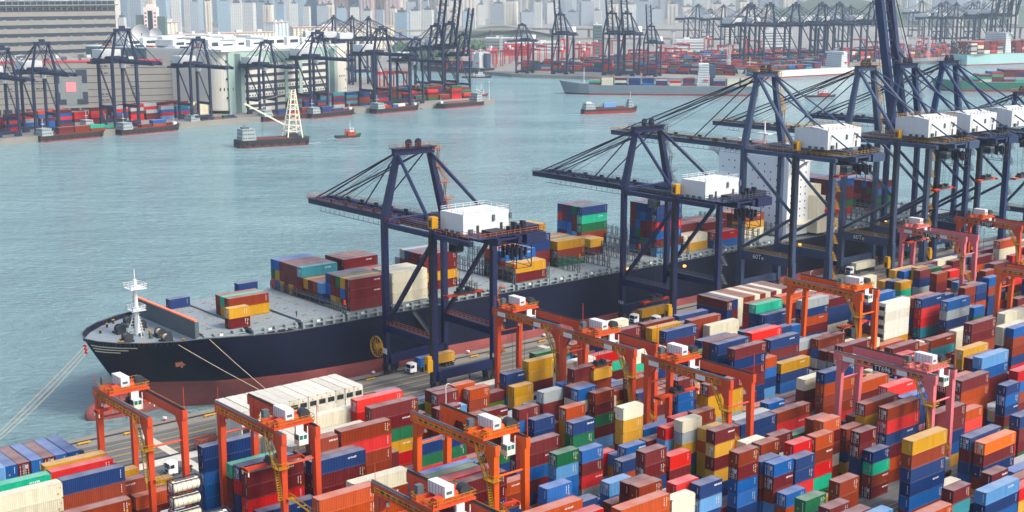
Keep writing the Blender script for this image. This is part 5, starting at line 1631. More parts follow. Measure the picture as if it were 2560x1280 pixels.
# tank containers at bottom left
def tank(x, y, z, label):
    o = thing("tank_container", label, "tank container", (x, y, z), 0, "tank containers")
    b = MB(); L, W2, Hh = 6.058, 2.438, 2.6
    for yy in (0.08, W2 - 0.08):
        for zz in (0.1, Hh - 0.1): b.beam((0, yy, zz), (L, yy, zz), 0.16, 0.16)
    for xx in (0.08, L - 0.08):
        for yy in (0.08, W2 - 0.08): b.beam((xx, yy, 0), (xx, yy, Hh), 0.16, 0.16)
        for zz in (0.1, Hh - 0.1): b.beam((xx, 0, zz), (xx, W2, zz), 0.16, 0.16)
        b.beam((xx, 0.1, 0.2), (xx, W2 - 0.1, Hh - 0.2), 0.1, 0.1)
    b.build("frame", M['navy'], o)
    t = MB(); t.tube((0.5, W2 / 2, 1.32), (L - 0.5, W2 / 2, 1.32), 1.12, 24); t.tube((0.22, W2 / 2, 1.32), (0.5, W2 / 2, 1.32), 0.75, 24, 0, 1.12); t.tube((L - 0.5, W2 / 2, 1.32), (L - 0.22, W2 / 2, 1.32), 1.12, 24, 0, 0.75)
    t.build("tank", M['cream'], o, smooth=False)
    r = MB()
    for k in range(5): r.tube((1.0 + k, W2 / 2, 1.32), (1.06 + k, W2 / 2, 1.32), 1.14, 24)
    r.build("band", M['greyd'], o)
    w = MB(); w.box(1.0, 5.0, W2 / 2 - 0.3, W2 / 2 + 0.3, 2.46, 2.52); w.tube((3, W2 / 2, 2.4), (3, W2 / 2, 2.62), 0.28, 12); w.build("walkway", M['greyd'], o)
for k in range(5): tank(100.39, 217.88, 2.9 * k, ["white tank container in blue frame, lowest of the tank stack", "white tank container in blue frame, second from bottom of the tank stack", "white tank container in blue frame, third from top of the tall tank stack", "white tank container in blue frame, second from top beside navy containers", "white tank container in blue frame, topmost of the stack beside navy containers"][k])
for k in range(6): tank(93.66, 193.56, 2.87 * k, ["lowest", "second from bottom", "third from bottom", "third from top", "second from top", "topmost"][k] + " white tank container of the stack at the bottom edge")
M['block_white'] = mat("white ship block paint", srgb(228, 232, 234), 0.5, 0.05, 0.1, streak=True, rust=0.03)
# ------------------------------------------------------------------ the main container ship
SY = 318.8
PX = "big navy container ship moored along the quay, red boot topping and grey deck"
ship_o = thing("container_ship", PX, "container ship", (0, 0, 0), 0, "ships in the harbour")
ST = [((125.0, .15), (131.5, .2), (139, .2)), ((126.5, 5.0), (134, 2.0), (143, 1.5)), ((129.5, 9.6), (138, 5.2), (148, 4.2)), ((134.5, 14.2), (144, 9.8), (155, 8)), ((142, 18.2), (151, 14.4), (163, 12.6)),
      ((152, 20.8), (161, 18.4), (174, 17)), ((166, 21.4), (174, 20.8), (187, 20)), ((186, 21.4), (190, 21.4), (201, 21.4)), ((240, 21.4), (240, 21.4), (240, 21.4)), ((320, 21.4), (320, 21.4), (320, 21.4)), ((430, 21.4), (430, 21.4), (428, 20)), ((465, 21.4), (465, 20.4), (462, 12)), ((492, 20.4), (491, 17), (486, 5))]
def zdk(x): return 17.2 if x < 150 else (17.2 - 1.9 * min(1, (x - 150) / 22) - 0.0055 * max(0, x - 172))
def zrd(x): return 3.7 - 0.018 * min(max(x - 150, -10), 130)
def hp(k, z):
    i = min(int(k), len(ST) - 2); f = k - i
    d, m, w = [[ST[i][q][j] + (ST[i + 1][q][j] - ST[i][q][j]) * f for j in (0, 1)] for q in range(3)]
    zt = zdk(d[0]); t = (z + 5.0) / (zt + 5.0)
    def L(a, b, c): return a * (1 - t) * (1 - 2 * t) + b * 4 * t * (1 - t) + c * t * (2 * t - 1)
    return L(w[0], m[0], d[0]), L(w[1], m[1], d[1])
def ship_hull():
    ks = [i / 4 for i in range(4 * (len(ST) - 1) + 1)]
    for nm, m, lo, hi, nz in (("hull", M['hull_navy'], 0, 1, 9), ("boot_topping", M['hull_red'], 0, 1, 5)):
        mb = MB(); vs = []; fs = []
        for k in ks:
            xd = hp(k, zdk(hp(k, 17)[0]))[0]; zr = zrd(xd + 6); za, zb = (zr, zdk(xd)) if nm == "hull" else (-5.1, zr)
            for s in (-1, 1):
                for j in range(nz):
                    z = za + (zb - za) * j / (nz - 1); x, y = hp(k, z); vs.append((x, SY + s * max(y, 0.12), z))
        n2 = nz * 2
        for i in range(len(ks) - 1):
            for s in (0, 1):
                for j in range(nz - 1):
                    a = i * n2 + s * nz + j; b = a + n2
                    fs.append((a, b, b + 1, a + 1) if s == 0 else (a, a + 1, b + 1, b))
        e = (len(ks) - 1) * n2
        fs += [(e + j, e + nz + j, e + nz + j + 1, e + j + 1) for j in range(nz - 1)]
        fs += [(j, j + 1, nz + j + 1, nz + j) for j in range(nz - 1)]
        mb.add(vs, fs); mb.build(nm, m, ship_o, smooth=True)
    dk = MB(); vs = []; fs = []; n = 0
    for k in ks:
        x0 = hp(k, 17)[0]; z = zdk(x0) - (1.1 if x0 < 147 else 0.25); x, y = hp(k, z); vs += [(x, SY - max(y - 0.15, 0.02), z), (x, SY + max(y - 0.15, 0.02), z)]
    for i in range(len(ks) - 1): fs.append((2 * i, 2 * i + 2, 2 * i + 3, 2 * i + 1))
    dk.add(vs, fs); dk.build("deck", M['grey'], ship_o)
    rim = MB()
    for s in (-1, 1):
        for i in range(len(ks) - 1):
            a = hp(ks[i], zdk(hp(ks[i], 17)[0])); b = hp(ks[i + 1], zdk(hp(ks[i + 1], 17)[0]))
            rim.beam((a[0], SY + s * a[1], zdk(a[0])), (b[0], SY + s * b[1], zdk(b[0])), 0.32, 0.2)
    rim.build("gunwale", M['greyd'], ship_o)
    st = MB()
    for q in range(3):
        kk = [0.25 + 0.2 * j for j in range(13 - 2 * q)]
        for a, b in zip(kk, kk[1:]):
            P = []
            for k, dz in ((a, 0), (b, 0), (b, -0.32), (a, -0.32)):
                z = 15.6 - 0.85 * q + dz; x, y = hp(k, z); P.append((x - 0.03, SY - y - 0.06, z))
            st.quad(*P)
    st.build("bow_stripe", M['cream'], ship_o)
    bb = MB(); n = 20; vs = []; fs = []; m = 14
    for i in range(m + 1):
        a = math.pi * i / m * 0.62
        for j in range(n):
            t = 2 * math.pi * j / n; rr = math.sin(a)
            vs.append((133.5 - 9.5 * math.cos(a), SY + 3.3 * rr * math.cos(t), -3.4 + 4.4 * rr * math.sin(t)))
    c = len(vs)
    for j in range(n):
        t = 2 * math.pi * j / n; vs.append((152, SY + 3.0 * math.cos(t), -3.8 + 3.5 * math.sin(t)))
    for i in range(m + 1):
        for j in range(n): fs.append((i * n + j, i * n + (j + 1) % n, (i + 1) * n + (j + 1) % n, (i + 1) * n + j))
    bb.add(vs, fs); bb.build("bulbous_bow", M['hull_red'], ship_o, smooth=True)
    an = MB(); x, y = hp(3.6, 10.0)
    an.box(x - 1.6, x + 1.6, SY - y - 0.35, SY - y + 0.3, 9.4, 10.4, 0); an.box(x - 0.3, x + 0.3, SY - y - 0.5, SY - y + 0.2, 9.0, 10.8, 0)
    an.build("anchor", M['rust'], ship_o)
ship_hull()
def ship_fittings():
    # breakwater with orange top edge
    b = MB(); b.box(146.8, 147.2, 300.4, 337.2, 15.9, 21.6)
    for k in range(9): b.box(147.2, 148.4, 301.5 + k * 4.2, 301.8 + k * 4.2, 15.9, 21.0)
    o = b.build("breakwater", M['greyd'], ship_o)
    b = MB(); b.box(146.6, 147.5, 300.3, 337.3, 21.6, 21.95); b.build("top_plate", M['bulk_orange'], o)
    # foremast
    b = MB(); b.tube((138.7, 317, 16), (138.7, 317, 31), 0.75, 12, 0, 0.45); b.tube((138.7, 317, 31), (138.7, 317, 33.5), 0.15, 6, 0)
    for z, s in ((22.8, 1.9), (28.6, 2.3)): b.box(138.7 - s, 138.7 + s, 317 - s, 317 + s, z, z + 0.25)
    for dx, dy in ((-2.2, 1.5), (2.2, 1.5), (0, -2.4)): b.tube((138.7 + dx, 317 + dy, 16), (138.7, 317, 24), 0.14, 5)
    for k in range(10): b.beam((139.6 + 1.3 * (1 - k / 10), 317.5, 16 + k * 0.8), (138.0 - 1.3 * (1 - k / 10), 317.5, 16 + k * 0.8), 0.09, 0.09)
    for z, s in ((23.05, 1.9), (28.85, 2.3)):
        for a in ((-s, -s, s, -s), (s, -s, s, s), (s, s, -s, s), (-s, s, -s, -s)): b.rail((138.7 + a[0], 317 + a[1], z), (138.7 + a[2], 317 + a[3], z), 1.1, 1.2, 0.12)
    b.build("foremast", M['white'], ship_o)
    # winches, bollards, vents on the forecastle
    rnd = random.Random(2); zf = 16.1
    for (x, y) in ((134, 313), (136, 322), (141.5, 306), (142.5, 312), (142.6, 324), (141.5, 329)):
        b = MB(); b.box(x - 1.3, x + 1.3, y - 1.7, y + 1.7, zf, zf + 0.5); b.tube((x, y - 1.4, zf + 1.2), (x, y + 0.7, zf + 1.2), 0.85, 14, 1); b.tube((x, y - 1.5, zf + 1.2), (x, y - 1.35, zf + 1.2), 1.2, 14, 0); b.tube((x, y + 0.7, zf + 1.2), (x, y + 0.85, zf + 1.2), 1.2, 14, 0); b.box(x - 0.5, x + 0.5, y + 0.9, y + 1.7, zf + 0.5, zf + 1.6, 0)
        b.build("mooring_winch", [M['dark'], M['rope'] if rnd.random() < 0.6 else M['greyd']], ship_o)
    for (x, y) in ((131, 311), (131.6, 310.2), (135, 306), (136, 305.2), (132, 325), (136, 330), (139, 333), (144.5, 302.6)):
        b = MB(); b.tube((x, y, zf), (x, y, zf + 0.9), 0.3, 10, 0); b.tube((x, y, zf + 0.9), (x, y, zf + 1.05), 0.42, 10, 1); b.build("bollard", [M['dark'], M['yellow']], ship_o)
    for k in range(16):
        b = MB(); x = rnd.uniform(137, 146); y = SY + rnd.uniform(-1, 1) * (x - 127) * 0.75; s = rnd.uniform(0.3, 0.8)
        b.box(x - s / 2, x + s / 2, y - s, y + s, zf, zf + rnd.uniform(0.5, 1.4)); b.build("deck_gear", [M['greyd'], M['yellow'], M['dark']][k % 3], ship_o)
    for s in (-1, 1):                    # ribs inside the bulwark
        b = MB()
        for i in range(22):
            k = 0.3 + i * 0.17; x, y = hp(k, 17.0)
            b.box(x - 0.06, x + 0.06, SY + s * y - (0.7 if s > 0 else -0.1), SY + s * y - (0.1 if s > 0 else -0.7), 16.1, 17.1)
        b.build("bulwark_rib", M['dark'], ship_o)
    # hatches, coamings, lashing bridges
    bays = [(149.5, 161), (162.2, 175.4), (177, 190.2), (191.2, 204.6), (206.4, 219.6), (223, 236.2), (238, 251), (252.2, 264.8), (265.2, 277.8), (278.2, 291), (292, 304.8), (305.1, 315.6), (316, 328.6), (329.4, 342.0), (342.4, 355), (356, 365.4), (366, 378.6), (404, 416.8), (418, 431), (434.4, 447), (448.4, 461.4), (462.4, 475)]
    for i, (a, b_) in enumerate(bays):
        z = 17.25 - 0.0085 * (a - 192)
        h = MB()
        n = 4; y0, y1 = 299.3, 338.9
        if i == 0: y0, y1 = 301.5, 336
        for q in range(n):
            ya = y0 + (y1 - y0) * q / n; yb = y0 + (y1 - y0) * (q + 1) / n - 0.18
            h.box(a, b_, ya, yb, z - 0.9, z - 0.02)
            for u in range(7):
                for v in range(4): 
                    if (u * 3 + v * 5 + q + i) % 5 < 2: h.box(a + 0.6 + u * (b_ - a - 1.4) / 6, a + 0.95 + u * (b_ - a - 1.4) / 6, ya + 0.8 + v * 2.4, ya + 1.1 + v * 2.4, z - 0.02, z + 0.14, 1)
            h.box(a + 3, a + 4.4, ya + 4.1, ya + 4.35, z - 0.02, z + 0.05, 2); h.box(a + 8, a + 9.2, ya + 6.6, ya + 6.8, z - 0.02, z + 0.05, 2)
        h.build("hatch_cover", [M['grey'], M['yellow'], M['dark']], ship_o)
        for yy in (298.4, 339.2):
            if i == 0: yy += 2.6 if yy < 310 else -2.6
            c = MB(); zb = zdk(a) - 0.3
            c.box(a, b_, yy - 0.2 + 0.5, yy + 0.2 + 0.5, zb, z - 0.9)
            for k in range(5): 
                xx = a + (b_ - a) * k / 4.2; c.box(xx - 0.35, xx + 0.35, yy - 0.8, yy + 0.3, zb, z - 0.2)
            c.box(a, b_, yy - 0.75, yy + 0.2, z - 1.25, z - 0.95); c.box(a + 4, a + 5, yy - 0.86, yy - 0.8, z - 0.9, z - 0.25, 1)
            c.build("hatch_coaming", [M['grey'], M['white']], ship_o)
        if a > 176 and i < len(bays) - 1:
            x = b_ + 0.35; hgt = 2.2 if a < 230 else 4.6
            l = MB()
            for k in range(17):
                yy = 299.2 + k * 2.48; l.beam((x, yy, z - 0.9), (x, yy, z + hgt), 0.22, 0.22); l.beam((x + 0.8, yy, z - 0.9), (x + 0.8, yy, z + hgt), 0.22, 0.22)
                if a > 230 and k % 4 == 0: l.beam((x, yy, z), (x, yy + 2.4, z + hgt - 1.5), 0.14, 0.14)
            for zz in ([z + 1.2] if a < 230 else [z + 1.6, z + 3.4]):
                l.box(x, x + 0.8, 299, 339.2, zz, zz + 0.12); l.rail((x, 299, zz + 0.1), (x, 339, zz + 0.1), 1.0, 2.5, 0.08)
            if i % 2 == 0: l.box(x - 0.3, x + 0.3, 298.4, 299.0, z + hgt, z + hgt + 1.3, 1)
            l.build("lashing_bridge", [M['greyd'], M['orange']], ship_o)
    # accommodation block
    b = MB(); b.box(386, 398.5, 302.4, 336, 14.6, 43.6)
    acc = b.build("superstructure", M['block_white'], ship_o)
    w = MB()
    for zz in range(9):
        for k in range(11):
            if (k * 7 + zz * 3) % 5 < 3: w.box(385.93, 386.0, 304.6 + k * 2.9, 305.05 + k * 2.9, 18.7 + zz * 2.7, 19.3 + zz * 2.7)
        for k in range(4): w.box(387.6 + k * 2.8, 388.1 + k * 2.8, 302.33, 302.4, 18.7 + zz * 2.7, 19.3 + zz * 2.7)
    w.build("window", M['glass'], acc)
    br = MB(); br.box(387.2, 397, 304, 334.5, 43.6, 46.6, 0)
    br.box(387.5, 392.5, 296.4, 304, 43.0, 43.9, 0); br.box(387.5, 392.5, 334.5, 342.4, 43.0, 43.9, 0); br.box(387.5, 387.7, 296.4, 304, 43.9, 45.0, 0); br.box(387.5, 387.7, 334.5, 342.4, 43.9, 45.0, 0)
    for s, y in ((1, 297), (-1, 341.6)): br.beam((390, y, 43), (390, y + s * 6, 38.5), 0.8, 0.8, 0)
    bo = br.build("bridge_deck", M['white'], ship_o)
    g = MB()
    for k in range(12): g.box(387.12, 387.2, 304.6 + k * 2.5, 306.6 + k * 2.5, 44.5, 45.8)
    for k in range(3): g.box(388 + 3 * k, 390.4 + 3 * k, 303.92, 304.0, 44.5, 45.8)
    g.build("bridge_window", M['glass'], bo)
    g = MB(); g.box(386.9, 397.2, 303.7, 334.8, 46.6, 47.1); g.build("red_band", M['lifeboat'], bo)
    g = MB(); g.rail((387, 304, 47.1), (387, 334.6, 47.1), 1.1, 2, 0.12); g.rail((387, 304, 47.1), (397, 304, 47.1), 1.1, 2, 0.12)
    g.tube((392, 319, 47), (392, 319, 56), 0.5, 8, 0, 0.2); g.box(390.5, 393.5, 316, 322, 51, 51.4)
    for yy in (308, 313, 326, 330): g.tube((391, yy, 47.1), (391, yy, 48.9), 0.9, 10)
    g.build("radar_mast", M['white'], bo)
    b = MB(); b.box(399.5, 412, 307, 330, 15, 31.5); b.box(400.5, 410, 311, 326, 31.5, 41.5); b.box(401.5, 408, 314, 323, 41.5, 45)
    b.build("funnel_casing", M['cream'], ship_o)
    b = MB(); b.box(386.5, 404, 297.9, 302.4, 19.5, 19.8); b.box(398.5, 411, 297.9, 307, 15.0, 19.5); b.box(398.5, 403, 298, 307, 19.5, 29); b.rail((386.5, 298, 19.8), (404, 298, 19.8), 1.1, 1.5, 0.1)
    for k in range(6): b.beam((399 + k * 2, 298.2, 19.8), (399.5 + k * 2, 301, 26), 0.2, 0.2)
    b.build("boat_deck", M['cream'], ship_o)
    lb = MB(); n = 12; vs = []; fs = []
    for i, (t, s) in enumerate(((0, .1), (.08, .6), (.25, .95), (.5, 1), (.75, .95), (.92, .6), (1, .1))):
        for j in range(n): a = 2 * math.pi * j / n; vs.append((402.5 + t * 8.5, 297.6 + 1.5 * s * math.cos(a), 23.2 + 1.6 * s * math.sin(a)))
    for i in range(6):
        for j in range(n): fs.append((i * n + j, (i + 1) * n + j, (i + 1) * n + (j + 1) % n, i * n + (j + 1) % n))
    lb.add(vs, fs); lb.box(404.5, 406.5, 296.9, 298.3, 24.4, 25.6); lb.build("lifeboat", M['lifeboat'], ship_o, smooth=False)
    gw = MB(); gw.stair((222, 295.8, 1.0), (212, 296.4, 14.5), 1.0, 'x'); gw.build("gangway", M['greyd'], ship_o)
ship_fittings()
# mooring lines
def rope(name, label, pts, r=0.10, sag=1.0):
    mb = MB(); p, q = Vector(pts[0]), Vector(pts[1]); n = 10; prev = p
    for k in range(1, n + 1):
        t = k / n; c = p.lerp(q, t) - Vector((0, 0, sag * 4 * t * (1 - t))); mb.tube(prev, c, r, 5); prev = c
    return tag(mb.build(name, M['rope']), label, "rope", "mooring lines")
rope("mooring_line", "pale mooring rope running to the quay, lower of the two at the bow's near side", ((141.5, 301.6, 16.9), (163.5, 293.2, 0.5)), 0.08, 0.3)
rope("mooring_line", "pale mooring rope running to the quay, upper of the two at the bow's near side", ((149.5, 298.2, 17.0), (164.2, 293.2, 0.5)), 0.08, 0.2)
for k, lab in enumerate(("uppermost of three mooring ropes slanting from the bow to lower left", "middle of three mooring ropes slanting from the bow to lower left", "lowest of three mooring ropes slanting from the bow to lower left")):
    rope("mooring_line", lab, ((125.4, 318.3 - k, 15.6 - 0.4 * k), (86.5 + 0.7 * k, 293.2, 0.5)), 0.055, 0.5 + 0.5 * k)
rg = []
for k in range(3):
    p = Vector((125.4, 318.3 - k, 15.6 - 0.4 * k)).lerp(Vector((86.5 + 0.7 * k, 293.2, 0.5)), 0.012 + 0.01 * k)
    mb = MB(); mb.tube(p, p + Vector((-0.12, -0.08, -0.05)), 0.45, 12); mb.tube(p + Vector((0.2, 0.1, 0.1)), p + Vector((-0.3, -0.2, -0.1)), 0.12, 8)
    tag(mb.build("rat_guard", M['lifeboat']), ["red rat guard disc on the uppermost bow mooring rope", "red rat guard disc on the middle bow mooring rope", "red rat guard disc on the lowest bow mooring rope"][k], "rat guard", "rat guards")
# ------------------------------------------------------------------ trucks
M['truck_white'] = mat("white truck cab paint", srgb(232, 234, 234), 0.3, 0.04, 1.0)
M['truck_red'] = mat("dark red truck cab paint", deep(150, 36, 40, 0.6), 0.35, 0.06, 1.0)
def truck(label, x, y, paint, trailer=True, load=None, fairing=False, stripe=False):
    """tractor facing -x with an optional container chassis; origin under the front bumper, on the centre line"""
    o = thing("container_truck" if trailer else "tractor_truck", label, "truck", (x, y, 0), 0, "trucks in the port")
    b = MB(); b.extr_y([(0, 0.55), (2.15, 0.55), (2.15, 2.95), (0.75, 3.0), (0.28, 2.75), (0.0, 1.65)], -1.2, 1.2)
    b.box(0.8, 2.2, -1.1, 1.1, 2.95, 3.05)
    if fairing: b.extr_y([(0.8, 3.0), (2.1, 3.0), (2.1, 3.75), (1.7, 3.8)], -1.05, 1.05)
    cab = b.build("cab", paint, o)
    g = MB(); g.add([(-0.02, -1.05, 1.72), (-0.02, 1.05, 1.72), (0.24, 1.0, 2.7), (0.24, -1.0, 2.7)], [(0, 1, 2, 3)]); g.add([(-0.02, -1.05, 1.72), (0.0, -1.05, 1.7), (0.26, -1.0, 2.7), (0.24, -1.0, 2.7)], [(0, 1, 2, 3)])
    g.build("windshield", M['glass'], cab)
    for s in (-1, 1):
        g = MB(); y0, y1 = (s * 1.2, s * 1.22) if s > 0 else (s * 1.22, s * 1.2); g.box(0.45, 1.35, y0, y1, 1.75, 2.6); g.build("side_window", M['glass'], cab)
        g = MB(); g.box(-0.06, 0.0, s * 0.95 - 0.22, s * 0.95 + 0.22, 0.75, 1.0); g.build("headlight", M['white'], cab)
        g = MB(); g.box(0.1, 0.25, s * 1.38 - 0.12, s * 1.38 + 0.12, 1.9, 2.5); g.beam((0.18, s * 1.2, 2.55), (0.18, s * 1.38, 2.5), 0.05, 0.05); g.build("mirror", M['dark'], cab)
    g = MB(); g.box(-0.1, 0.35, -1.22, 1.22, 0.35, 0.68); g.box(-0.03, 0.02, -0.8, 0.8, 0.8, 1.5); g.build("bumper", M['dark'], cab)
    if stripe:
        for k, c in enumerate(('yellow', 'hull_green', 'steelblue')):
            g = MB(); xx = 1.35 + 0.26 * k; g.add([(xx, -1.225, 0.9), (xx + 0.22, -1.225, 0.9), (xx + 0.42, -1.225, 2.7), (xx + 0.2, -1.225, 2.7)], [(0, 1, 2, 3)]); g.build("stripe", M[c], cab)
    f = MB(); f.box(2.15, 6.0, -0.45, 0.45, 0.75, 1.05); f.box(2.4, 3.4, -1.15, -0.5, 0.5, 1.1); f.box(2.4, 3.4, 0.5, 1.15, 0.5, 1.1); f.box(4.3, 5.6, -0.6, 0.6, 1.05, 1.2); f.build("chassis", M['dark'], o)
    def wheel(xx, yy):
        w = MB(); w.tube((xx, yy - 0.18, 0.52), (xx, yy + 0.18, 0.52), 0.52, 14, 0); s = -1 if yy < 0 else 1; w.tube((xx, yy + s * 0.18, 0.52), (xx, yy + s * 0.2, 0.52), 0.26, 10, 1)
        w.build("wheel", [M['tyre'], M['greyd']], o)
    for xx in (0.95, 4.7, 5.9) if trailer else (0.95, 4.9):
        for yy in (-1.0, 1.0): wheel(xx, yy)
    if trailer:
        t = MB(); t.box(3.2, 15.6, -0.5, 0.5, 1.2, 1.45); t.box(3.2, 3.5, -1.2, 1.2, 1.2, 1.45); t.box(15.3, 15.6, -1.2, 1.2, 1.2, 1.45); t.box(12.0, 15.0, -0.55, 0.55, 0.75, 1.2)
        for k in range(4): t.box(5 + 2.6 * k, 5.15 + 2.6 * k, -1.15, 1.15, 1.25, 1.4)
        t.build("trailer", M['dark'], o)
        for xx in (12.4, 13.6, 14.8):
            for yy in (-1.0, 1.0): wheel(xx, yy)
    if load:
        for (t_, c, dx, lab) in load: container(t_, c, x + dx, y - 1.219, 1.46, 2.6, lab, 0, False, 0, "containers carried on trucks")
    return o
truck("white container truck on the quay under crane 162, carrying a blue and a yellow box", 203.4, 287.3, M['truck_white'], load=[('2', 'B', 3.2, "blue short container right behind the cab of a white truck under crane 162"), ('2', 'y', 9.35, "yellow short container at the rear of the truck under crane 162")])
truck("white truck under quay crane 163 whose trailer carries a yellow container", 290.6, 287.3, M['truck_white'], load=[('4', 'y', 3.3, "yellow long container on a truck below the spreader of crane 163")])
truck("white truck on the quay with a pale reefer, between the tall steel blue cranes", 404.6, 287.6, M['truck_white'], load=[('4', 'w', 3.3, "cream long container on the truck between the two 60Te cranes")])
truck("small white truck right beside the larger one under quay crane 163", 294.5, 281.5, M['truck_white'], False)
truck("white truck in the yard lane below a pale blue container, at picture centre", 191.4, 199.6, M['truck_white'])
truck("white truck with rainbow stripe and tall roof fairing at lower right", 226.4, 143.4, M['truck_white'], fairing=True, stripe=True)
truck("dark red truck at lower right pulling a red container", 252.0, 144.6, M['truck_red'], load=[('4', 'r', 3.3, "red long container on the trailer of the dark red truck")])
truck("white truck near the white tank containers, half hidden by the gantry leg", 117.5, 257.6, M['truck_white'], False)
truck("white truck with a cream container in the lane under the middle gantry", 229.0, 249.4, M['truck_white'], load=[('4', 'w', 3.3, "cream long container on the trailer under the middle red gantry crane")])
container('2', 'y', 206.5 + 3.6 - 3.03, 203.6 + 14.5 - 1.22, 16.2 - 2.6, 2.6, "yellow short container hanging from the middle gantry crane's spreader", 0, False, 0, "containers held by spreaders")
container('2', 't', 422.5 + 3.6 - 3.03, 230.6 + 17.0 - 1.22, 5.8 - 2.6, 2.6, "mint green short container held under the far red gantry crane", 0, False, 0, "containers held by spreaders")
# ------------------------------------------------------------------ quay furniture
def wheel_stop(x, y, lab):
    b = MB(); b.tube((x, y, 0.42), (x + 3.0, y, 0.42), 0.24, 10); b.box(x + 0.3, x + 0.5, y - 0.2, y + 0.2, 0.0, 0.3); b.box(x + 2.5, x + 2.7, y - 0.2, y + 0.2, 0, 0.3)
    tag(b.build("kerb_barrier", M['yellow']), lab, "barrier", "yellow barriers along the quay")
for i, (x, lab) in enumerate(((110.2, "yellow pipe barrier on the quay, leftmost, beside the end-on blue containers"), (121.5, "yellow pipe barrier on the quay behind the leftmost gantry's leg"), (142.5, "yellow pipe barrier on the quay left of the white reefer block"), (190.5, "yellow pipe barrier on the quay just right of the white reefer block"), (226.5, "yellow pipe barrier on the quay behind the truck under crane 162, left one"), (233.5, "yellow pipe barrier on the quay behind the truck under crane 162, right one"), (252.5, "yellow pipe barrier on the quay seen between the middle gantry's legs"), (275, "yellow pipe barrier on the quay left of crane 163"))): wheel_stop(x, 288.9, lab)
def mooring_bollard(x, lab):
    o = thing("mooring_bollard", lab, "bollard", (x, 293.1, 0), 0, "mooring bollards on the quay edge")
    b = MB(); b.tube((0, 0, 0), (0, 0, 0.55), 0.42, 12, 0, 0.34); b.build("post", M['lifeboat'], o)
    b = MB(); b.tube((0, 0, 0.55), (0, 0, 0.95), 0.55, 12, 0, 0.5); b.build("cap", M['white'], o)
for x, lab in ((87, "red bollard with white cap holding the left mooring ropes"), (134, "red bollard with white cap behind the leftmost gantry crane"), (163.8, "red bollard with white cap hidden behind the reefer block, ropes on it"), (195.8, "red bollard with white cap left of crane 162"), (229, "red bollard with white cap right of the yellow truck load"), (258.5, "red bollard with white cap seen between the middle gantry's legs"), (284, "red bollard with white cap left of crane 163")): mooring_bollard(x, lab)
def street_lamp(x, y, h, lab):
    o = thing("street_lamp", lab, "lamp", (x, y, 0), 0, "white lamp posts")
    b = MB(); b.tube((0, 0, 0), (0, 0, h), 0.14, 8, 0, 0.1); b.tube((0, 0, h), (0.3, 0, h + 0.35), 0.1, 8); b.tube((0.3, 0, h + 0.35), (1.3, 0, h + 0.35), 0.08, 8); b.build("post", M['white'], o)
    b = MB(); b.box(1.1, 1.9, -0.18, 0.18, h + 0.25, h + 0.45); b.build("lamp_head", M['greyd'], o)
street_lamp(172.2, 228.6, 16.5, "white lamp post rising behind the bottom orange gantry crane")
street_lamp(369.5, 278.0, 7.5, "white lamp post on the quay beside the tall 60Te crane")
o = thing("work_cage", "orange steel work cage on the quay left of the white reefer block", "cage", (130.2, 266.6, 0))
b = MB()
for z in (0.15, 1.3, 2.6):
    for yy in (0, 3.0): b.beam((0, yy, z), (7.5, yy, z), 0.16, 0.16)
    for xx in (0, 7.5): b.beam((xx, 0, z), (xx, 3.0, z), 0.16, 0.16)
for k in range(7):
    for yy in (0, 3.0): b.beam((k * 1.25, yy, 0.1), (k * 1.25, yy, 2.6), 0.12, 0.12)
b.build("cage_frame", M['orange'], o)
b = MB(); b.box(0.05, 7.45, 0.05, 2.95, 0.1, 0.2); b.box(0.1, 7.4, 0.1, 1.4, 2.6, 2.66); b.build("floor_plate", M['rust'], o)
o = thing("parked_spreader", "orange container spreader parked on the quay beside the left 60Te crane", "spreader", (372, 284, 0))
b = MB(); b.box(0, 12.2, 0.6, 1.6, 0.3, 0.9); b.box(0, 0.5, 0, 2.4, 0.0, 0.8); b.box(11.7, 12.2, 0, 2.4, 0, 0.8); b.build("beam", M['orange'], o)
b = MB(); b.box(3.5, 8.7, 0.2, 2.2, 0.9, 1.7); [b.tube((5 + k, 0.4, 2.2), (5 + k, 2.0, 2.2), 0.6, 12) for k in (0, 2)]; b.build("headblock", M['dark'], o)
def bollard_dark(x, y):
    b = MB(); b.prism([(-0.9, -0.7), (0.9, -0.7), (0.9, 0.7), (-0.9, 0.7)], 0, 1.4, 0, [(-0.9, -0.7), (0.5, -0.7), (0.5, 0.7), (-0.9, 0.7)]); b.box(-0.9, 0.2, -0.7, 0.7, 1.4, 2.2)
    tag(b.build("anchor_block", M['navy_dark'], loc=(x, y, 0)), "dark blue stop block on the quay next to the end-on blue containers", "stop block")
bollard_dark(107.5, 279.5)
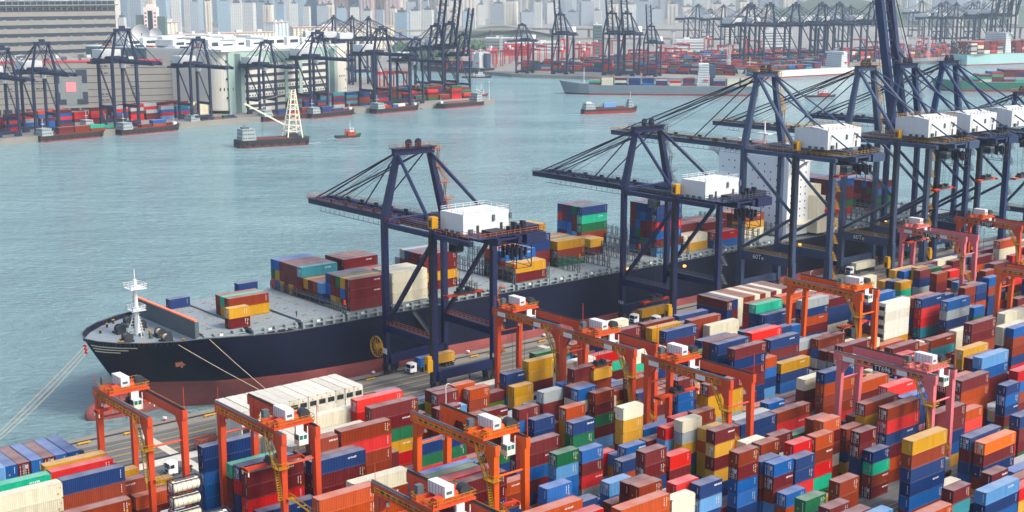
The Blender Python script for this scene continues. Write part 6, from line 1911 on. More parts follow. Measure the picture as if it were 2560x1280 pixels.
# a deck hand on the ship
def person(x, y, z, rot, top, legs_m, label):
    o = thing("person", label, "person", (x, y, z), rot)
    V = [((0, 0, .95), .15), ((0, 0, 1.2), .15), ((0, 0, 1.42), .17), ((0, 0, 1.52), .07), ((0.02, 0, 1.66), .105), ((.0, 0, 1.75), .08),
         ((0, .19, 1.42), .07), ((.02, .27, 1.15), .05), ((.14, .27, .92), .045), ((0, -.19, 1.42), .07), ((.02, -.27, 1.15), .05), ((.1, -.25, .9), .045),
         ((0, .1, .9), .105), ((.05, .11, .5), .075), ((0, .12, .07), .055), ((.14, .12, .04), .05), ((0, -.1, .9), .105), ((-.04, -.11, .5), .075), ((-.1, -.12, .07), .055), ((.04, -.12, .04), .05)]
    Ed = [(0, 1), (1, 2), (2, 3), (3, 4), (4, 5), (2, 6), (6, 7), (7, 8), (2, 9), (9, 10), (10, 11), (0, 12), (12, 13), (13, 14), (14, 15), (0, 16), (16, 17), (17, 18), (18, 19)]
    me = bpy.data.meshes.new("body"); me.from_pydata([v for v, r in V], Ed, [])
    b = bpy.data.objects.new("body", me); COL.objects.link(b)
    sk = b.modifiers.new("skin", 'SKIN')
    for i, (v, r) in enumerate(V): me.skin_vertices[0].data[i].radius = (r, r)
    me.skin_vertices[0].data[0].use_root = True
    ss = b.modifiers.new("sub", 'SUBSURF'); ss.levels = 1; ss.render_levels = 1
    dg = bpy.context.evaluated_depsgraph_get(); m2 = bpy.data.meshes.new_from_object(b.evaluated_get(dg))
    bpy.data.objects.remove(b)
    b = bpy.data.objects.new("body", m2); COL.objects.link(b); b.parent = o
    m2.materials.clear()
    for q in (top, legs_m, M['skin']): m2.materials.append(q)
    for p in m2.polygons: c = p.center; p.material_index = 1 if c.z < 0.95 else (2 if c.z > 1.5 or (abs(c.y) > 0.2 and c.z < 1.0) else 0)
    h = MB(); h.tube((0.02, 0, 1.72), (0.02, 0, 1.84), 0.14, 10, 0, 0.08); h.build("helmet", M['yellow'], o)
M['skin'] = mat("skin", srgb(190, 140, 110), 0.6, 0.05, 2.0)
person(178.2, 303.4, 17.38, R(200), M['dark'], M['navy_dark'], "deck hand in dark overalls and yellow helmet standing on the ship's hatch cover")
person(213.5, 272.6, 0.02, R(120), M['greyd'], M['navy_dark'], "dock worker in grey jacket standing at the landside foot of crane 162")
# ------------------------------------------------------------------ across the harbour: quay cranes
FF = 3292.9
def ground(px, D):
    """surveyed ground point at picture column px and viewing depth D"""
    return at(px, -23.3 + 104 * FF / D * 1.02, 0)
def on_line(px, A, B):
    """point of the line A-B (plan) seen at picture column px"""
    d = at(px, 300); a = Vector((A[0], A[1])); b = Vector((B[0], B[1])); e = b - a
    t = (a.x * d.y - a.y * d.x) / (e.y * d.x - e.x * d.y)
    return a + e * t
def far_crane_proto(up, paint):
    P = thing("quay_crane", "x", "crane", (0, 0, 0), 0, "quay cranes across the harbour")
    w, G, zg, za, gx, xc = 18, 20, 46, 67, 3.2, 9
    for x in (0, w):
        for y in (-G, 0):
            b = MB(); b.box(x - 0.9, x + 0.9, y - 0.9, y + 0.9, 1.2, zg); b.build("leg", paint, P)
        b = MB(); b.box(x - 0.7, x + 0.7, -G + 0.9, -0.9, 12.5, 14.7); b.build("portal_beam", paint, P)
        b = MB(); b.beam((x, -0.6, 15), (x, -G + 0.6, zg - 3), 0.9, 0.9); b.build("brace", paint, P)
    for y in (-G, 0):
        b = MB(); b.box(0, w, y - 0.8, y + 0.8, 2.0, 4.4); b.box(-1.5, 4, y - 0.7, y + 0.7, 0.2, 2.0); b.box(w - 4, w + 1.5, y - 0.7, y + 0.7, 0.2, 2.0); b.build("sill_beam", paint, P)
        b = MB(); b.box(0.9, w - 0.9, y - 0.8, y + 0.8, zg - 1.9, zg - 0.1); b.build("cross_beam", paint, P)
    b = MB()
    for s in (-gx, gx): b.box(xc + s - 0.7, xc + s + 0.7, -G - 18, 2, zg - 2, zg + 0.6)
    b.box(0, w, -G - 17, -G - 7, zg - 3.4, zg - 2.0); b.box(-0.7, 0.7, -G - 10, 0, zg - 1.7, zg + 0.2); b.box(w - 0.7, w + 0.7, -G - 10, 0, zg - 1.7, zg + 0.2)
    for k in range(9): b.box(xc - 5, xc + 5, -G + 2 * k, -G + 2 * k + 0.9, zg + 0.6, zg + 1.4 + (k % 3) * 0.5)
    b.build("girder", paint, P)
    b = MB()
    if up:
        for s in (-gx, gx): b.beam((xc + s, 3, zg), (xc + s, 3 + 50 * math.cos(R(79)), zg + 50 * math.sin(R(79))), 1.3, 2.0)
        for k in range(8):
            t = 4 + k * 6; b.beam((xc - gx, 3 + t * .19, zg + t * .98), (xc + gx, 3 + (t + 5) * .19, zg + (t + 5) * .98), 0.4, 0.4); b.beam((xc - gx, 3 + t * .19, zg + t * .98), (xc + gx, 3 + t * .19, zg + t * .98), 0.5, 0.5)
    else:
        for s in (-gx, gx): b.box(xc + s - 0.6, xc + s + 0.6, 2.2, 46, zg - 1.9, zg + 0.3)
        for k in range(7): b.box(xc - gx, xc + gx, 4 + 6.5 * k, 4.8 + 6.5 * k, zg - 1.2, zg + 0.9)
    b.build("boom", paint, P)
    for s, xb in ((-1, 0), (1, w)):
        b = MB(); b.beam((xb, 0, zg), (xc + s * 4.5, 0, za), 1.6, 1.9, 0, 1.2, 1.3); b.build("mast", paint, P)
        b = MB(); b.tube((xc + s * 4.5, -0.3, za - 0.5), (xb, -G, zg), 0.55, 6); b.build("back_stay", paint, P)
    b = MB(); b.box(xc - 6, xc + 6, -1.2, 1.2, za - 1.5, za + 0.6); b.box(xc - 2, xc + 2, -0.8, 0.8, za + 0.6, za + 2.4); b.build("apex_beam", paint, P)
    b = MB()
    for s in (-1, 1):
        if not up:
            for y in (42, 24, 14): b.tube((xc + s * 4, 0.5, za - 0.5), (xc + s * gx, y, zg + 0.3), 0.28, 5)
        else: b.tube((xc + s * 4, 0.5, za), (xc + s * gx, 3 + 30 * .19, zg + 30 * .98), 0.28, 5)
        b.tube((xc + s * 4.5, -0.5, za - 0.5), (xc + s * 5, -G - 17, zg + 1), 0.25, 5)
    b.build("stay", paint, P)
    b = MB(); b.box(1.5, w - 2, -G - 12, -G + 2, zg + 0.7, zg + 6.7); b.build("machinery_house", M['white_far'], P)
    b = MB(); b.box(xc - 4, xc - 1, -9, -5.5, zg - 5.6, zg - 2); b.build("operator_cab", M['white_far'], P)
    return P
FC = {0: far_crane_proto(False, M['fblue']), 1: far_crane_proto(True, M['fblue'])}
used_ = {0: False, 1: False}
def far_crane(up, p, yaw, label, s=1.0):
    """p: plan point under the middle of the waterside legs"""
    a = R(yaw); off = Vector((9 * s * math.cos(a), 9 * s * math.sin(a)))
    loc = (p[0] - off.x, p[1] - off.y, -0.2)
    if not used_[up]:
        used_[up] = True; o = FC[up]; o.location = loc; o.rotation_euler.z = a; o.scale = (s, s, s); o["label"] = label
    else: copy_tree(FC[up], None, loc, a, label, (s, s, s))
LQ = ((322, 964), (514, 992)); LQ2 = ((514, 992), (652, 1009)); LQ3 = ((652, 1009), (815, 1007))
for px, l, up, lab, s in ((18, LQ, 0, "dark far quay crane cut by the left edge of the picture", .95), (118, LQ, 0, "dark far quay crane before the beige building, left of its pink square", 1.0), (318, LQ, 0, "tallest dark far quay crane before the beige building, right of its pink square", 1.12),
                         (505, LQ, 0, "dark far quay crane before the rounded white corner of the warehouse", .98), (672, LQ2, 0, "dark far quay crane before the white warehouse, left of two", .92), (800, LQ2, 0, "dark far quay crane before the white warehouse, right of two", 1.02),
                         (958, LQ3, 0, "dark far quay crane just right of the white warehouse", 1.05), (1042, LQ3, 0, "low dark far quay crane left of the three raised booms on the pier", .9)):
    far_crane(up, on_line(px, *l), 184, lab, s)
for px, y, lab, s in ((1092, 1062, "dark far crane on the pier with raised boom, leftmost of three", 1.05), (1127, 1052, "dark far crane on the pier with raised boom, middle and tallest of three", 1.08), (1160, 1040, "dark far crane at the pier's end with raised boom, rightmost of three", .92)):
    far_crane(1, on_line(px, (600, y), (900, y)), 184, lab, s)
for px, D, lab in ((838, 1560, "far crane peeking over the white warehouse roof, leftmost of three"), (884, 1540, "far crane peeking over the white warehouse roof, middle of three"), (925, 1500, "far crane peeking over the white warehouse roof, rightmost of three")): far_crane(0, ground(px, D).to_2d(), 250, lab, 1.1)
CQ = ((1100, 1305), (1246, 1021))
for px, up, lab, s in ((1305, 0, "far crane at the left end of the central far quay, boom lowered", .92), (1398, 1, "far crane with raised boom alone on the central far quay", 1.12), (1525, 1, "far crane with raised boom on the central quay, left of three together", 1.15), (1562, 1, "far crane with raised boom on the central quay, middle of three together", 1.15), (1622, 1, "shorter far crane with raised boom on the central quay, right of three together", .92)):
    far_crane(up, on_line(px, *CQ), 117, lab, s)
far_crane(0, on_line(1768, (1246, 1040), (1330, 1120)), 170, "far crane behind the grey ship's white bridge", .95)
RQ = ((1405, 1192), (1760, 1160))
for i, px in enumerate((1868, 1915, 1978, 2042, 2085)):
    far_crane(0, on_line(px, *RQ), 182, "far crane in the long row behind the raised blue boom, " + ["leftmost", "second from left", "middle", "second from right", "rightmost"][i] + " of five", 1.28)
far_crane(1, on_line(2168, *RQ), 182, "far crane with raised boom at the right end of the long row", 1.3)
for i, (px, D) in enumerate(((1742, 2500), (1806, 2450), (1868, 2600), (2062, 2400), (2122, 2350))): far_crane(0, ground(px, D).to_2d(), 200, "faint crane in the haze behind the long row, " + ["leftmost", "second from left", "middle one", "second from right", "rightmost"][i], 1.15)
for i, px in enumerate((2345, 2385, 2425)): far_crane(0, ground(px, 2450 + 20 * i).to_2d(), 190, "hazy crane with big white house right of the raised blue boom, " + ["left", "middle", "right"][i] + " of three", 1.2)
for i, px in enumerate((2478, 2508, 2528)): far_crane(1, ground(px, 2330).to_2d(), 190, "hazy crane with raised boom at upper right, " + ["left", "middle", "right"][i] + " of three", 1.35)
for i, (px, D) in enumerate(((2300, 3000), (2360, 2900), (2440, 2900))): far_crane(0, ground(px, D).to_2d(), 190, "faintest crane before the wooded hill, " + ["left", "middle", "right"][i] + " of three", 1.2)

# ------------------------------------------------------------------ far yards: red gantries, lattice masts, stacks
def far_gantry(x, y, yaw, first=[None]):
    lab = "small red yard gantry crane among the stacks of the far terminal"
    if first[0] is None:
        P = thing("yard_gantry_crane", lab, "gantry crane", (0, 0, 0), 0, "red gantry cranes in the far terminal")
        for xx in (0, 7):
            b = MB()
            for yy in (0, 23): b.beam((xx, yy, 0.5), (xx, yy, 21), 1.1, 1.1)
            b.box(xx - 0.6, xx + 0.6, -1, 24, 21, 23); b.build("frame", M['far_red'], P)
        b = MB(); b.box(1, 6, 5, 11, 23, 24); b.box(0, 7, 6, 7, 22, 23); b.build("trolley", M['far_red'], P)
        b = MB(); b.box(2, 5, 6, 11, 24, 27); b.build("machinery_box", M['white_far'], P)
        first[0] = P; P.location = (x, y, -0.2); P.rotation_euler.z = yaw
    else: copy_tree(first[0], None, (x, y, -0.2), yaw)
rnd = random.Random(21)
for px, D in ((1150, 1760), (1180, 1820), (1215, 1880), (1235, 1800), (1262, 1900), (1290, 1830), (1318, 1960), (1345, 1880), (1362, 2000), (1392, 1820), (1415, 1930), (1436, 2040), (1448, 1800), (1470, 1900), (1484, 2020), (1500, 2100), (1610, 1850), (1640, 1930), (1655, 1780), (1690, 1760), (1700, 1900), (1720, 2050), (1830, 2000),
              (1850, 2250), (1900, 2200), (2200, 2150), (2230, 2080), (2265, 2050), (2290, 2150), (2160, 2250), (985, 1340), (1010, 1350), (935, 1330), (1330, 2200), (1400, 2250), (1560, 2200), (1760, 2300), (2330, 2300)):
    p = ground(px, D); far_gantry(p.x, p.y, R(rnd.choice((27, 27, -63))))
FCOL = [0, 0, 1, 1, 2, 3, 3, 5, 5, 6, 6, 11, 12, 9, 8, 0, 0, 3, 1, 5]
def far_block(p0, ux, nx, ny, tiers=(2, 5), gap=14.5, wd=2.9, mix=FCOL):
    """rows of stacks laid out along the direction ux from p0"""
    vx = Vector(ux).normalized(); vy = Vector((-vx.y, vx.x))
    for i in range(nx):
        for j in range(ny):
            if rnd.random() < 0.06: continue
            n = rnd.randint(*tiers); p = Vector(p0) + vx * (i * gap) + vy * (j * wd)
            for k in range(n):
                c = ORDER[rnd.choice(mix)]; m_ = STUFF[c]
                a, b, q = p, p + vx * 12.19, vy * 2.44; z0 = -0.2 + k * 2.62; z1 = z0 + 2.6
                pts = [a, b, b + q, a + q]
                m_.prism([(w.x, w.y) for w in pts], z0, z1)
cd_ = (0.457, -0.89)
for r_ in range(7):
    o_ = Vector((1100, 1305)) + Vector((0.89, 0.457)) * (62 + 42 * r_)
    far_block(o_ + Vector(cd_) * (-10 + 12 * r_ - 8), cd_, 22, 6, (2, 5))
for r_ in range(5): far_block((1400, 1240 + 42 * r_), (1, -0.06), 26, 6, (2, 5))
for r_ in range(4): far_block((1790, 1185 + 40 * r_), (1, 0.1), 26, 5, (2, 5))
far_block((345, 1006), (1, .15), 6, 7, (3, 5), mix=[3, 3, 0, 0, 6, 5, 3, 2, 9]); far_block((438, 1020), (1, .15), 5, 7, (3, 5), mix=[3, 3, 0, 0, 6, 5, 3, 6, 9]); far_block((496, 1034), (1, .15), 1, 6, (4, 4), mix=[3, 9]); far_block((478, 1020), (1, .15), 2, 4, (3, 4), mix=[9, 7, 6, 3, 11, 0]); far_block((520, 1040), (1, .1), 1, 3, (3, 4), mix=[8])
far_block((600, 1020), (1, .05), 3, 3, (3, 5), mix=[0, 5, 1, 11, 5]); far_block((632, 1022), (1, .05), 4, 4, (4, 5), mix=[0, 5, 1, 11, 5, 9]); far_block((700, 1030), (1, .0), 8, 6, (2, 5), mix=[0, 3, 1, 5, 12, 0]); far_block((705, 1052), (1, .0), 8, 5, (2, 5), mix=[0, 3, 1, 5, 12, 0]); far_block((300, 1000), (1, .15), 3, 5, (2, 3), mix=[3, 3, 6, 9, 2])
def lattice_mast(px, D, h, lab):
    p = ground(px, D); o = thing("lattice_mast", lab, "mast", (p.x, p.y, -0.2), 0, "white lattice masts")
    b = MB(); w = 1.6
    for sx in (-w, w):
        for sy in (-w, w): b.beam((sx, sy, 0), (sx, sy, h), 0.35, 0.35)
    n = int(h / 4)
    for k in range(n):
        z0, z1 = h * k / n, h * (k + 1) / n
        for a, c in (((-w, -w), (w, -w)), ((w, -w), (w, w)), ((w, w), (-w, w)), ((-w, w), (-w, -w))): b.beam((a[0], a[1], z0), (c[0], c[1], z1), 0.22, 0.22); b.beam((a[0], a[1], z1), (c[0], c[1], z1), 0.2, 0.2)
    b.build("lattice", M['white_far'], o)
    b = MB(); b.box(-2.4, 2.4, -2.4, 2.4, h, h + 1.0); b.build("lamp_platform", M['greyd'], o)
lattice_mast(1821, 1690, 37, "white lattice mast just right of the grey ship's bridge"); lattice_mast(2263, 2020, 36, "white lattice mast right of the raised blue boom, left of two"); lattice_mast(2320, 2020, 36, "white lattice mast right of the raised blue boom, right of two")
lattice_mast(1682, 2100, 40, "faint white lattice mast among the far red gantries"); lattice_mast(1252, 2000, 36, "white lattice mast by the far gantry frame, right of the pier")
p = ground(1238, 1300); b = MB(); b.tube((0, 0, 0), (0, 0, 17), 0.35, 8, 0, 0.2); b.box(-0.5, 0.5, -0.5, 0.5, 17, 17.8)
tag(b.build("light_pole", M['white_far'], loc=(812, 1003, -0.2)), "thin white light pole near the end of the far pier", "light pole")
b = MB(); b.box(0, 7, 0, 3, 0, 2.8); b.box(-0.2, 7.2, -0.2, 3.2, 2.8, 3.0); tag(b.build("pier_hut", M['hull_dark'], loc=(798, 1004, -0.2)), "small dark hut on the tip of the far pier", "hut")
for k, px in enumerate((1015, 1060, 1100, 1140)): pass

# ------------------------------------------------------------------ vessels
def hull_shape(o, L, B, Hd, m_up, m_lo, boot=1.2, sharp=0.22, flare=1.0, bow_rise=1.5, names=("hull", "boot_topping")):
    """symmetrical hull, bow at +x, waterline at z=0"""
    n = 14
    def half(t, z):
        s = 1.0
        e = (1 - t) / sharp
        if e < 1: s = max(0.0, math.sin(e * math.pi / 2)) ** (0.75 if z > boot else 1.1)
        if t < 0.06: s *= 0.75 + 0.25 * t / 0.06
        return max(0.02, B / 2 * s)
    def sheet(z0f, z1f, mm, nm):
        mb = MB(); vs = []; fs = []
        for i in range(n + 1):
            t = i / n; t = 1 - (1 - t) ** 1.6
            for s in (-1, 1):
                for z, fl in ((z0f(t), 0), (z1f(t), 1)):
                    x = -L / 2 + L * t + (flare * (z / max(Hd, .1)) * max(0, (t - 0.8) / 0.2)); vs.append((x, s * half(t, z), z))
        for i in range(n):
            a = i * 4; b_ = a + 4
            fs += [(a, a + 1, b_ + 1, b_), (a + 2, b_ + 2, b_ + 3, a + 3)]
        fs += [(0, 2, 3, 1), (n * 4, n * 4 + 1, n * 4 + 3, n * 4 + 2)]
        for i in range(n): a = i * 4; b_ = a + 4; fs.append((a + 1, a + 3, b_ + 3, b_ + 1))
        mb.add(vs, fs); mb.build(nm, mm, o)
    top = lambda t: Hd + (bow_rise * max(0, (t - 0.75) / 0.25) ** 1.5)
    sheet(lambda t: -0.6, lambda t: boot, m_lo, names[1]); sheet(lambda t: boot + 0.01, top, m_up, names[0])
def vessel(name, label, cat, bow, stern, z=SEA):
    b, s = Vector(bow), Vector(stern); c = (b + s) / 2; d = b - s
    return thing(name, label, cat, (c.x, c.y, z), math.atan2(d.y, d.x), "ships in the harbour"), d.length
def house(o, x0, x1, y0, y1, z, levels, name="deckhouse", m=None, step=0.8):
    b = MB(); g = MB()
    for k in range(levels):
        e = step * k; b.box(x0 + e * 0.6, x1 - e, y0 + e * 0.5, y1 - e * 0.5, z + 2.6 * k, z + 2.6 * k + 2.5); b.box(x0 + e * .6 - 0.3, x1 - e + 0.3, y0 + e * .5 - 0.3, y1 - e * .5 + 0.3, z + 2.6 * k + 2.5, z + 2.6 * k + 2.62)
        n = max(2, int((x1 - x0) / 2))
        for q in range(n):
            xx = x0 + e * 0.6 + 0.6 + q * (x1 - x0 - e * 1.6 - 1.0) / n
            for yy, s in ((y0 + e * .5, -1), (y1 - e * .5, 1)): g.box(xx, xx + 0.8, min(yy, yy + s * .05), max(yy, yy + s * .05), z + 2.6 * k + 1.2, z + 2.6 * k + 2.0)
        m_ = max(2, int((y1 - y0) / 2))
        for q in range(m_):
            yy = y0 + e * .5 + 0.5 + q * (y1 - y0 - e - 0.8) / m_
            g.box(x1 - e, x1 - e + 0.05, yy, yy + 0.8, z + 2.6 * k + 1.2, z + 2.6 * k + 2.0); g.box(x0 + e * .6 - 0.05, x0 + e * .6, yy, yy + 0.8, z + 2.6 * k + 1.2, z + 2.6 * k + 2.0)
    h = b.build(name, m or M['deckhouse'], o); g.build("window", M['glass'], h)
    return z + 2.6 * levels
def deck_box(o, x, y, z, L_, c):
    """one far container, laid into the mass of stacked containers"""
    a = o.rotation_euler.z; ca, sa = math.cos(a), math.sin(a); ox, oy, oz = o.location
    STUFF[ORDER[c]].prism([(ox + px * ca - py * sa, oy + px * sa + py * ca) for px, py in ((x, y), (x + L_, y), (x + L_, y + 2.44), (x, y + 2.44))], oz + z, oz + z + 2.58)
def deck_boxes(o, cells, z):
    for (x, y, t, cols) in cells:
        for k, c in enumerate(reversed(cols)): deck_box(o, x, y, z + 2.6 * k, CLEN[t], c)
M['deckhouse'] = mat("weathered deckhouse paint", deep(186, 196, 198, 0.62), 0.6, 0.15, 0.4, streak=True, rust=0.25)
def barge(label, bow, stern, B, boxes, dh=(2, 2), Hd=4.2, low=None, fenders=True, dh_m=None, cargo_z=1.9):
    o, L = vessel("barge", label, "barge", bow, stern)
    hull_shape(o, L, B, Hd, M['hull_dark'], low or M['barge_red'], 1.0, 0.14, 1.0, 1.0)
    zt = house(o, -L / 2 + 1.5, -L / 2 + 1.5 + 8.5, -B / 2 + 1.2, B / 2 - 1.2, Hd, dh[0], m=dh_m)
    b = MB(); b.tube((-L / 2 + 5, 0, zt), (-L / 2 + 5, 0, zt + 7), 0.18, 6); b.box(-L / 2 + 4, -L / 2 + 6, -1.5, 1.5, zt + 3, zt + 3.2); b.build("mast", M['white_far'], o)
    b = MB()
    for s in (-1, 1): b.box(-L / 2 + 11, L / 2 - 6, s * (B / 2 - 0.5) - 0.15, s * (B / 2 - 0.5) + 0.15, Hd, Hd + 0.9)
    b.box(-L / 2 + 11, L / 2 - 6, -B / 2 + 0.6, B / 2 - 0.6, Hd - 0.1, Hd + 0.06); b.build("hold_coaming", M['deck_red'], o)
    b = MB(); b.tube((L / 2 - 4, 0, Hd), (L / 2 - 4, 0, Hd + 5.5), 0.15, 6); b.box(L / 2 - 5.5, L / 2 - 2.5, -1.8, 1.8, Hd + 0.4, Hd + 2.4); b.build("bow_gear", M['white_far'], o)
    if fenders:
        b = MB()
        for k in range(int(L / 5)): x = -L / 2 + 4 + 5 * k; b.tube((x, -B / 2 - 0.35, 1.5), (x, -B / 2 + 0.05, 1.5), 0.8, 10)
        b.build("tyre_fender", M['tyre'], o)
    deck_boxes(o, [(x * L / 2, y, t, c) for x, y, t, c in boxes], Hd + 0.07)
    return o
q = lambda px, py: at(px, py, SEA).to_2d()
barge("red and black barge carrying maroon containers and a mint green one, far left", (405, 968), (352, 961), 13, [(-.42, -4.2, '4', [0, 0]), (-.42, -1.6, '4', [0, 1]), (.06, -4.2, '4', [1, 1]), (.06, -1.6, '4', [0, 0]), (.54, -4.2, '4', [10, 1]), (.54, -1.6, '4', [1])], (2, 2))
barge("black barge with a blue container over terracotta ones, second from left", (470, 974), (416, 965), 13, [(-.3, -3, '4', [0]), (-.3, 0, '2', [2]), (.05, -4.2, '4', [6, 2]), (.05, -1.5, '4', [6, 2]), (.5, -3, '2', [0])], (2, 2))
barge("older barge moored behind the blue and terracotta one, green container on deck", (440, 984), (392, 978), 12, [(-.2, -3, '4', [10]), (.3, -1, '4', [3])], (3, 2))
barge("low black barge with small green and blue containers at its bow", (535, 1000), (486, 992), 12, [(-.45, -3, '4', [12]), (.4, -3.5, '2', [12]), (.6, -3.5, '2', [5]), (-.5, 0, '2', [5])], (2, 2))
barge("barge with navy and red containers behind the floating crane's tower", (612, 996), (552, 990), 13, [(-.45, -4, '4', [5, 5]), (-.1, -4, '4', [5, 3]), (-.1, -1.4, '4', [5, 3]), (.4, -3, '4', [1, 0])], (2, 2))
barge("grey and red barge with two long navy containers, right of the floating crane", (650, 997), (598, 988), 13, [(-.5, -4, '4', [5, 5]), (-.02, -4, '4', [5]), (-.02, -1.4, '4', [5])], (2, 2), low=M['barge_red'])
barge("black barge with one blue and one red and white container near the pier", (722, 998), (667, 990), 13, [(-.2, -3.5, '2', [6]), (.0, 0, '4', [8]), (-.55, -2, '2', [3])], (2, 2))
barge("empty red decked barge near the pier's tip", (742, 993), (798, 999), 13, [], (3, 2))
# floating sheerlegs crane
o, L = vessel("crane_barge", "floating crane barge with tall cream lattice tower and tyre fenders", "crane barge", (498, 824), (446, 834))
hull_shape(o, L, 17, 5.2, M['hull_dark'], M['deck_red'], 1.6, 0.05, 0.5, 0.2)
b = MB(); b.box(-L / 2 + 13, L / 2 - 13, -7.4, 7.4, 5.2, 5.8); b.build("hold_coaming", M['deck_red'], o)
zt = house(o, -L / 2 + 2.5, -L / 2 + 12.5, -6.5, 6.5, 5.2, 3, step=0.3)
b = MB(); b.tube((-L / 2 + 6, 0, zt), (-L / 2 + 6, 0, zt + 4), 0.2, 6); b.box(-L / 2 + 4, -L / 2 + 9, -2.5, 2.5, zt, zt + 1.2); b.build("mast", M['greyd'], o)
b = MB(); tx = L / 2 - 10
base = [(tx - 7, -6), (tx + 4, -6), (tx + 4, 6), (tx - 7, 6)]; topp = [(tx - 1.4, -1), (tx + 1.2, -1), (tx + 1.2, 1), (tx - 1.4, 1)]; zb, ztop = 5.2, 39
for i in range(4):
    b.beam((base[i][0], base[i][1], zb), (topp[i][0], topp[i][1], ztop), 0.7, 0.7)
    j = (i + 1) % 4; n = 9
    for k in range(n):
        t0, t1 = (k / n) ** 0.9, ((k + 1) / n) ** 0.9
        P0 = [base[i][0] + (topp[i][0] - base[i][0]) * t0, base[i][1] + (topp[i][1] - base[i][1]) * t0, zb + (ztop - zb) * t0]
        P1 = [base[j][0] + (topp[j][0] - base[j][0]) * t1, base[j][1] + (topp[j][1] - base[j][1]) * t1, zb + (ztop - zb) * t1]
        P2 = [base[i][0] + (topp[i][0] - base[i][0]) * t1, base[i][1] + (topp[i][1] - base[i][1]) * t1, zb + (ztop - zb) * t1]
        if k % 2: b.beam(P0, P1, 0.28, 0.28)
        b.beam(P2, P1, 0.42, 0.42)
b.build("lattice_tower", M['cream'], o)
b = MB(); b.beam((tx - 5.5, 0, 13.5), (tx - 33, 0, 29), 1.0, 1.0); b.beam((tx - 33, 0, 29), (tx - 36, 0, 30.6), 1.2, 1.2); b.tube((tx - 34, 0, 29.6), (tx, 0, 38), 0.08, 4); b.build("boom", M['cream'], o)
b = MB(); b.box(tx - 5, tx + 2, -3.5, 3.5, 3.4, 8); b.box(tx - 1.5, tx + 1, -1.2, 1.2, 38, 40); b.tube((tx - 3, -4.5, 6), (tx - 3, 4.5, 6), 1.6, 12); b.build("winch_house", M['dark'], o)
b = MB()
for k in range(8): x = -L / 2 + 3 + k * 6.6; b.tube((x, -9.0, 2.2), (x, -8.5, 2.2), 1.25, 12)
b.build("tyre_fender", M['tyre'], o)
M['tug_green'] = mat("dark green tug hull", deep(40, 82, 62, 0.5), 0.6, 0.15, 0.3)
# tugs, coaster and small craft
def tug(label, bow, stern, m_hull, cab_m, B=7.5, mast_m=None, name="tugboat"):
    o, L = vessel(name, label, "tug" if name == "tugboat" else "boat", bow, stern)
    hull_shape(o, L, B, 1.9, m_hull, M['barge_red'], 0.4, 0.35, 0.8, 1.3)
    h = house(o, -L * .02, L * .28, -B * .28, B * .28, 1.9, 1, "wheelhouse", cab_m, 0.3); house(o, L * .06, L * .22, -B * .2, B * .2, h, 1, "bridge", M['white_far'], 0.2)
    b = MB(); b.tube((-L * .08, 0, 1.9), (-L * .08, 0, 6.5), 0.7, 10); b.build("funnel", cab_m, o)
    b = MB(); b.tube((L * .1, 0, 6.8), (L * .1, 0, 13), 0.16, 6); b.beam((L * .1, -1.5, 9.5), (L * .1, 1.5, 9.5), 0.15, 0.15); b.build("mast", mast_m or M['white_far'], o)
    b = MB()
    for k in range(5): b.tube((-L * .4 + k * L * .15, -B / 2 - .25, 1.2), (-L * .4 + k * L * .15, -B / 2 + .1, 1.2), 0.6, 10)
    b.build("tyre_fender", M['tyre'], o)
tug("small green tug with orange and white wheelhouse right of the floating crane", (551, 836), (532, 840), M['tug_green'], M['orange'])
tug("small tug with red mast seen between the tall blue cranes' stays", (1141, 838), (1116, 856), M['hull_dark'], M['far_red'], mast_m=M['far_red'])
tug("white decked tug beside the dark ship's stern beyond the pier", (1062, 1308), (1032, 1330), M['hull_dark'], M['white_far'])
tug("tiny red and white boat just right of the pier's raised cranes", (872, 1080), (862, 1092), M['barge_red'], M['white_far'], 4.5, name="harbour_boat")
tug("small dark work boat half hidden behind the raised blue boom", tuple(ground(2188, 1560).to_2d()), tuple(ground(2172, 1568).to_2d()), M['hull_dark'], M['white_far'])
o, L = vessel("coaster", "small black and red coaster carrying one pale blue container", "ship", tuple(q(1590, 280)), tuple(q(1456, 285)))
hull_shape(o, L, 11, 4.2, M['hull_dark'], M['barge_red'], 2.3, 0.16, 1.2, 1.6)
house(o, -L / 2 + 1.5, -L / 2 + 11, -4.2, 4.2, 4.2, 2); house(o, L / 2 - 9, L / 2 - 4, -3, 3, 4.6, 3, "bow_house")
b = MB(); b.tube((L / 2 - 6, 0, 11), (L / 2 - 6, 0, 19), 0.18, 6); b.box(-L / 2 + 3, -L / 2 + 8, -2, 2, 9.4, 10.6); b.build("mast", M['white_far'], o)
b = MB()
for s in (-1, 1): b.box(-L / 2 + 12, L / 2 - 10, s * 4.6 - .15, s * 4.6 + .15, 4.2, 5.6)
b.box(-L / 2 + 12, L / 2 - 10, -4.4, 4.4, 4.1, 4.3); b.build("hold_coaming", M['deck_red'], o)
deck_boxes(o, [(-7, -3.2, '4', [7, 7]), (-7, -0.6, '4', [7])], 4.3)
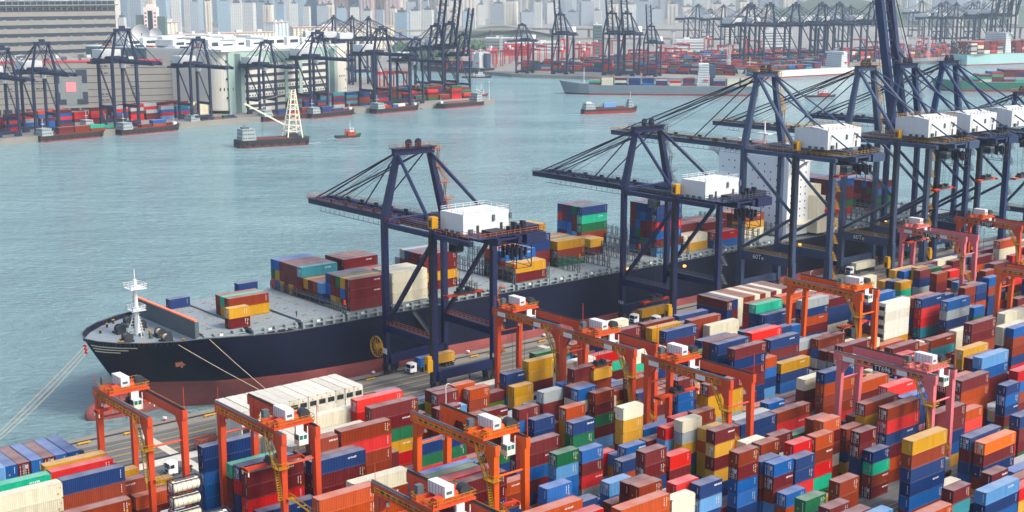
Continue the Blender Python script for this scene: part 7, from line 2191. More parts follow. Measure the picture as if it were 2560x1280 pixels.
def boxship(label, bow, stern, B, Hd, m_hull, m_lo, cells, sup=None, sup_h=7, mast_x=None, boot=1.6, rise=4.0, sharp=0.15, rnds=3, tiers=(2, 4), mix=FCOL, name="container_ship", side=1, funnel=True):
    o, L = vessel(name, label, "container ship", bow, stern)
    hull_shape(o, L, B, Hd, m_hull, m_lo, boot, sharp, 4.0, rise)
    b = MB()
    for k in range(int(L * .86 / 6.5)): b.box(-L * .47 + k * 6.5, -L * .47 + k * 6.5 + 0.9, -B / 2 + .1, -B / 2 + .7, Hd, Hd + 1.4)
    b.box(-L * .47, L * .36, -B / 2 + .7, B / 2 - .7, Hd, Hd + 0.7); b.build("hatch_cover", M['grey'], o)
    if sup is not None:
        x0 = sup * L; house(o, x0, x0 + 13, -B / 2 + 1.5, B / 2 - 1.5, Hd, sup_h, "superstructure", M['white_far'], 0.25)
        b = MB(); zt = Hd + 2.6 * sup_h; b.box(x0 + 8, x0 + 11.5, -B / 2 - .5, B / 2 + .5, zt - 2.4, zt - 0.2); b.tube((x0 + 9, 0, zt), (x0 + 9, 0, zt + 8), 0.4, 8, 0, .15); b.box(x0 + 8, x0 + 10, -3, 3, zt + 3, zt + 3.5); b.build("bridge_wing", M['white_far'], o)
        if funnel: b = MB(); b.box(x0 - 6, x0 - 0.5, -4, 4, Hd, zt - 1.5); b.build("funnel", M['steelblue'], o)
        b = MB(); b.box(x0 + 1, x0 + 6, side * (B / 2 - .8) - .6, side * (B / 2 - .8) + .6, Hd + 6, Hd + 7.6); b.build("lifeboat", M['lifeboat'], o)
    if mast_x is not None:
        b = MB(); b.tube((mast_x * L, 0, Hd + 1), (mast_x * L, 0, Hd + 19), 0.55, 8, 0, .25); b.box(mast_x * L - 1.2, mast_x * L + 1.2, -1.2, 1.2, Hd + 12, Hd + 12.4); b.build("foremast", M['white_far'], o)
    rr = random.Random(rnds); n = int((B - 3) / 2.5)
    for c in cells:
        t0, cols = c[0], c[1]; x = t0 * L
        for j in range(n):
            y = (B / 2 - 4.0 - j * 2.5) if side > 0 else (-B / 2 + 1.6 + j * 2.5)
            cs = cols if (j == 0 and cols) else list(rr.choice(mix) for _ in range(max(1, (len(cols) if cols else rr.randint(*tiers)) - (rr.random() < .2))))
            for k, cc in enumerate(reversed(cs)): deck_box(o, x, y, Hd + 0.75 + 2.6 * k, 12.19, cc)
    return o
g0, g1 = q(1412, 234), Vector((1098, 905))
o = boxship("grey container ship under way with white bridge near its stern", tuple(g0), tuple(g1), 27, 9.5, M['hull_grey'], M['barge_red'],
        [(-.47, [8, 8, 8]), (-.40, [8, 8, 8]), (-.33, [9, 5, 0]), (-.175, [0, 5, 1]), (-.105, [3, 8]), (-.035, [5, 0]), (.035, [5, 5, 6]), (.105, [5, 5, 5]), (.175, [0, 8, 5]), (.245, [8, 8, 8]), (.31, [10, 0])], sup=-.25, sup_h=9, mast_x=.40, rise=5)

o = boxship("long white hulled ship moored below the row of far cranes", tuple(q(1850, 198)), tuple(q(2118, 183)), 30, 9.0, M['hull_white'], M['barge_red'],
        [(.0, [0, 0]), (.08, [6, 5]), (.16, [1, 5]), (.24, [5, 0]), (-.08, [5, 11]), (-.16, [5, 0, 0])], sup=-.42, sup_h=8, mast_x=.42, rise=3)
o = boxship("green container ship coming in from the right edge, red boot topping", tuple(q(2338, 226)), tuple(Vector((1437, 700))), 32, 10, M['hull_green'], M['barge_red'],
        [(.26, [10, 0]), (.19, [0, 10, 8]), (.12, [3, 10, 0, 0]), (.05, [0, 0, 0, 9, 0]), (-.02, [1, 5, 0, 9, 10]), (-.09, [0, 3, 5, 0, 10]), (-.16, [0, 5, 0, 9, 0]), (-.40, [10, 0, 8, 10]), (-.47, [10, 0, 8, 10])], sup=-.30, sup_h=12, mast_x=.38, rise=4, boot=2.2)
o = boxship("huge pale green container ship stacked high, moored at upper right", (2160, 1010), tuple(q(2395, 163)), 44, 16, M['hull_pale'], M['barge_red'],
        [(-.49, [0, 0, 0, 0, 1, 0, 0]), (-.455, [0, 0, 1, 0, 0, 0, 0]), (-.42, [0, 0, 9, 0, 8, 0, 9]), (-.385, [0, 0, 0, 0, 0, 9, 0]), (-.35, [0, 3, 0, 0, 0, 9, 9]), (-.25, [0, 0, 0, 0, 0, 8, 0]), (-.215, [0, 0, 0, 0, 0, 0, 0]), (-.18, [0, 0, 8, 0, 0, 0, 0]), (-.145, [0, 0, 0, 0, 0, 0]), (-.11, [0, 0, 3, 0, 0, 0, 0])], sup=-.31, sup_h=12, rise=3, rnds=8, mix=[0, 0, 0, 0, 1, 0, 9, 0, 3, 8], funnel=False)
o = boxship("dark hulled ship moored beyond the pier, cream superstructure at its stern", (1092, 1500), (1112, 1372), 26, 7.5, M['hull_dark'], M['barge_red'], [(-.28, [5, 5, 6]), (-.16, [0, 5, 6]), (-.04, [0, 1, 0]), (.08, [0, 0, 0]), (.2, [5, 0, 5])], sup=-.44, sup_h=8, rise=3)

M['foam'] = mat("wake foam", srgb(196, 214, 216), 0.6, 0.2, 0.3)
def wake(bow, stern, L, w, label):
    """churned water streaming off a vessel's stern"""
    b_, s_ = Vector(bow), Vector(stern); d = (s_ - b_).normalized(); nrm = Vector((-d.y, d.x)); mb = MB(); rr = random.Random(int(L))
    for k in range(46):
        t = rr.random() ** 1.6 * L; off = rr.uniform(-1, 1) * (w * 0.4 + t * 0.05); p = s_ + d * t + nrm * off; l_ = rr.uniform(1.0, 3.2); h_ = rr.uniform(0.10, 0.28)
        q_ = [p - d * l_, p + nrm * h_, p + d * l_, p - nrm * h_]; mb.add([(v.x, v.y, SEA + 0.05) for v in q_], [(0, 1, 2, 3)])
    for side_ in (-1, 1):
        for k in range(14):
            t = k * 1.6 + rr.uniform(0, 1); p = b_ + d * t + nrm * side_ * (w * 0.25 + t * 0.22); l_ = rr.uniform(0.7, 1.8)
            q_ = [p - d * l_, p + nrm * 0.22, p + d * l_, p - nrm * 0.22]; mb.add([(v.x, v.y, SEA + 0.05) for v in q_], [(0, 1, 2, 3)])
    o = mb.build("wake", M['foam']); o["kind"] = "structure"
wake((551, 836), (532, 840), 45, 8, ""); wake((446, 834), (498, 824), 12, 14, ""); wake(tuple(q(1590, 280)), tuple(q(1456, 285)), 60, 10, ""); wake((1141, 838), (1116, 856), 70, 8, ""); wake(tuple(g0), tuple(g1), 60, 24, "")
# ------------------------------------------------------------------ buildings across the harbour
def facade(name, wall, win, fh=3.2, cw=3.4, wf=0.5, cf=0.6, rough=0.7, var=0.06):
    """wall with rows of windows: fh storey height, cw bay width, wf/cf window share"""
    m = bpy.data.materials.new(name); m.use_nodes = True
    n = m.node_tree.nodes; l = m.node_tree.links; b = n["Principled BSDF"]; b.inputs["Roughness"].default_value = rough
    tc = n.new("ShaderNodeTexCoord"); sx = n.new("ShaderNodeSeparateXYZ"); l.new(tc.outputs["Object"], sx.inputs[0])
    def mth(op, x, y=0.0):
        q_ = n.new("ShaderNodeMath"); q_.operation = op
        for i, v in enumerate((x, y)):
            if isinstance(v, (int, float)): q_.inputs[i].default_value = v
            else: l.new(v, q_.inputs[i])
        return q_.outputs[0]
    hz_ = mth('LESS_THAN', mth('FRACT', mth('MULTIPLY', sx.outputs[2], 1 / fh)), wf)
    hx_ = mth('LESS_THAN', mth('FRACT', mth('MULTIPLY', mth('ADD', sx.outputs[0], sx.outputs[1]), 1 / cw)), cf)
    f = mth('MULTIPLY', hz_, hx_)
    ge = n.new("ShaderNodeNewGeometry"); sn = n.new("ShaderNodeSeparateXYZ"); l.new(ge.outputs["Normal"], sn.inputs[0])
    f = mth('MULTIPLY', f, mth('LESS_THAN', mth('ABSOLUTE', sn.outputs[2]), 0.5))
    nz = n.new("ShaderNodeTexNoise"); nz.inputs["Scale"].default_value = 0.05; l.new(tc.outputs["Object"], nz.inputs[0])
    mr = n.new("ShaderNodeMapRange"); mr.inputs[3].default_value = 1 - var * 2; mr.inputs[4].default_value = 1 + var * 2; l.new(nz.outputs["Fac"], mr.inputs[0])
    hs = n.new("ShaderNodeHueSaturation"); hs.inputs["Color"].default_value = wall; l.new(mr.outputs[0], hs.inputs["Value"])
    mx = n.new("ShaderNodeMix"); mx.data_type = 'RGBA'; l.new(f, mx.inputs[0]); l.new(hs.outputs[0], mx.inputs[6]); mx.inputs[7].default_value = win
    l.new(mx.outputs[2], b.inputs["Base Color"]); return m
M['beige'] = mat("beige concrete wall", deep(172, 168, 158, 0.56, 0.7), 0.85, 0.10, 0.05, streak=True)
M['band'] = mat("dark window band", srgb(44, 56, 70), 0.4, 0.3, 0.3)
M['greenpanel'] = mat("grey green panel", srgb(140, 164, 156), 0.6, 0.06, 0.1, streak=True)
M['greendark'] = mat("dark grey green panel", srgb(84, 104, 104), 0.6, 0.08, 0.1)
M['whitewall'] = mat("white rendered wall", deep(222, 220, 208, 0.72, 1.0), 0.7, 0.08, 0.06, streak=True)
M['pinkpanel'] = mat("pink panel", srgb(232, 132, 138), 0.6, 0.05, 0.2)
M['redband'] = mat("red parapet band", srgb(196, 50, 70), 0.6, 0.1, 0.2)
M['screen'] = mat("grey screen wall", deep(150, 158, 158, 0.6), 0.5, 0.12, 0.3)
def oriented(name, label, A, B, cat="building"):
    """building whose front runs from A to B (plan); local x along the front, local y away from us"""
    A = Vector(A); B = Vector(B); d = B - A
    return thing(name, label, cat, (A.x, A.y, -0.2), math.atan2(d.y, d.x)), d.length
def along(o, L, A, B, px):
    p = on_line(px, A, B); return (p - Vector(A)).length * (1 if (p - Vector(A)).dot(Vector(B) - Vector(A)) > 0 else -1)
# long beige container freight building
A_ = tuple(ground(-170, 1094).to_2d()); B_ = tuple(ground(452, 1160).to_2d())
o, L = oriented("warehouse_building", "long low beige warehouse with a pink square in a dark cross and red parapet", A_, B_)
b = MB(); b.box(0, L, 0.5, 110, 5.5, 44.5); w = b.build("wall", M['beige'], o)
b = MB()
for k in range(int(L / 9)): b.box(k * 9, k * 9 + 1.6, 0.2, 2, 0, 5.5)
b.box(0, L, 1.2, 2.0, 0, 5.5, 1); b.box(0, L, 0.0, 0.9, 5.5, 7.2, 0); b.build("colonnade", [M['beige'], M['band']], o)
b = MB()
for k, z in enumerate((9.5, 14.5, 20.5, 26.5, 32.5, 38.5)):
    b.box(2, L - 6, 0.40, 0.5, z, z + 0.55)
    for j in range(int(L / 26)):
        if (j * 5 + k * 3) % 4 < 2: b.box(j * 26 + 5, j * 26 + 8, 0.38, 0.5, z + 1.6, z + 2.7); b.box(j * 26 + 9, j * 26 + 12, 0.38, 0.5, z + 1.6, z + 2.7)
b.build("window_strip", M['band'], w)
x0, x1 = along(o, L, A_, B_, 142), along(o, L, A_, B_, 224); xm = (x0 + x1) / 2; hw = (x1 - x0) / 2
b = MB(); b.box(x0, x1, 0.25, 0.45, 8, 38.5); b.build("screen_panel", M['screen'], w)
for sx in (-1, 1):
    for z0, z1, zz0, zz1 in ((33, 38, 26.5, 33), (8.5, 13, 13, 19)):
        b = MB(); xa, xb = sorted((xm + sx * hw, xm + sx * hw * 0.32)); b.box(xa, xb, 0.12, 0.25, z0, z1); xa, xb = sorted((xm + sx * hw, xm + sx * hw * 0.68)); b.box(xa, xb, 0.12, 0.25, zz0, zz1); b.build("corner_panel", M['band'], w)
b = MB(); b.box(xm - hw * .3, xm + hw * .3, 0.1, 0.25, 19.5, 27.5); b.build("pink_panel", M['pinkpanel'], w)
b = MB(); b.box(0, L - 14, -0.1, 1.2, 44.5, 46.0); b.build("parapet", M['redband'], o)
b = MB(); rnd = random.Random(5)
for k in range(60): x = rnd.uniform(2, L - 10); y = rnd.uniform(4, 100); s = rnd.uniform(1.5, 4); b.box(x, x + s * 1.6, y, y + s, 44.5, 44.5 + rnd.uniform(1.2, 3.2), k % 3)
b.build("roof_plant", [M['greyd'], M['white_far'], M['beige']], o)
# upper beige block behind it
A_ = tuple(ground(-130, 1215).to_2d()); B_ = tuple(ground(301, 1330).to_2d())
o, L = oriented("warehouse_building", "big beige block with dark horizontal window bands behind the low warehouse", A_, B_)
b = MB(); z = 40
for k in range(6): b.box(0, L, 0, 120, z, z + 4.3); z += 8.0
b.box(0, L, 0, 120, z, z + 2.0); b.box(0, L, 0, 120, 0, 40)
for k in range(int(L / 13)):
    for j in range(5): b.box(k * 13 + 5, k * 13 + 8.0, -0.08, 0.0, 40 + 8 * j, 45 + 8 * j, 1)
w = b.build("wall", [M['beige'], M['screen']], o)
b = MB(); z = 44.3
for k in range(6): b.box(0.3, L - 0.3, 0.35, 119, z + 0.01, z + 3.69); z += 8.0
b.build("window_band", M['band'], o)
b = MB(); b.box(-2, L + 2, -3, 122, 90, 91); b.box(0, L, 1, 2, 91, 94.5, 1)
for k in range(int(L / 6)): b.box(k * 6, k * 6 + 0.5, -2, -1.5, 86, 94, 0)
b.box(0, L, -2.2, -1.6, 94.2, 94.8, 0); b.build("roof", [M['screen'], M['band']], o)
# white multi storey warehouse with grey green panels
A_ = tuple(at(590, 283, 0).to_2d()); B_ = tuple(at(846, 255, 0).to_2d())
o, L = oriented("warehouse_building", "white warehouse with rounded corner, grey green panels and many white roof houses", A_, B_)
Hh = 53.0
b = MB(); b.box(0, L, 0.6, 170, 0, Hh); w = b.build("wall", M['whitewall'], o)
u = lambda px: along(o, L, A_, B_, px)
b = MB(); r_ = 17.0
pts = [(0.0, 0.0)] + [(-r_ * math.sin(a) * 0.9, r_ - r_ * math.cos(a)) for a in [i * math.pi / 2 / 10 for i in range(1, 11)]] + [(-r_ * .9, 90), (0, 90)]
b.prism(pts[::-1], 3.0, Hh); b.build("rounded_corner", M['whitewall'], o)
b = MB()
for k in range(5): t = -2.2 - k * 2.3; yy = r_ - math.sqrt(max(0, r_ * r_ - (t / .9) ** 2)); b.box(t - .5, t + .5, yy - 0.25, yy + 0.6, 20, 22.2)
for z in (13, 29, 38, 44): b.box(-8.0, -6.9, 1.2, 3.0, z, z + 1.6)
b.build("corner_window", M['band'], o)
b = MB(); b.box(u(576) , 0, 0.0, 0.7, 0, Hh - 1); b.box(0, u(616), -0.1, 0.6, 0, Hh - 1); b.box(u(616), u(820), -0.1, 0.6, Hh - 12, Hh - 1); b.box(u(820), u(845), -0.1, 0.6, 0, Hh - 1)
for px in (716, 752): b.box(u(px), u(px) + 4.2, -0.1, 0.6, 0, Hh - 12)
b.build("green_panel", M['greenpanel'], w)
for bx in ((u(592), u(606), -0.25, -0.1, 0, Hh - 2), (u(827), u(839), -0.25, -0.1, 0, Hh - 2), (u(680), u(756), -0.2, -0.1, Hh - 11.5, Hh - 1.5)): b = MB(); b.box(*bx); b.build("dark_panel", M['greendark'], w)
b = MB(); z = 3.5
for k in range(6): b.box(u(616), u(820), 0.25, 0.6, z, z + 2.6); z += 6.6
b.build("ramp_opening", M['band'], w)
b = MB()
for row, z in enumerate((13.5, 20.2)):
    for k in range(30): x = u(616) + 2 + k * (u(820) - u(616) - 4) / 30; b.box(x, x + 1.2, 0.2, 0.6, z, z + 1.3)
b.build("window", M['band'], w)
b = MB(); b.box(L, L + 13, 0.0, 168, 0, Hh + 2); b.build("end_tower", M['whitewall'], o)
b = MB()
for z in (12, 20, 30, 38, 46): b.box(L + 10.5, L + 11.6, -0.1, 0.0, z, z + 1.5)
for k in range(4): b.box(L + 2 + 2.6 * k, L + 3.2 + 2.6 * k, -0.1, 0.0, 24, 25.3)
b.build("tower_window", M['band'], o)
b = MB(); b.box(-15, L + 13, -0.4, 170, Hh, Hh + 2.0); b.build("roof_slab", M['white_far'], o)
rnd = random.Random(9)
for k in range(30):
    x = -8 + (k % 10) * 17 + rnd.uniform(-3, 3); y = 22 + (k // 10) * 48 + rnd.uniform(-4, 4)
    if x > L - 12: continue
    b = MB(); wd = rnd.uniform(13, 19); hh = rnd.uniform(5.5, 8); b.box(x, x + wd, y, y + 22, Hh + 2, Hh + 2 + hh); q_ = b.build("roof_house", M['white_far'], o)
    b = MB(); b.box(x + 4, x + wd - 2, y - 0.1, y, Hh + 4, Hh + hh - 0.3); b.build("louvre", M['band'], q_)
b = MB(); b.box(-16, -0.2, 90, 168, 0, Hh + 1); b.build("rear_wing", M['greendark'], o)
b = MB()
for z in (10, 17, 24): b.box(-16.2, -16, 100, 112, z, z + 3)
b.build("wing_window", M['band'], o)
b = MB(); rnd = random.Random(3)
for k in range(9): y = 30 + k * 14; b.box(-11, -8, y, y + 9, Hh + 1, Hh + 3.6, k % 4)
b.build("parked_trailer", [M['rail_orange'], M['steelblue'], M['white_far'], M['greyd']], o)
# satellite dishes behind the roof
for px, D, s, lab in ((361, 1500, 10, "large white satellite dish behind the beige block's right end"), (396, 1520, 7.5, "smaller white satellite dish right of the large one")):
    p = ground(px, D); o = thing("satellite_dish", lab, "dish", (p.x, p.y, 48), R(-38), "satellite dishes")
    b = MB(); n = 18; vs = [(0, 0, s * 0.9)]; fs = []
    for i in range(1, 5):
        for j in range(n):
            a = 2 * math.pi * j / n; rr = s * i / 4; vs.append((rr * math.cos(a), -1.2 * (i / 4) ** 2 * s * .25, s * 0.9 + rr * math.sin(a)))
    fs += [(0, 1 + j, 1 + (j + 1) % n) for j in range(n)]
    for i in range(3):
        for j in range(n): fs.append((1 + i * n + j, 1 + (i + 1) * n + j, 1 + (i + 1) * n + (j + 1) % n, 1 + i * n + (j + 1) % n))
    vs2 = [(v[0], v[1] + 0.15, v[2]) for v in vs]; nv = len(vs); fs += [tuple(nv + i for i in f) for f in fs]; b.add(vs + vs2, fs)
    b.build("dish", M['white_far'], o)
    b = MB(); b.tube((0, 1, -48), (0, 1, s * .9), s * 0.14, 8); b.build("pedestal", M['greyd'], o)
# skyline
TW = {'glass': facade("blue glass tower", deep(150, 176, 190, 0.85, 0.85), deep(122, 154, 174, 0.85, 0.85), 4.0, 3.0, .6, .7, .35), 'pale': facade("pale tower", deep(205, 206, 200, 0.8), deep(140, 154, 164, 0.8), 3.2, 4.4, .5, .5), 'teal': facade("teal glass tower", srgb(98, 160, 166), srgb(84, 148, 156), 4, 5, .5, .5, .35),  # tower walls and windows paled, distance haze partly put into their colours
      'pink': facade("pink brown tower", srgb(188, 164, 156), srgb(142, 148, 156), 3.0, 5.0, .55, .45), 'cream': facade("cream tower", deep(222, 214, 198, 0.8), deep(146, 158, 166, 0.8), 3.0, 6.0, .6, .42), 'grey': facade("grey tower", deep(164, 172, 178, 0.8), deep(122, 138, 152, 0.8), 3.3, 4.2, .5, .6), 'dark': facade("dark blue tower", deep(120, 146, 168, 0.85, 0.85), deep(106, 132, 156, 0.85, 0.85), 3.6, 3.4, .5, .7, .35)}
TN = {'glass': "blue glass", 'pale': "pale grey white", 'teal': "teal glass", 'pink': "pink brown", 'cream': "cream white", 'grey': "grey blue", 'dark': "dark blue"}
OD = ["first", "second", "third", "fourth", "fifth", "sixth", "seventh", "eighth", "ninth", "tenth", "eleventh", "twelfth", "thirteenth", "fourteenth", "fifteenth", "sixteenth", "seventeenth", "eighteenth", "nineteenth", "twentieth"]
TENS = {2: ("twenty", "twentieth"), 3: ("thirty", "thirtieth"), 4: ("forty", "fortieth"), 5: ("fifty", "fiftieth"), 6: ("sixty", "sixtieth"), 7: ("seventy", "seventieth"), 8: ("eighty", "eightieth")}
def ordinal(i):
    n = i + 1
    if n <= 20: return OD[i]
    a, b = divmod(n, 10)
    return TENS[a][1] if b == 0 else TENS[a][0] + " " + OD[b - 1]
cnt_ = {}
def tower(px0, px1, D, kind, h, steps=1, yaw=None):
    D *= 1.3; h *= 1.35
    p = ground((px0 + px1) / 2, D); w_ = (px1 - px0) * D / FF
    low = "low" if h < 100 else "tall"
    i = cnt_.get((kind, low), 0); cnt_[kind, low] = i + 1
    lab = ordinal(i) + " " + low + " " + TN[kind] + " high rise from the left in the hazy skyline"
    o = thing("tower_block", lab, "high rise", (p.x, p.y, -0.2), R(-40 + (8 if i % 2 else -6)) if yaw is None else R(yaw), "high rises of the skyline")
    d_ = min(w_, 45)
    b = MB(); b.box(-w_ / 2, w_ / 2, -d_ / 2, d_ / 2, 0, h)
    if steps > 1:
        n = max(2, int(w_ / 9))
        for k in range(n):
            x = -w_ / 2 + w_ * (k + .5) / n; b.box(x - w_ / n * .28, x + w_ / n * .28, -d_ / 2 - 2.5, -d_ / 2, 0, h - 3)
    b.build("wall", TW[kind], o)
    b = MB(); b.box(-w_ * .3, w_ * .3, -d_ * .3, d_ * .3, h, h + 5); b.box(-w_ * .1, w_ * .1, -d_ * .1, d_ * .1, h + 5, h + 10); b.build("roof_plant", M['greyd'], o)
# left to right; columns surveyed from the photograph
T_ = [(-40, 8, 2300, 'cream', 150), (10, 58, 2500, 'pink', 142), (60, 92, 2600, 'pale', 150), (94, 134, 2450, 'grey', 128), (136, 172, 2300, 'pale', 130), (176, 214, 3000, 'cream', 220), (216, 262, 2900, 'dark', 210), (262, 298, 2700, 'cream', 180),
      (300, 326, 3100, 'glass', 260), (328, 372, 3600, 'teal', 320), (374, 404, 3300, 'grey', 260), (405, 434, 3200, 'pink', 240), (436, 444, 3400, 'pale', 260), (445, 466, 3000, 'dark', 250), (467, 484, 3300, 'cream', 260), (476, 506, 2700, 'glass', 118), (507, 520, 3300, 'grey', 260), (517, 532, 3500, 'cream', 270), (533, 546, 3200, 'glass', 250), (548, 558, 3400, 'pale', 280),
      (558, 582, 3000, 'pale', 250), (583, 597, 3100, 'dark', 250), (598, 616, 3700, 'cream', 280), (608, 628, 2900, 'dark', 130), (618, 654, 3100, 'glass', 260), (656, 690, 2900, 'glass', 235), (691, 722, 3200, 'grey', 250), (714, 728, 2900, 'pale', 140), (730, 770, 3300, 'glass', 270), (772, 796, 3000, 'dark', 250),
      (797, 836, 2900, 'pink', 240), (838, 872, 2950, 'pink', 240), (874, 902, 3000, 'glass', 240), (904, 938, 2900, 'pink', 240), (940, 966, 2950, 'pink', 240), (968, 1006, 2900, 'pink', 245), (1008, 1028, 3300, 'cream', 260), (1030, 1048, 3400, 'grey', 270), (1050, 1072, 3300, 'cream', 260), (1074, 1100, 3350, 'cream', 260), (1102, 1132, 3300, 'cream', 260), (1136, 1154, 3500, 'pale', 260), (1158, 1180, 3450, 'cream', 260), (1182, 1200, 3400, 'pale', 260),
      (1136, 1188, 3050, 'cream', 92), (1205, 1300, 3800, 'pale', 90), (1212, 1240, 4600, 'grey', 300), (1245, 1268, 4700, 'pale', 280), (1274, 1312, 4500, 'pale', 290), (1318, 1348, 4600, 'cream', 290), (1352, 1400, 4700, 'grey', 290), (1405, 1440, 4500, 'pale', 280), (1446, 1500, 4800, 'pale', 290), (1505, 1540, 4600, 'cream', 280), (1546, 1590, 4700, 'grey', 280), (1596, 1650, 4600, 'pale', 290),
      (1652, 1682, 4400, 'cream', 280), (1686, 1722, 4500, 'grey', 280), (1726, 1780, 4700, 'grey', 290), (1784, 1830, 4800, 'pale', 270), (1834, 1890, 4900, 'grey', 270), (1896, 1960, 5000, 'pale', 280), (1966, 2030, 5100, 'grey', 280), (2036, 2100, 5200, 'pale', 280), (2106, 2180, 5200, 'grey', 280), (2260, 2330, 5400, 'pale', 270), (2340, 2420, 5500, 'grey', 280), (2430, 2500, 5500, 'pale', 280), (2506, 2590, 5600, 'grey', 280)]
for k in range(30):
    x_ = 300 + k * 30 + (k * 37 % 17); T_.append((x_, x_ + 16 + (k * 13 % 15), 2150 + (k * 211 % 600), ('pale', 'grey', 'cream', 'glass', 'pale')[k % 5], 36 + (k * 29 % 30)))
rs_ = random.Random(31)
for k in range(74):
    x_ = 1190 + k * 19 + rs_.uniform(-6, 6); T_.append((x_, x_ + rs_.uniform(14, 26), rs_.uniform(3500, 4300), rs_.choice(('pale', 'grey', 'pale', 'cream', 'grey')), rs_.uniform(190, 260)))
for k in range(26):
    x_ = 300 + k * 34 + rs_.uniform(-8, 8); T_.append((x_, x_ + rs_.uniform(20, 34), rs_.uniform(3700, 4300), rs_.choice(('pale', 'grey', 'cream', 'pink', 'glass')), rs_.uniform(220, 290)))
for k in range(44):
    x_ = 1010 + k * 36 + rs_.uniform(-10, 10); T_.append((x_, x_ + rs_.uniform(16, 40), rs_.uniform(2900, 3400), rs_.choice(('pale', 'grey', 'cream')), rs_.uniform(26, 60)))
T_.sort(key=lambda t: t[0])
for t in T_: tower(*t, steps=2 if t[3] in ('pink', 'cream') else 1)
def slab(px0, px1, D, h, label, wall, n=14, yaw=None, name="housing_block"):
    """long housing slab with projecting bays"""
    A_ = ground(px0, D); B_ = ground(px1, D * 1.03); o, L = oriented(name, label, A_.to_2d(), B_.to_2d())
    b = MB(); b.box(0, L, 0, 16, 0, h); w = b.build("wall", wall, o)
    b = MB()
    for k in range(n): x = L * (k + .5) / n; b.box(x - L / n * .27, x + L / n * .27, -2.2, 0, 0, h - 1.5)
    b.build("bay", wall, o)
    b = MB(); b.box(-1, L + 1, -2.6, 17, h, h + 1.4, 0); b.box(L * .3, L * .4, 4, 10, h + 1.4, h + 5, 1); b.box(L * .7, L * .78, 4, 10, h + 1.4, h + 5, 1); b.build("roof", [M['pinkroof'], M['white_far']], o)
M['pinkroof'] = mat("tiled pink roof", srgb(186, 160, 152), 0.8, 0.1, 0.2)
WC = facade("housing wall cream", srgb(222, 214, 192), srgb(110, 128, 142), 2.9, 3.2, .55, .45)
WG = facade("housing wall grey", srgb(196, 204, 206), srgb(112, 134, 150), 2.9, 3.2, .55, .5)
slab(732, 985, 2350, 40, "long cream housing slab below the pink brown towers", WC, 26)
slab(556, 688, 2250, 33, "cream housing slab above the white roofs, left of the long slab", WC, 14)
slab(508, 572, 2150, 32, "grey white housing slab above the white roofs, half hidden", WG, 8)
slab(430, 512, 2050, 36, "pale blue grey housing slab right of the pink and white tower", WG, 9)
slab(684, 722, 2600, 42, "small pale housing block between the two cream slabs", WG, 4)
slab(300, 345, 1900, 46, "pale apartment block just right of the big beige block", WG, 5)
slab(416, 446, 2200, 52, "cream office block right of the pink and white tower", WC, 3)
o = thing("tower_block", "pink and white tower with grey centre strip behind the satellite dishes", "high rise", tuple(ground(385, 1900)), R(-38))
b = MB(); b.box(-9, 9, -8, 8, 0, 81); b.box(-21, -9, -6, 8, 0, 70, 1); b.box(9, 20, -6, 8, 0, 68, 1); b.box(-6, 6, -3, 6, 81, 85, 0); b.build("wall", [mat("pale pink wall", srgb(224, 204, 196), 0.7, 0.05), M['greendark']], o)
b = MB(); b.box(-3.5, 3.5, -8.1, -8.0, 8, 76)
for k in range(12):
    for x in (-7.8, 5.2): b.box(x, x + 2.6, -8.1, -8.0, 10 + 5.6 * k, 12 + 5.6 * k)
b.build("window", M['band'], o)
for px0, px1, D, h, lab, kk in ((1280, 1330, 2300, 14, "far white shed roof behind the left central crane", 'white_far'), (1330, 1400, 2250, 17, "far white warehouse under the lone raised boom crane", 'white_far'), (1262, 1328, 2150, 20, "orange red shed behind the left central crane", 'lifeboat'), (1484, 1505, 2150, 49, "dark blue grey slab tower behind the central raised cranes", 'greendark'), (1030, 1046, 1750, 26, "small dark tower with orange lit top on the green slope", 'greendark'), (1690, 1760, 2300, 20, "white terminal shed left of the long crane row", 'white_far'), (1900, 1980, 2500, 30, "white terminal building behind the long crane row", 'white_far'), (1808, 1836, 2900, 42, "pale cream building above the far crane row's left end", 'whitewall'), (1215, 1300, 2200, 26, "grey block framed by the far red gantry at left of centre", 'screen')):
    A_ = ground(px0, D); B_ = ground(px1, D); o, L = oriented("terminal_building", lab, A_.to_2d(), B_.to_2d())
    b = MB(); b.box(0, L, 0, 30, 0, h); w = b.build("wall", M[kk], o)
    b = MB()
    for z in range(4, int(h) - 2, 5): b.box(1, L - 1, -0.1, 0, z, z + 1.6)
    b.build("window_strip", M['band'], w); b = MB(); b.box(-.5, L + .5, -.5, 30.5, h, h + 1); b.box(L * .3, L * .5, 8, 20, h + 1, h + 4); b.build("roof", M['white_far'], o)
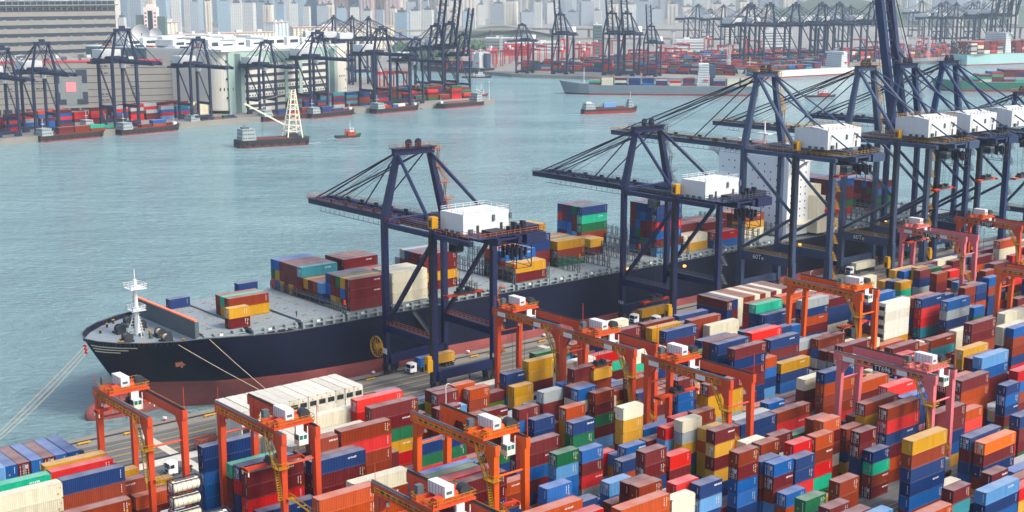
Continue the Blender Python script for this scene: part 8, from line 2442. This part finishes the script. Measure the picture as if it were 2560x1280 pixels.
# viaducts
def viaduct(pts, z, wd, label):
    o = thing("viaduct", label, "bridge", (0, 0, 0), 0, "motorway viaducts")
    b = MB()
    for a, c in zip(pts, pts[1:]): b.beam((a.x, a.y, z), (c.x, c.y, z), wd, 2.4); b.beam((a.x, a.y, z + 1.8), (c.x, c.y, z + 1.8), wd + 0.6, 0.9)
    b.build("deck", M['concrete'], o)
    b = MB()
    for a, c in zip(pts, pts[1:]):
        n = max(1, int((c - a).length / 60))
        for k in range(n): p = a.lerp(c, (k + .5) / n); b = MB(); b.beam((p.x, p.y, 0), (p.x, p.y, z - 1), 4, 4); b.build("pier", M['concrete'], o)
viaduct([ground(px, D) for px, D in ((960, 2750), (1120, 2850), (1330, 2950), (1520, 2900), (1760, 2850))], 20, 24, "upper grey motorway viaduct crossing behind the far cranes")
viaduct([ground(px, D) for px, D in ((1000, 2450), (1200, 2550), (1480, 2600), (1720, 2600))], 11, 20, "lower grey motorway viaduct nearer the far red gantries")
viaduct([ground(px, D) for px, D in ((2080, 3100), (2260, 3000), (2480, 2950), (2620, 2900))], 24, 22, "hazy viaduct in front of the wooded hill at upper right")
# trees on the far slope: one mass of small crowns that reads as woodland
M['leaf'] = mat("woodland leaves", srgb(58, 84, 56), 0.9, 0.35, 0.05)
wb_ = MB(); rnd = random.Random(17)
for k in range(1500):
    px = rnd.uniform(985, 1260); D = rnd.uniform(1900, 2450) if px < 1150 else rnd.uniform(2350, 2600); p = ground(px, D)
    s = rnd.uniform(3.0, 7.5); z = max(0, 26 * (1 - ((p.x - 1900) ** 2 / 190 ** 2 + (p.y - 2330) ** 2 / 150 ** 2))) + rnd.uniform(0, 4)
    vs = []
    for q_ in range(6):
        a = q_ * 1.047 + rnd.uniform(-.3, .3); vs.append((p.x + s * rnd.uniform(.6, 1.1) * math.cos(a), p.y + s * rnd.uniform(.6, 1.1) * math.sin(a), z + s * rnd.uniform(.3, .9)))
    vs += [(p.x + rnd.uniform(-1, 1), p.y + rnd.uniform(-1, 1), z + s * rnd.uniform(1.2, 1.8)), (p.x, p.y, z - 1)]
    wb_.add(vs, [(i, (i + 1) % 6, 6) for i in range(6)] + [((i + 1) % 6, i, 7) for i in range(6)])
wo = wb_.build("woodland", M['leaf']); wo["kind"] = "stuff"
# ------------------------------------------------------------------ every remaining stacked container as one mass
sm = MB(); mats_ = []
for i, k in enumerate(STUFF):
    mats_.append(CMS[k]); o_ = len(sm.v); sm.v += STUFF[k].v; sm.f += [[q + o_ for q in f] for f in STUFF[k].f]; sm.m += [i] * len(STUFF[k].f)
so_ = sm.build("container_stacks", mats_); so_["kind"] = "stuff"
